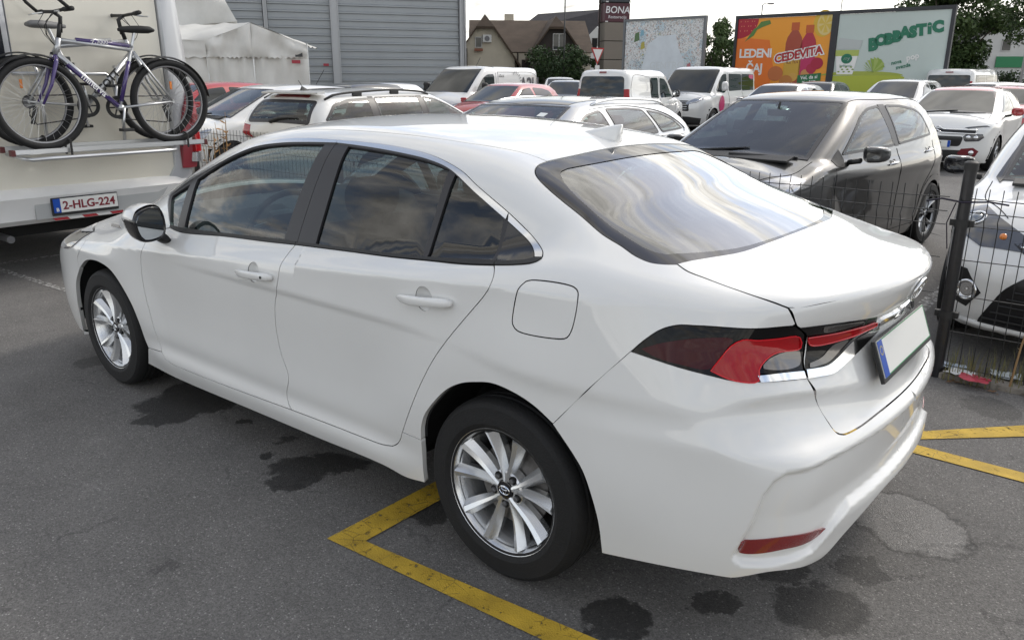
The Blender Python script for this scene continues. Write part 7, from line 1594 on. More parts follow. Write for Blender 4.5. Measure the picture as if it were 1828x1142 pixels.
m = MB()
for k in range(420):
    x = RNG.uniform(-1.6, 4.5); y = RNG.uniform(.95, 3.2) if k % 3 else RNG.uniform(-2.0, 3.0); s_ = RNG.uniform(.0015, .0045) if k % 25 else RNG.uniform(.005, .009); a = RNG.uniform(0, 6.28)
    P = [(x+s_*math.cos(a+q)*RNG.uniform(.7, 1.2), y+s_*math.sin(a+q)*RNG.uniform(.7, 1.2), .0005) for q in (0, 1.6, 3.1, 4.7)]; m.add(P+[(x, y, s_*.9)], [(0, 1, 4), (1, 2, 4), (2, 3, 4), (3, 0, 4)])
o = m.build('grit', mat('pale_grit', (.30, .29, .27), .9, vary=(3, .5)), None); o['label'] = 'loose grit and small stones scattered on the asphalt'; o['category'] = 'grit'; kind(o, 'stuff')
# ---------------------------------------------------------------- buildings, boards and trees behind the car park
ANG = math.radians(-140.5)          # the backdrop faces the car park: local x along it, y away from it
CX, CY = -1.4758, 2.5994
def spot(u, D):
    """a point on the ground: u metres to the right of the middle line, D metres away"""
    r = np.array([-.7716, -.6361]); f = np.array([.6361, -.7716]); return (CX+f[0]*D+r[0]*u, CY+f[1]*D+r[1]*u, 0.0)
def bthing(name, label, cat, u, D, rot=0.0, group=None): return thing(name, label, cat, spot(u, D), ANG+math.radians(rot), group)
# ribbed metal hall
def metal_hall():
    T = bthing('metal_hall', 'large grey metal clad hall with horizontal ribs and tall steel columns', 'building', -2.3, 37.0, 18.5)
    M_CLAD = mat('grey_ribbed_sheet', (.33, .35, .365), .45, metal=.35, vary=(.6, .06)); M_COLM = mat('pale_grey_column', (.44, .45, .46), .5, metal=.3)
    bays = [(-15.5, -11.2), (-10.9, -8.3), (-8.1, -5.55), (-5.35, -.10)]
    for x0, x1 in bays:
        m = MB(); prof = []; z = .3
        while z < 9.0:
            prof += [(0, z), (0, z+.19), (-.07, z+.205), (-.07, z+.255), (0, z+.29)]; z += .30
        V = []; n = len(prof)
        for x in (x0, x1): V += [(x, a, b) for a, b in prof]
        m.add(V, [(i, i+1, n+i+1, n+i) for i in range(n-1)]); m.build('cladding', M_CLAD, T)
    for x, w in ((-11.05, .28), (-8.2, .16), (-5.45, .34), (.0, .16)):
        b = MB(); b.box((x, -.06, 4.5), (w, .22, 9.0)); b.box((x-w/2+.02, -.16, 4.5), (.03, .10, 9)); b.box((x+w/2-.02, -.16, 4.5), (.03, .10, 9)); b.build('column', M_COLM, T)
    d = MB(); d.tube([(.16, -.10, 0), (.16, -.10, 9)], .06, 10); d.build('downpipe', M_COLM, T, smooth=True)
    w = MB(); w.box((.06, 6, 4.5), (.10, 12, 9.0)); w.build('end_wall', M_CLAD, T); r = MB(); r.box((-7.7, 6, 9.05), (15.9, 12.4, .12)); r.build('roof', M_CLAD, T)
    bk = MB(); bk.box((-7.7, .25, 4.5), (15.4, .3, 8.9)); bk.build('inner_wall', M_VOID, T)
    for x, z in ((-5.9, 2.05), (-.2, 1.9)):
        s = MB(); s.box((x, -.12, z), (.22, .02, .10)); s.build('red_plate', mat('red_enamel', (.35, .03, .05), .4), T)
metal_hall()
# white marquees
M_PVC = mat('white_marquee_fabric', (.66, .65, .61), .55, vary=(1.3, .08), bump=(7, .5, 5))
def sheet(P00, P10, P11, P01, nu, nv, amp, seed, scallop=0.0, fold=0.0):
    r = np.random.default_rng(seed); a, b, c, d = map(np.array, (P00, P10, P11, P01)); n = np.cross(b-a, d-a); n = n/np.linalg.norm(n)
    ph = r.uniform(0, 6.28, 6); V = []
    for j in range(nv+1):
        for i in range(nu+1):
            u = i/nu; v = j/nv; p = (a*(1-u)+b*u)*(1-v)+(d*(1-u)+c*u)*v
            w = amp*(math.sin(u*17+ph[0]+v*3)*.5+math.sin(u*31+ph[1]-v*4)*.3+math.sin(v*9+ph[2]+u*5)*.35)
            w += fold*math.sin(u*9+ph[3])*math.sin(v*math.pi)
            p = p+n*w
            if scallop and j == 0: p = p+(d-a)/np.linalg.norm(d-a)*scallop*abs(math.sin(u*nu*math.pi/4))
            V.append(p)
    return V, [(j*(nu+1)+i, j*(nu+1)+i+1, (j+1)*(nu+1)+i+1, (j+1)*(nu+1)+i) for j in range(nv) for i in range(nu)]
def marquee():
    T = bthing('marquee', 'white gabled marquee with scalloped valance before the metal hall', 'tent', -8.10, 26.0, 10)
    # local: gable front from x=-1.45 to 1.45 around the peak
    zp, ze, zv = 3.15, 2.62, 2.10
    L0, R0 = -1.38, 1.65
    mk = lambda nm, a_, b_, c_, d_, nu, nv, am, *q: mesh_obj(nm, *sheet(a_, b_, c_, d_, nu, nv, am*2.2, *q), M_PVC, T, smooth=True)
    mk('gable_sheet', (L0, 0, zv), (.0, 0, zv), (0, 0, zp), (L0, 0, ze), 40, 16, .018, 1, .05, .10)
    mk('gable_sheet', (0, 0, zv), (R0, 0, zv), (R0, 0, ze-.1), (0, 0, zp), 40, 16, .018, 2, .05, .10)
    mk('side_valance', (L0-2.6, -.5, zv), (L0, 0, zv), (L0, 0, ze), (L0-2.6, -.5, ze+.05), 30, 8, .012, 3, .05)
    mk('roof_sheet', (L0-2.6, -.5, ze+.05), (L0, 0, ze), (0, 0, zp), (L0-1.4, 2.5, zp+.05), 16, 10, .02, 4)
    mk('roof_sheet', (R0, 0, ze-.1), (R0+.1, 4, ze-.1), (0, 4, zp), (0, 0, zp), 12, 10, .02, 5)
    mk('wall_sheet', (L0-2.6, -.4, 0), (L0, .08, 0), (L0, .08, zv+.1), (L0-2.6, -.4, zv+.1), 30, 8, .03, 6)
    mk('wall_sheet', (L0, .08, 0), (0, .08, 0), (0, .08, zv+.1), (L0, .08, zv+.1), 24, 8, .04, 7); mk('wall_sheet', (0, .08, 0), (R0, .08, 0), (R0, .08, zv+.1), (0, .08, zv+.1), 24, 8, .04, 8)
    for x in (L0, 0, R0): p = MB(); p.tube([(x, .12, 0), (x, .12, (zp if x == 0 else ze)-.05)], .03, 8); p.build('tent_pole', M_ALU, T)
    b = MB(); b.box((R0-.25, -.05, 2.25), (.22, .01, .16)); b.build('dark_label', mat('label_ink', (.05, .05, .05), .6), T); b = MB(); b.box((R0-.35, -.06, 2.02), (.26, .01, .10)); b.build('red_label', mat('red_enamel', (.35, .03, .05), .4), T)
    T2 = bthing('marquee', 'taller loose white marquee sheet behind the gabled one', 'tent', -10.4, 28.5, 8)
    mesh_obj('roof_sheet', *sheet((-2.5, 0, 3.0), (1.05, 0, 3.35), (.55, .3, 4.3), (-2.5, .3, 6.0), 40, 30, .05, 11, 0, .18), M_PVC, T2, smooth=True)
    mesh_obj('wall_sheet', *sheet((-2.5, .1, 0), (1.0, .1, 0), (1.05, .1, 3.4), (-2.5, .1, 3.1), 30, 12, .06, 12), M_PVC, T2, smooth=True)
    p = MB(); p.tube([(.9, .2, 0), (.6, .25, 4.2)], .04, 8); p.build('tent_pole', M_ALU, T2)
marquee()
# houses
def tile_mat(name, col, sc):
    m = mat(name, col, .8, vary=(1.2, .22)); nt = m.node_tree; n = nt.nodes; l = nt.links; p = n['Principled BSDF']
    tc = n.new('ShaderNodeTexCoord'); sep = n.new('ShaderNodeSeparateXYZ'); l.new(tc.outputs['Object'], sep.inputs[0])
    q = n.new('ShaderNodeMath'); q.operation = 'MULTIPLY'; l.new(sep.outputs[2], q.inputs[0]); q.inputs[1].default_value = sc; f = n.new('ShaderNodeMath'); f.operation = 'FRACT'; l.new(q.outputs[0], f.inputs[0])
    b = n.new('ShaderNodeBump'); b.inputs['Strength'].default_value = 1.0; b.inputs['Distance'].default_value = .12; l.new(f.outputs[0], b.inputs['Height']); l.new(b.outputs[0], p.inputs['Normal']); return m
M_TILE = tile_mat('brown_roof_tiles', (.115, .085, .062), 4.5); M_SLATE = tile_mat('dark_slate_roof', (.045, .042, .045), 3.2)
M_REND = mat('beige_render', (.55, .50, .40), .9, vary=(1.2, .10)); M_RENDW = mat('white_render', (.60, .60, .58), .9, vary=(1, .06)); M_WOOD = mat('dark_brown_boards', (.030, .022, .018), .7)
def gable_wing(T, xc, hwid, zr, ze, y0, depth, wall, hip=.55, recess=0.0):
    """roof wing with its ridge running away from the viewer and a clipped front gable"""
    sl = (zr-ze)/hwid; r = MB(); o = .35; th = .14
    hx = hwid*hip*.55; zh = zr-hx*sl
    for s in (-1, 1):
        r.add([(xc, y0+hx*.8, zr), (xc+s*hx, y0-.35, zh), (xc+s*(hwid+.35), y0-.35, ze-.35*sl), (xc+s*(hwid+.35), y0+depth, ze-.35*sl), (xc, y0+depth, zr)], [(0, 1, 2, 3, 4)])
        r.add([(xc+s*hx, y0-.35, zh-th), (xc+s*(hwid+.35), y0-.35, ze-.35*sl-th), (xc+s*(hwid+.35), y0-.35, ze-.35*sl), (xc+s*hx, y0-.35, zh)], [(0, 1, 2, 3)])
        r.add([(xc+s*hx, y0-.35, zh-th), (xc+s*(hwid+.35), y0-.35, ze-.35*sl-th), (xc+s*(hwid+.35), y0+depth, ze-.35*sl-th), (xc+s*hx, y0+depth, zh-th)], [(0, 1, 2, 3)])
    r.add([(xc-hx, y0-.35, zh), (xc+hx, y0-.35, zh), (xc, y0+hx*.8, zr)], [(0, 1, 2)]); r.add([(xc-hx, y0-.35, zh-th), (xc+hx, y0-.35, zh-th), (xc+hx, y0-.35, zh), (xc-hx, y0-.35, zh)], [(0, 1, 2, 3)])
    ro = r.build('roof', M_TILE, T)
    w = MB(); w.prism([(xc-hwid, 0), (xc+hwid, 0), (xc+hwid, ze), (xc+hx*.95, zh-.12), (xc-hx*.95, zh-.12), (xc-hwid, ze)], y0+recess, y0+recess+.3, 'y'); w.build('wall', wall, T); return ro
def house():
    T = bthing('house', 'beige house with brown tiled clipped gables left of the sign tower', 'house', .9, 50.0, 4)
    s = 1.0
    r = MB(); r.add([(-3.4, 1.2, 3.05), (4.2, 1.2, 3.05), (4.2, 5.2, 5.12), (-3.4, 5.2, 5.12)], [(0, 1, 2, 3)]); r.add([(-3.4, 9, 3.0), (4.2, 9, 3.0), (4.2, 5.2, 5.12), (-3.4, 5.2, 5.12)], [(0, 1, 2, 3)]); r.add([(4.2, 1.2, 3.05), (4.2, 9, 3.0), (4.2, 5.2, 5.12)], [(0, 1, 2)]); r.build('roof', M_TILE, T)
    w = MB(); w.box((.4, 5, 1.5), (7.2, 7.4, 3.0)); w.build('wall', M_REND, T)
    gable_wing(T, -2.55, 1.75, 5.15, 2.75, 0, 5.5, M_REND, .55); gable_wing(T, 1.75, 1.55, 5.10, 3.0, .4, 5.5, M_WOOD, .55)
    for x in (-3.9,):
        b = MB(); b.box((x+.15, -.1, 1.6), (.25, .6, 3.2)); b.build('corner_boards', M_WOOD, T)
    f = MB(); f.box((-2.95, -.03, 3.55), (.42, .06, .62)); fo = f.build('window', mat('window_frame_white', (.55, .55, .53), .6), T); g = MB(); g.box((-2.95, -.065, 3.55), (.32, .02, .52)); g.build('pane', M_FARGLASS, fo)
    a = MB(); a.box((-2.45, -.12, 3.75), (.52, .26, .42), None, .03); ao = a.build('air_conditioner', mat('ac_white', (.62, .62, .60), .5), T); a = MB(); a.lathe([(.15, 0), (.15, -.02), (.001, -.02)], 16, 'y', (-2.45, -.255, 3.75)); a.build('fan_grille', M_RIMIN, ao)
    p = MB(); p.box((-2.95, -.18, 3.12), (.5, .2, .14), None, .02); po = p.build('flower_box', mat('terracotta', (.25, .10, .06), .8), T)
    f = MB(); f.box((1.9, .36, 3.62), (.75, .06, .95)); fo = f.build('window', mat('window_frame_white', (.55, .55, .53), .6), T)
    for x in (1.72, 2.08): g = MB(); g.box((x, .325, 3.62), (.30, .02, .85)); g.build('pane', M_FARGLASS, fo)
    d = MB(); d.box((.2, .9, 1.3), (1.0, .1, 2.6)); d.build('door', M_WOOD, T); c = MB(); c.box((-.75, 6, 5.3), (.6, .5, .5)); c.build('chimney', M_REND, T)
    for x in (-.55, .62): b = MB(); b.tube([(x, .8, 3.0), (x, .8, 0)], .05, 8); b.build('downpipe', M_WOOD, T)
    T2 = bthing('house', 'house with long dark slate roof and white gable behind the sign tower', 'house', 2.6, 64.0, -14)
    r = MB(); r.add([(-2.6, 0, 4.9), (4.2, 0, 2.8), (4.2, 4, 6.75), (-1.6, 4, 6.45)], [(0, 1, 2, 3)]); r.add([(-2.6, 8, 3.4), (4.2, 8, 2.8), (4.2, 4, 6.75), (-1.6, 4, 6.45)], [(0, 1, 2, 3)]); r.build('roof', M_SLATE, T2)
    w = MB(); w.add([(4.0, .2, 0), (4.0, 7.8, 0), (4.0, 7.8, 2.9), (4.0, 4, 6.5), (4.0, .2, 2.9)], [(0, 1, 2, 3, 4)]); w.box((1, 4, 1.4), (6, 7.4, 2.8)); w.build('wall', M_RENDW, T2)
    gw = MB(); gw.prism([(1.6, 0), (5.0, 0), (5.0, 3.2), (3.9, 5.2), (1.6, 2.9)], -.6, -.2, 'y'); gw.build('gable_wall', M_RENDW, T2)
    f = MB(); f.box((3.75, -.64, 4.0), (.40, .06, .75)); fo = f.build('window', M_WOOD, T2); g = MB(); g.box((3.75, -.68, 4.0), (.30, .03, .62)); g.build('pane', M_FARGLASS, fo)
    T3 = bthing('house', 'white house with a green sign panel behind the trees on the right', 'house', 35.5, 60.0, -6)
    w = MB(); w.prism([(-5, 0), (3.6, 0), (3.6, 4.6), (.8, 5.1), (-.8, 5.1), (-5, 2.8)], 0, 8, 'y'); w.build('wall', M_RENDW, T3)
    r = MB(); r.add([(-5.4, -.4, 2.75), (-.9, -.4, 5.4), (-.9, 8, 5.4), (-5.4, 8, 2.75)], [(0, 1, 2, 3)]); r.add([(.9, -.4, 5.4), (4.0, -.4, 4.7), (4.0, 8, 4.7), (.9, 8, 5.4)], [(0, 1, 2, 3)]); r.add([(-.9, -.4, 5.4), (.9, -.4, 5.4), (.9, 8, 5.4), (-.9, 8, 5.4)], [(0, 1, 2, 3)]); r.build('roof', M_SLATE, T3)
    for x, z, ww, hh in ((-.2, 3.9, .55, .7), (-.1, 1.55, 1.3, .45)):
        f = MB(); f.box((x, -.03, z), (ww+.1, .06, hh+.1)); fo = f.build('window', mat('window_frame_white', (.55, .55, .53), .6), T3); g = MB(); g.box((x, -.07, z), (ww, .02, hh)); g.build('pane', M_FARGLASS, fo)
    b = MB(); b.box((.55, -.08, 2.75), (2.6, .06, .75)); b.build('green_sign', mat('green_banner', (.03, .22, .09), .6), T3)
house()
# sign tower
def sign_tower():
    T = bthing('sign_tower', 'tall grey brown sign tower with maroon BONA Restavracija panel', 'sign', 5.26, 44.0, 14)
    M_PYL = mat('grey_brown_cladding', (.19, .165, .135), .6, vary=(.8, .08)); W0 = 1.34; W1 = .95
    z = 0
    for h in (1.55, .92, .92, .92): 
        b = MB(); b.box((0, 0, z+h/2), (W0, W1, h-.035), None, .008); b.build('cladding_panel', M_PYL, T); z += h
    c = MB(); c.box((0, 0, 3.6), (W0-.06, W1-.06, 7.2)); c.build('core', M_VOID, T)
    b = MB(); b.box((-.02, 0, z+.46), (W0+.03, W1+.02, .90), None, .008); so = b.build('sign_panel', mat('maroon_panel', (.075, .018, .028), .5), T)
    wt = mat('white_letters', (.72, .72, .72), .5)
    place_text('lettering', 'BONA', .47, (-.02, -W1/2-.018, z+.57), (1, 0, 0), (0, 0, 1), wt, so, bold=.006, shear=.12); place_text('lettering', 'Restavracija', .21, (-.02, -W1/2-.018, z+.24), (1, 0, 0), (0, 0, 1), wt, so, shear=.12)
    z += .95
    b = MB(); b.box((-.02, 0, z+.46), (W0+.03, W1+.02, .90), None, .008); so = b.build('sign_panel', mat('dark_slate_panel', (.030, .038, .045), .5), T)
    place_text('lettering', 'OC', .42, (-.28, -W1/2-.018, z+.42), (1, 0, 0), (0, 0, 1), wt, so, bold=.003); place_text('lettering', 'Jurše', .24, (.32, -W1/2-.018, z+.40), (1, 0, 0), (0, 0, 1), wt, so)
    z += .95; b = MB(); b.box((0, 0, z+.46), (W0, W1, .90), None, .008); b.build('cladding_panel', M_PYL, T)
    for zz in (4.33, 5.28): b = MB(); b.box((-.60, -W1/2-.02, zz), (.14, .03, .05)); b.build('lamp_bracket', wt, T); b = MB(); b.box((.66, -W1/2-.02, zz), (.10, .03, .05)); b.build('lamp_bracket', wt, T)
    for s in (-1,): p = MB(); p.tube([(-W0/2-.10, .1, 0), (-W0/2-.10, .1, 7)], .05, 8); p.build('steel_post', M_WOOD, T)
sign_tower()
def pole(name, label, u, D, h, r, col, arm=0.0):
    T = bthing(name, label, 'pole', u, D); p = MB(); p.tube([(0, 0, 0), (0, 0, h)], [r, r*.6], 8); p.build('mast', mat('pole_%d' % int(col*100), (col, col, col*1.02), .5, metal=.4), T, smooth=True)
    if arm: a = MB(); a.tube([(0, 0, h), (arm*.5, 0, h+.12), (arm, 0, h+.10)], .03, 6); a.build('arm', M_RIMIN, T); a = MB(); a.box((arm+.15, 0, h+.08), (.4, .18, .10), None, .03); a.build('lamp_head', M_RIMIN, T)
    return T
pole('flag_pole', 'thin dark pole standing in front of the beige house', 2.66, 43.5, 9.5, .045, .10); pole('street_lamp', 'small distant street lamp above the orange poster', 17.9, 61.0, 6.6, .07, .25, .45); pole('mast', 'thin mast rising behind the gap between the two posters', 19.9, 51.5, 9.5, .04, .20); pole('light_pole', 'pale slanting pole in front of the right-hand tree', 20.6, 33.6, 7.5, .06, .40)
def give_way():
    T = bthing('road_sign', 'triangular give way sign beside the sign tower, seen at a slant', 'sign', 4.10, 40.5, 40)
    p = MB(); p.tube([(0, .03, 0), (0, .03, 3.0)], .03, 8); p.build('sign_post', M_ALU, T)
    t = MB(); t.prism([(-.45, 2.95), (.45, 2.95), (0, 2.17)], -.01, .01, 'y'); to = t.build('sign_plate', mat('sign_red', (.40, .03, .03), .5), T); t = MB(); t.prism([(-.33, 2.88), (.33, 2.88), (0, 2.31)], -.016, -.011, 'y'); t.build('sign_face', mat('sign_white', (.68, .68, .66), .5), to)
    t = MB(); t.box((0, -.01, 2.0), (.30, .02, .30)); t.build('small_plate', mat('sign_white', (.68, .68, .66), .5), T)
give_way()
# billboards
def worn_poster():
    m = bpy.data.materials.new('torn_poster'); m.use_nodes = True; nt = m.node_tree; n = nt.nodes; l = nt.links; p = n['Principled BSDF']; p.inputs['Roughness'].default_value = .8
    tc = n.new('ShaderNodeTexCoord')
    def noise(s, d, r, off): 
        mp = n.new('ShaderNodeMapping'); l.new(tc.outputs['Object'], mp.inputs[0]); mp.inputs['Location'].default_value = off
        t = n.new('ShaderNodeTexNoise'); t.inputs['Scale'].default_value = s; t.inputs['Detail'].default_value = d; t.inputs['Roughness'].default_value = r; l.new(mp.outputs[0], t.inputs['Vector']); return t
    def ramp(f, st):
        r = n.new('ShaderNodeValToRGB'); l.new(f, r.inputs[0]); e = r.color_ramp.elements; r.color_ramp.interpolation = 'CONSTANT'
        e[0].position, e[0].color = st[0][0], (*st[0][1], 1); e[1].position, e[1].color = st[1][0], (*st[1][1], 1)
        for pos, c in st[2:]: q = e.new(pos); q.color = (*c, 1)
        return r.outputs[0]
    a = noise(1.1, 5, .6, (3, 1, 2)); b = noise(7, 6, .75, (0, 5, 1)); c = noise(3.2, 3, .7, (9, 2, 4))
    base = ramp(a.outputs['Fac'], [(0, (.60, .68, .72)), (.44, (.72, .74, .74)), (.56, (.55, .66, .72))])
    col = ramp(c.outputs['Fac'], [(0, (.48, .40, .10)), (.34, (.25, .40, .52)), (.40, (.40, .33, .30)), (.46, (.52, .48, .44)), (.55, (.55, .35, .30)), (.62, (.30, .35, .30))])
    msk = ramp(b.outputs['Fac'], [(0, (1, 1, 1)), (.43, (0, 0, 0)), (.56, (.85, .85, .85)), (.64, (0, 0, 0))])
    mx = n.new('ShaderNodeMix'); mx.data_type = 'RGBA'; l.new(msk, mx.inputs['Factor']); l.new(base, mx.inputs['A']); l.new(col, mx.inputs['B']); 
    sp = noise(26, 3, .8, (1, 1, 7)); s2 = ramp(sp.outputs['Fac'], [(0, (1, 1, 1)), (.41, (0, 0, 0))]); m2 = n.new('ShaderNodeMix'); m2.data_type = 'RGBA'; l.new(s2, m2.inputs['Factor']); l.new(mx.outputs['Result'], m2.inputs['A']); m2.inputs['B'].default_value = (.10, .10, .11, 1)
    l.new(m2.outputs['Result'], p.inputs['Base Color']); return m
M_BBFRAME = mat('dark_board_frame', (.028, .030, .036), .5); M_BBGREY = mat('grey_board_frame', (.16, .17, .18), .5, metal=.4)
def board(T, w, h, z0, face, frame, x0=0.0, t=.09):
    b = MB(); b.box((x0, .06, z0+h/2), (w-.02, .08, h-.02)); o = b.build('board', face, T)
    for nm, c, s in (('frame_bar', (x0, .05, z0+h+t/2), (w+2*t, .16, t)), ('frame_bar', (x0, .05, z0-t/2), (w+2*t, .16, t)), ('frame_bar', (x0-w/2-t/2, .05, z0+h/2), (t, .16, h)), ('frame_bar', (x0+w/2+t/2, .05, z0+h/2), (t, .16, h))):
        q = MB(); q.box(c, s); q.build(nm, frame, T)
    for k in (-.35, .35): q = MB(); q.box((x0+k*w, .22, (z0+h)/2), (.14, .14, z0+h)); q.build('support_post', M_BBGREY, T)
    return o
def bb_flat(T, name, poly, m, y): b = MB(); b.prism(poly, y-.004, y, 'y'); return b.build(name, m, T)
def ell(cx, cz, rx, rz, n=24, a0=0): return [(cx+rx*math.cos(a), cz+rz*math.sin(a)) for a in np.linspace(0, 2*math.pi, n+1)[:-1]+a0]
def boards():
    T = bthing('billboard', 'weathered billboard with a torn pale poster right of the sign tower', 'billboard', 6.10, 34.25, -41); board(T, 3.64, 2.62, 1.20, worn_poster(), M_BBGREY)
    place_text('ghost_lettering', 'GENTROP', .40, (.35, .012, 2.05), (1, 0, 0), (0, 0, 1), mat('faded_white', (.62, .66, .68), .8), T); place_text('ghost_lettering', 'CIKCUS', .40, (.35, .012, 1.60), (1, 0, 0), (0, 0, 1), mat('faded_white', (.62, .66, .68), .8), T)
    bb_flat(T, 'torn_patch', [(-.95, 1.9), (-.7, 2.9), (-.2, 3.2), (.6, 3.25), (.75, 2.7), (1.05, 2.2), (1.0, 1.7), (.2, 1.55), (-.5, 1.75)], mat('bare_paper', (.66, .71, .75), .8, vary=(2, .08)), .017)
    for px, pz, c, s in ((-1.25, 3.2, (.12, .20, .10), .20), (-1.0, 3.35, (.25, .45, .55), .14), (-.95, 2.85, (.45, .40, .10), .16), (1.25, 2.0, (.45, .18, .20), .16)):
        bb_flat(T, 'paper_scrap', [(px-s*.6, pz-s), (px+s*.7, pz-s*.6), (px+s*.5, pz+s), (px-s*.4, pz+s*.7)], mat('scrap_%d' % int(pz*100), c, .8), .013)
    # orange drinks poster
    D0 = 33.0
    T = bthing('billboard', 'orange drinks billboard reading LEDENI ČAJ, left one of the pair', 'billboard', 11.36, 35.5, -43); O_ = mat('poster_orange', (.85, .34, .03), .45); W_, H_, z0 = 4.14, 3.02, 1.02
    o = board(T, W_, H_, z0, O_, M_BBFRAME, t=.13); wt = mat('poster_white', (.82, .82, .80), .45); rd = mat('poster_red', (.42, .02, .025), .45)
    zt = z0+H_; Y = .018
    bb_flat(T, 'deep_orange_area', [(-W_/2, z0), (-.45, z0), (-.25, z0+.9), (-.55, zt-.9), (-W_/2, zt-.75)], mat('poster_deep_orange', (.80, .19, .025), .45), Y)
    st = [(-W_/2, zt)]+[(-W_/2+.95*math.cos(a), zt-.02-.80*math.sin(a)) for a in np.linspace(0, math.pi/2, 9)]; bb_flat(T, 'strawberry', st, mat('poster_strawberry', (.40, .012, .03), .45), Y-.003)
    for k in range(14): bb_flat(T, 'seed', ell(-W_/2+.12+.16*(k % 5)+(.05 if k % 2 else 0), zt-.12-.19*(k//5), .018, .026, 8), mat('poster_seed', (.65, .25, .12), .5), Y-.006)
    bb_flat(T, 'leaf', [(-1.35, zt-.55), (-1.0, zt-.15), (-.62, zt-.10), (-.55, zt-.25), (-.95, zt-.38)], mat('poster_leaf', (.10, .22, .05), .5), Y-.005); bb_flat(T, 'leaf', [(-1.7, zt-.95), (-1.3, zt-.7), (-1.1, zt-.35), (-1.3, zt-.42)], mat('poster_leaf', (.10, .22, .05), .5), Y-.004)
    bb_flat(T, 'lemon_rind', ell(1.72, zt-.32, .42, .52), mat('poster_lemon_rind', (.66, .42, .04), .5), Y-.001)
    bb_flat(T, 'lemon_flesh', ell(1.80, zt-.34, .34, .44), mat('poster_lemon', (.70, .55, .22), .5), Y-.004)
    for k in range(6): a = k*math.pi/3+.3; bb_flat(T, 'lemon_segment', [(1.80, zt-.34), (1.80+.28*math.cos(a), zt-.34+.36*math.sin(a)), (1.80+.28*math.cos(a+.7), zt-.34+.36*math.sin(a+.7))], mat('poster_lemon_in', (.66, .47, .08), .5), Y-.007)
    for x, c, zz, sc in ((.55, (.38, .07, .035), 0, 1.0), (1.18, (.42, .02, .05), -.12, .92)):
        bw = .36*sc; b_ = [(x-bw, z0+.05), (x+bw, z0+.05), (x+bw, zt-1.05+zz), (x+bw*.85, zt-.82+zz), (x+.13, zt-.55+zz), (x-.13, zt-.55+zz), (x-bw*.85, zt-.82+zz), (x-bw, zt-1.05+zz)]
        bb_flat(T, 'bottle', b_, mat('poster_tea_%d' % int(x*100), c, .35), Y-.004); bb_flat(T, 'bottle_cap', [(x-.17, zt-.55+zz), (x+.17, zt-.55+zz), (x+.17, zt-.24+zz), (x-.17, zt-.24+zz)], mat('poster_cap', (.52, .10, .02), .4), Y-.006)
        bb_flat(T, 'bottle_label', [(x-bw, z0+.55), (x+bw, z0+.55), (x+bw, z0+1.45), (x-bw, z0+1.45)], mat('poster_label_%d' % int(x*100), (.60, .36, .05) if x < 1 else (.50, .03, .12), .45), Y-.007)
    for x, z, r, c in ((.35, z0+.42, .30, (.50, .20, .05)), (.62, z0+.60, .20, (.62, .36, .08)), (-.15, z0+.75, .34, (.52, .16, .05)), (1.40, z0+.95, .22, (.42, .02, .06)), (1.62, z0+1.15, .26, (.40, .015, .05)), (1.15, z0+.75, .18, (.60, .28, .10))): bb_flat(T, 'fruit', ell(x, z, r, r*.9), mat('fruit_%d' % int(x*100), c, .5), Y-.010-r*.01)
    place_text('poster_lettering', 'LEDENI', .50, (-1.15, Y-.012, zt-1.45), (1, 0, 0), (0, 0, 1), wt, T, bold=.014, spacing=.92); place_text('poster_lettering', 'ČAJ', .50, (-1.15, Y-.012, zt-2.06), (1, 0, 0), (0, 0, 1), wt, T, bold=.014, spacing=.92)
    for dy, mm, bo in ((-.016, wt, .060), (-.020, rd, .016)): place_text('poster_lettering', 'CEDEVITA', .46, (.78, Y+dy, zt-1.52), (.985, 0, .17), (-.10, 0, 1), mm, T, bold=bo, spacing=.98)
    gr = mat('poster_green', (.02, .16, .06), .45); bb_flat(T, 'slogan_patch', [(.85, z0+.18), (1.85, z0+.28), (1.85, z0+.78), (.85, z0+.68)], gr, Y-.018)
    place_text('poster_lettering', 'Vel, da si', .20, (1.35, Y-.022, z0+.60), (1, 0, .08), (0, 0, 1), wt, T, bold=.004); place_text('poster_lettering', 'želiš', .34, (1.35, Y-.022, z0+.34), (1, 0, .08), (0, 0, 1), wt, T, bold=.008)
    place_text('poster_lettering', 'ICE TEA', .15, (.55, Y-.012, z0+1.20), (1, 0, .05), (0, 0, 1), mat('poster_tea_ink', (.22, .05, .02), .5), T, bold=.002)
    # pale green poster, its mascot left out
    T = bthing('billboard', 'pale green billboard reading BOBBASTIC, right one of the pair', 'billboard', 14.58, 32.5, -43); G_ = mat('poster_sage', (.52, .60, .57), .45, vary=(.35, .06)); W_, H_, z0 = 4.14, 3.02, 1.02
    board(T, W_, H_, z0, G_, M_BBFRAME, t=.13); zt = z0+H_; gd = mat('poster_deep_green', (.012, .17, .095), .45)
    lim = mat('poster_lime', (.42, .48, .05), .45); bb_flat(T, 'plinth_side', [(-W_/2, z0), (.75, z0), (.72, z0+.62), (.5, z0+.70), (-W_/2, z0+.66)], lim, Y); bb_flat(T, 'plinth_top', ell(-.95, z0+.68, 1.62, .16)[:13], mat('poster_lime_top', (.36, .42, .06), .45), Y-.003)
    bb_flat(T, 'cup', [(-1.92, z0+.72), (-1.28, z0+.72), (-1.12, z0+1.65), (-2.06, z0+1.65)], wt, Y-.005); bb_flat(T, 'cup_band', [(-2.05, z0+1.42), (-1.13, z0+1.42), (-1.12, z0+1.65), (-2.06, z0+1.65)], mat('poster_light_lime', (.42, .50, .12), .45), Y-.008)
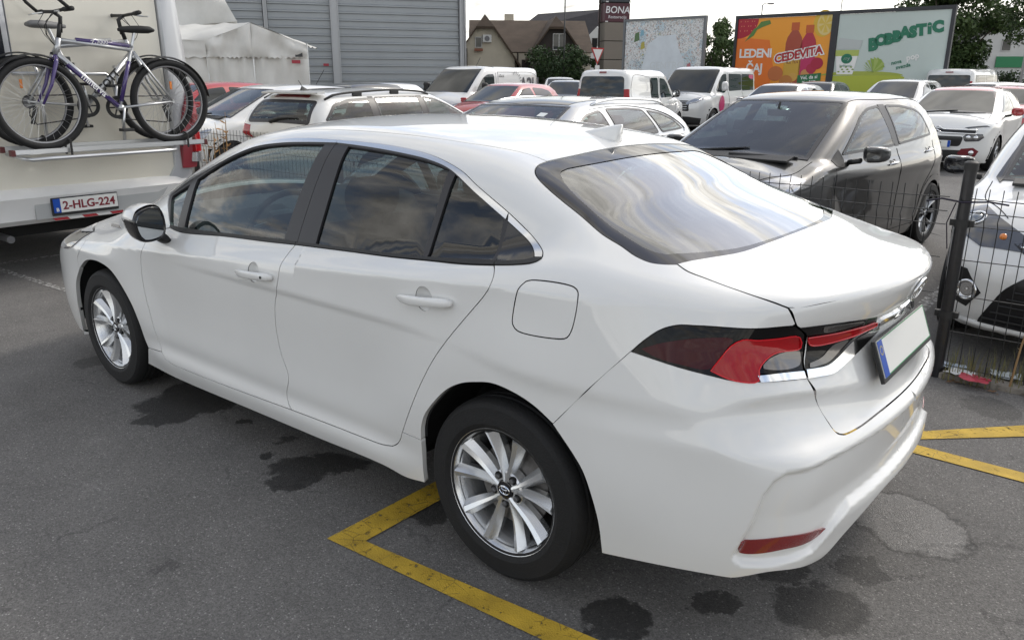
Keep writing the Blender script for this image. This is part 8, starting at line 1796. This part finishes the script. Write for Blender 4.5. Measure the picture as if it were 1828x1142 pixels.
    bb_flat(T, 'cup_lid', [(-2.06, z0+1.68), (-1.10, z0+1.68), (-1.02, z0+2.0), (-1.95, z0+2.12)], mat('poster_lid', (.48, .52, .51), .4), Y-.008); bb_flat(T, 'cup_badge', ell(-1.58, z0+1.32, .22, .19), gd, Y-.011); place_text('poster_lettering', 'my', .20, (-1.58, Y-.014, z0+1.33), (1, 0, 0), (0, 0, 1), wt, T)
    place_text('poster_lettering', 'bobbastic', .13, (-1.58, Y-.014, z0+1.05), (1, 0, 0), (0, 0, 1), gd, T)
    for k in range(9): bb_flat(T, 'leaf_mark', ell(-1.85+.07*k, z0+.82+.09*((k*5) % 3), .05, .03, 8, k), mat('poster_leaf_mark', (.22, .32, .05), .5), Y-.010)
    for k in range(11):
        a = -.5+k*.42; cx, cz = -.48, z0+1.02; bb_flat(T, 'lettuce_leaf', [(cx, cz-.22), (cx+.42*math.cos(a), cz+.26*math.sin(a)), (cx+.34*math.cos(a+.5), cz+.30*math.sin(a+.5)+.06)], mat('poster_lettuce_%d' % (k % 2), (.26, .38, .06) if k % 2 else (.36, .46, .12), .5), Y-.008-.0006*k)
    for ch, dx, dz, rot, sc in [(c, -.62+i*.285, .012*i*i, .0, 1.0) for i, c in enumerate('BOBBASTIC')]:
        i = int(round((dx+.62)/.285)); place_text('poster_lettering', ch if ch != 'I' else 'i', .60 if i in (0,) else .52, (dx, Y-.012, zt-1.20+.105*i-.004*i*i+(.06 if i in (1, 4) else 0)), (math.cos(.12-.01*i), 0, math.sin(.12-.01*i)), (-math.sin(.12), 0, math.cos(.12)), gd, T, bold=.045)
    place_text('poster_lettering', 'nova', .20, (.35, Y-.012, zt-1.85), (.97, 0, .22), (-.2, 0, .97), gd, T, bold=.004); place_text('poster_lettering', 'pop', .30, (.92, Y-.012, zt-1.66), (.97, 0, .22), (-.2, 0, .97), wt, T, bold=.008); place_text('poster_lettering', 'zvezda', .20, (.62, Y-.012, zt-2.0), (.97, 0, .22), (-.2, 0, .97), gd, T, bold=.004)
boards()
# trees and bushes
def leaf_mat(name, c0, c1):
    m = mat(name, c0, .6, spec=.25); nt = m.node_tree; n = nt.nodes; l = nt.links; p = n['Principled BSDF']
    tc = n.new('ShaderNodeTexCoord'); t = n.new('ShaderNodeTexNoise'); t.inputs['Scale'].default_value = 1.1; t.inputs['Detail'].default_value = 5; l.new(tc.outputs['Object'], t.inputs['Vector'])
    t2 = n.new('ShaderNodeTexNoise'); t2.inputs['Scale'].default_value = 9; l.new(tc.outputs['Object'], t2.inputs['Vector']); a = n.new('ShaderNodeMath'); a.operation = 'ADD'; l.new(t.outputs['Fac'], a.inputs[0]); l.new(t2.outputs['Fac'], a.inputs[1])
    r = n.new('ShaderNodeMapRange'); l.new(a.outputs[0], r.inputs[0]); r.inputs[1].default_value = .75; r.inputs[2].default_value = 1.25
    mx = n.new('ShaderNodeMix'); mx.data_type = 'RGBA'; l.new(r.outputs[0], mx.inputs['Factor']); mx.inputs['A'].default_value = (*c0, 1); mx.inputs['B'].default_value = (*c1, 1); l.new(mx.outputs['Result'], p.inputs['Base Color']); p.inputs['Subsurface Weight'].default_value = 0.0
    return m
M_BARK = mat('grey_bark', (.07, .055, .042), .9, vary=(6, .3), bump=(25, .8, 5))
def tree(name, label, u, D, h, rx, rz, zc, n, leaf, seed, m, trunk=.16, clumps=26, group='trees and shrubs behind the boards'):
    T = bthing(name, label, 'tree' if name != 'bush' else 'bush', u, D, 0, group); r = np.random.default_rng(seed)
    t = MB(); base = [(0, 0, 0), (r.normal(0, .08), r.normal(0, .08), zc*.45), (r.normal(0, .15), r.normal(0, .15), zc)]; t.tube(base, [trunk, trunk*.8, trunk*.5], 9); tr = t.build('trunk', M_BARK, T, smooth=True)
    cl = []
    for k in range(clumps):
        d = r.normal(0, 1, 3); d /= np.linalg.norm(d); q = r.uniform(.35, .95)**.6; c = np.array([d[0]*rx*q, d[1]*rx*q, zc+rz*.15+d[2]*rz*q]); cl.append((c, r.uniform(.22, .42)*rx))
    for k in range(min(10, clumps)):
        c = cl[k][0]; b = MB(); b.tube([base[1], tuple(np.array(base[1])*.4+c*.6+np.array([0, 0, -.15])), tuple(c)], [trunk*.45, trunk*.25, trunk*.08], 6); b.build('limb', M_BARK, tr, smooth=True)
    V = np.zeros((n*4, 3)); per = n//clumps; i = 0
    for c, s in cl:
        for _ in range(per):
            d = r.normal(0, 1, 3); d /= np.linalg.norm(d); p = c+d*s*r.uniform(.55, 1.05)*np.array([1, 1, .8])
            a = r.normal(0, 1, 3); a = a/np.linalg.norm(a); b = np.cross(a, d+r.normal(0, .4, 3)); b /= max(np.linalg.norm(b), 1e-6); ll = leaf*r.uniform(.6, 1.3)
            V[4*i:4*i+4] = [p-a*ll*.5, p+b*ll*.28, p+a*ll*.5, p-b*ll*.28]; i += 1
    V = V[:4*i]; mesh_obj('crown', V, [(4*k, 4*k+1, 4*k+2, 4*k+3) for k in range(i)], m, T)
    return T
LM1 = leaf_mat('dark_green_leaves', (.022, .045, .014), (.075, .115, .035)); LM2 = leaf_mat('mid_green_leaves', (.030, .060, .018), (.095, .140, .045)); LM3 = leaf_mat('deep_shrub_leaves', (.016, .036, .013), (.055, .090, .030))
tree('bush', 'dark green rounded bush in front of the beige house', 2.55, 45.0, 3.5, 1.85, 1.25, 1.75, 9000, .16, 1, LM3, .12, 30); tree('bush', 'smaller dark green bush beside the sign tower foot', 4.05, 46.5, 3, 1.1, .9, 1.6, 4000, .15, 2, LM3, .10, 16)
tree('broadleaf_tree', 'green tree between the torn billboard and the orange one', 12.4, 50.0, 4.6, 1.55, 1.5, 3.0, 8000, .18, 3, LM2, .14, 30)
tree('broadleaf_tree', 'big dark tree rising behind the green billboard', 25.4, 49.0, 9, 2.75, 3.2, 4.2, 22000, .24, 4, LM1, .22, 60); tree('broadleaf_tree', 'lower dark tree filling the space right of the green billboard', 25.6, 48.0, 4.5, 1.5, 1.5, 1.8, 9000, .22, 5, LM1, .15, 30)
tree('broadleaf_tree', 'loose tree with bare limbs at the right edge', 24.6, 38.5, 8, 2.1, 2.3, 5.0, 9000, .17, 6, LM1, .17, 26); tree('broadleaf_tree', 'leafy tree cut by the right edge behind the cars', 27.6, 41.0, 6, 1.6, 1.8, 2.7, 8000, .18, 7, LM1, .14, 26)
tree('bush', 'low hedge bush below the white house on the right', 30.2, 50.0, 2.2, 1.8, .8, 1.0, 5000, .16, 8, LM3, .1, 20)
tree('broadleaf_tree', 'distant tree behind the beige house ridge', -1.9, 75.0, 5, 2.2, 1.6, 3.2, 4000, .3, 9, LM2, .2, 18)
if TXT_SCENE is not None: bpy.data.scenes.remove(TXT_SCENE); TXT_SCENE = None
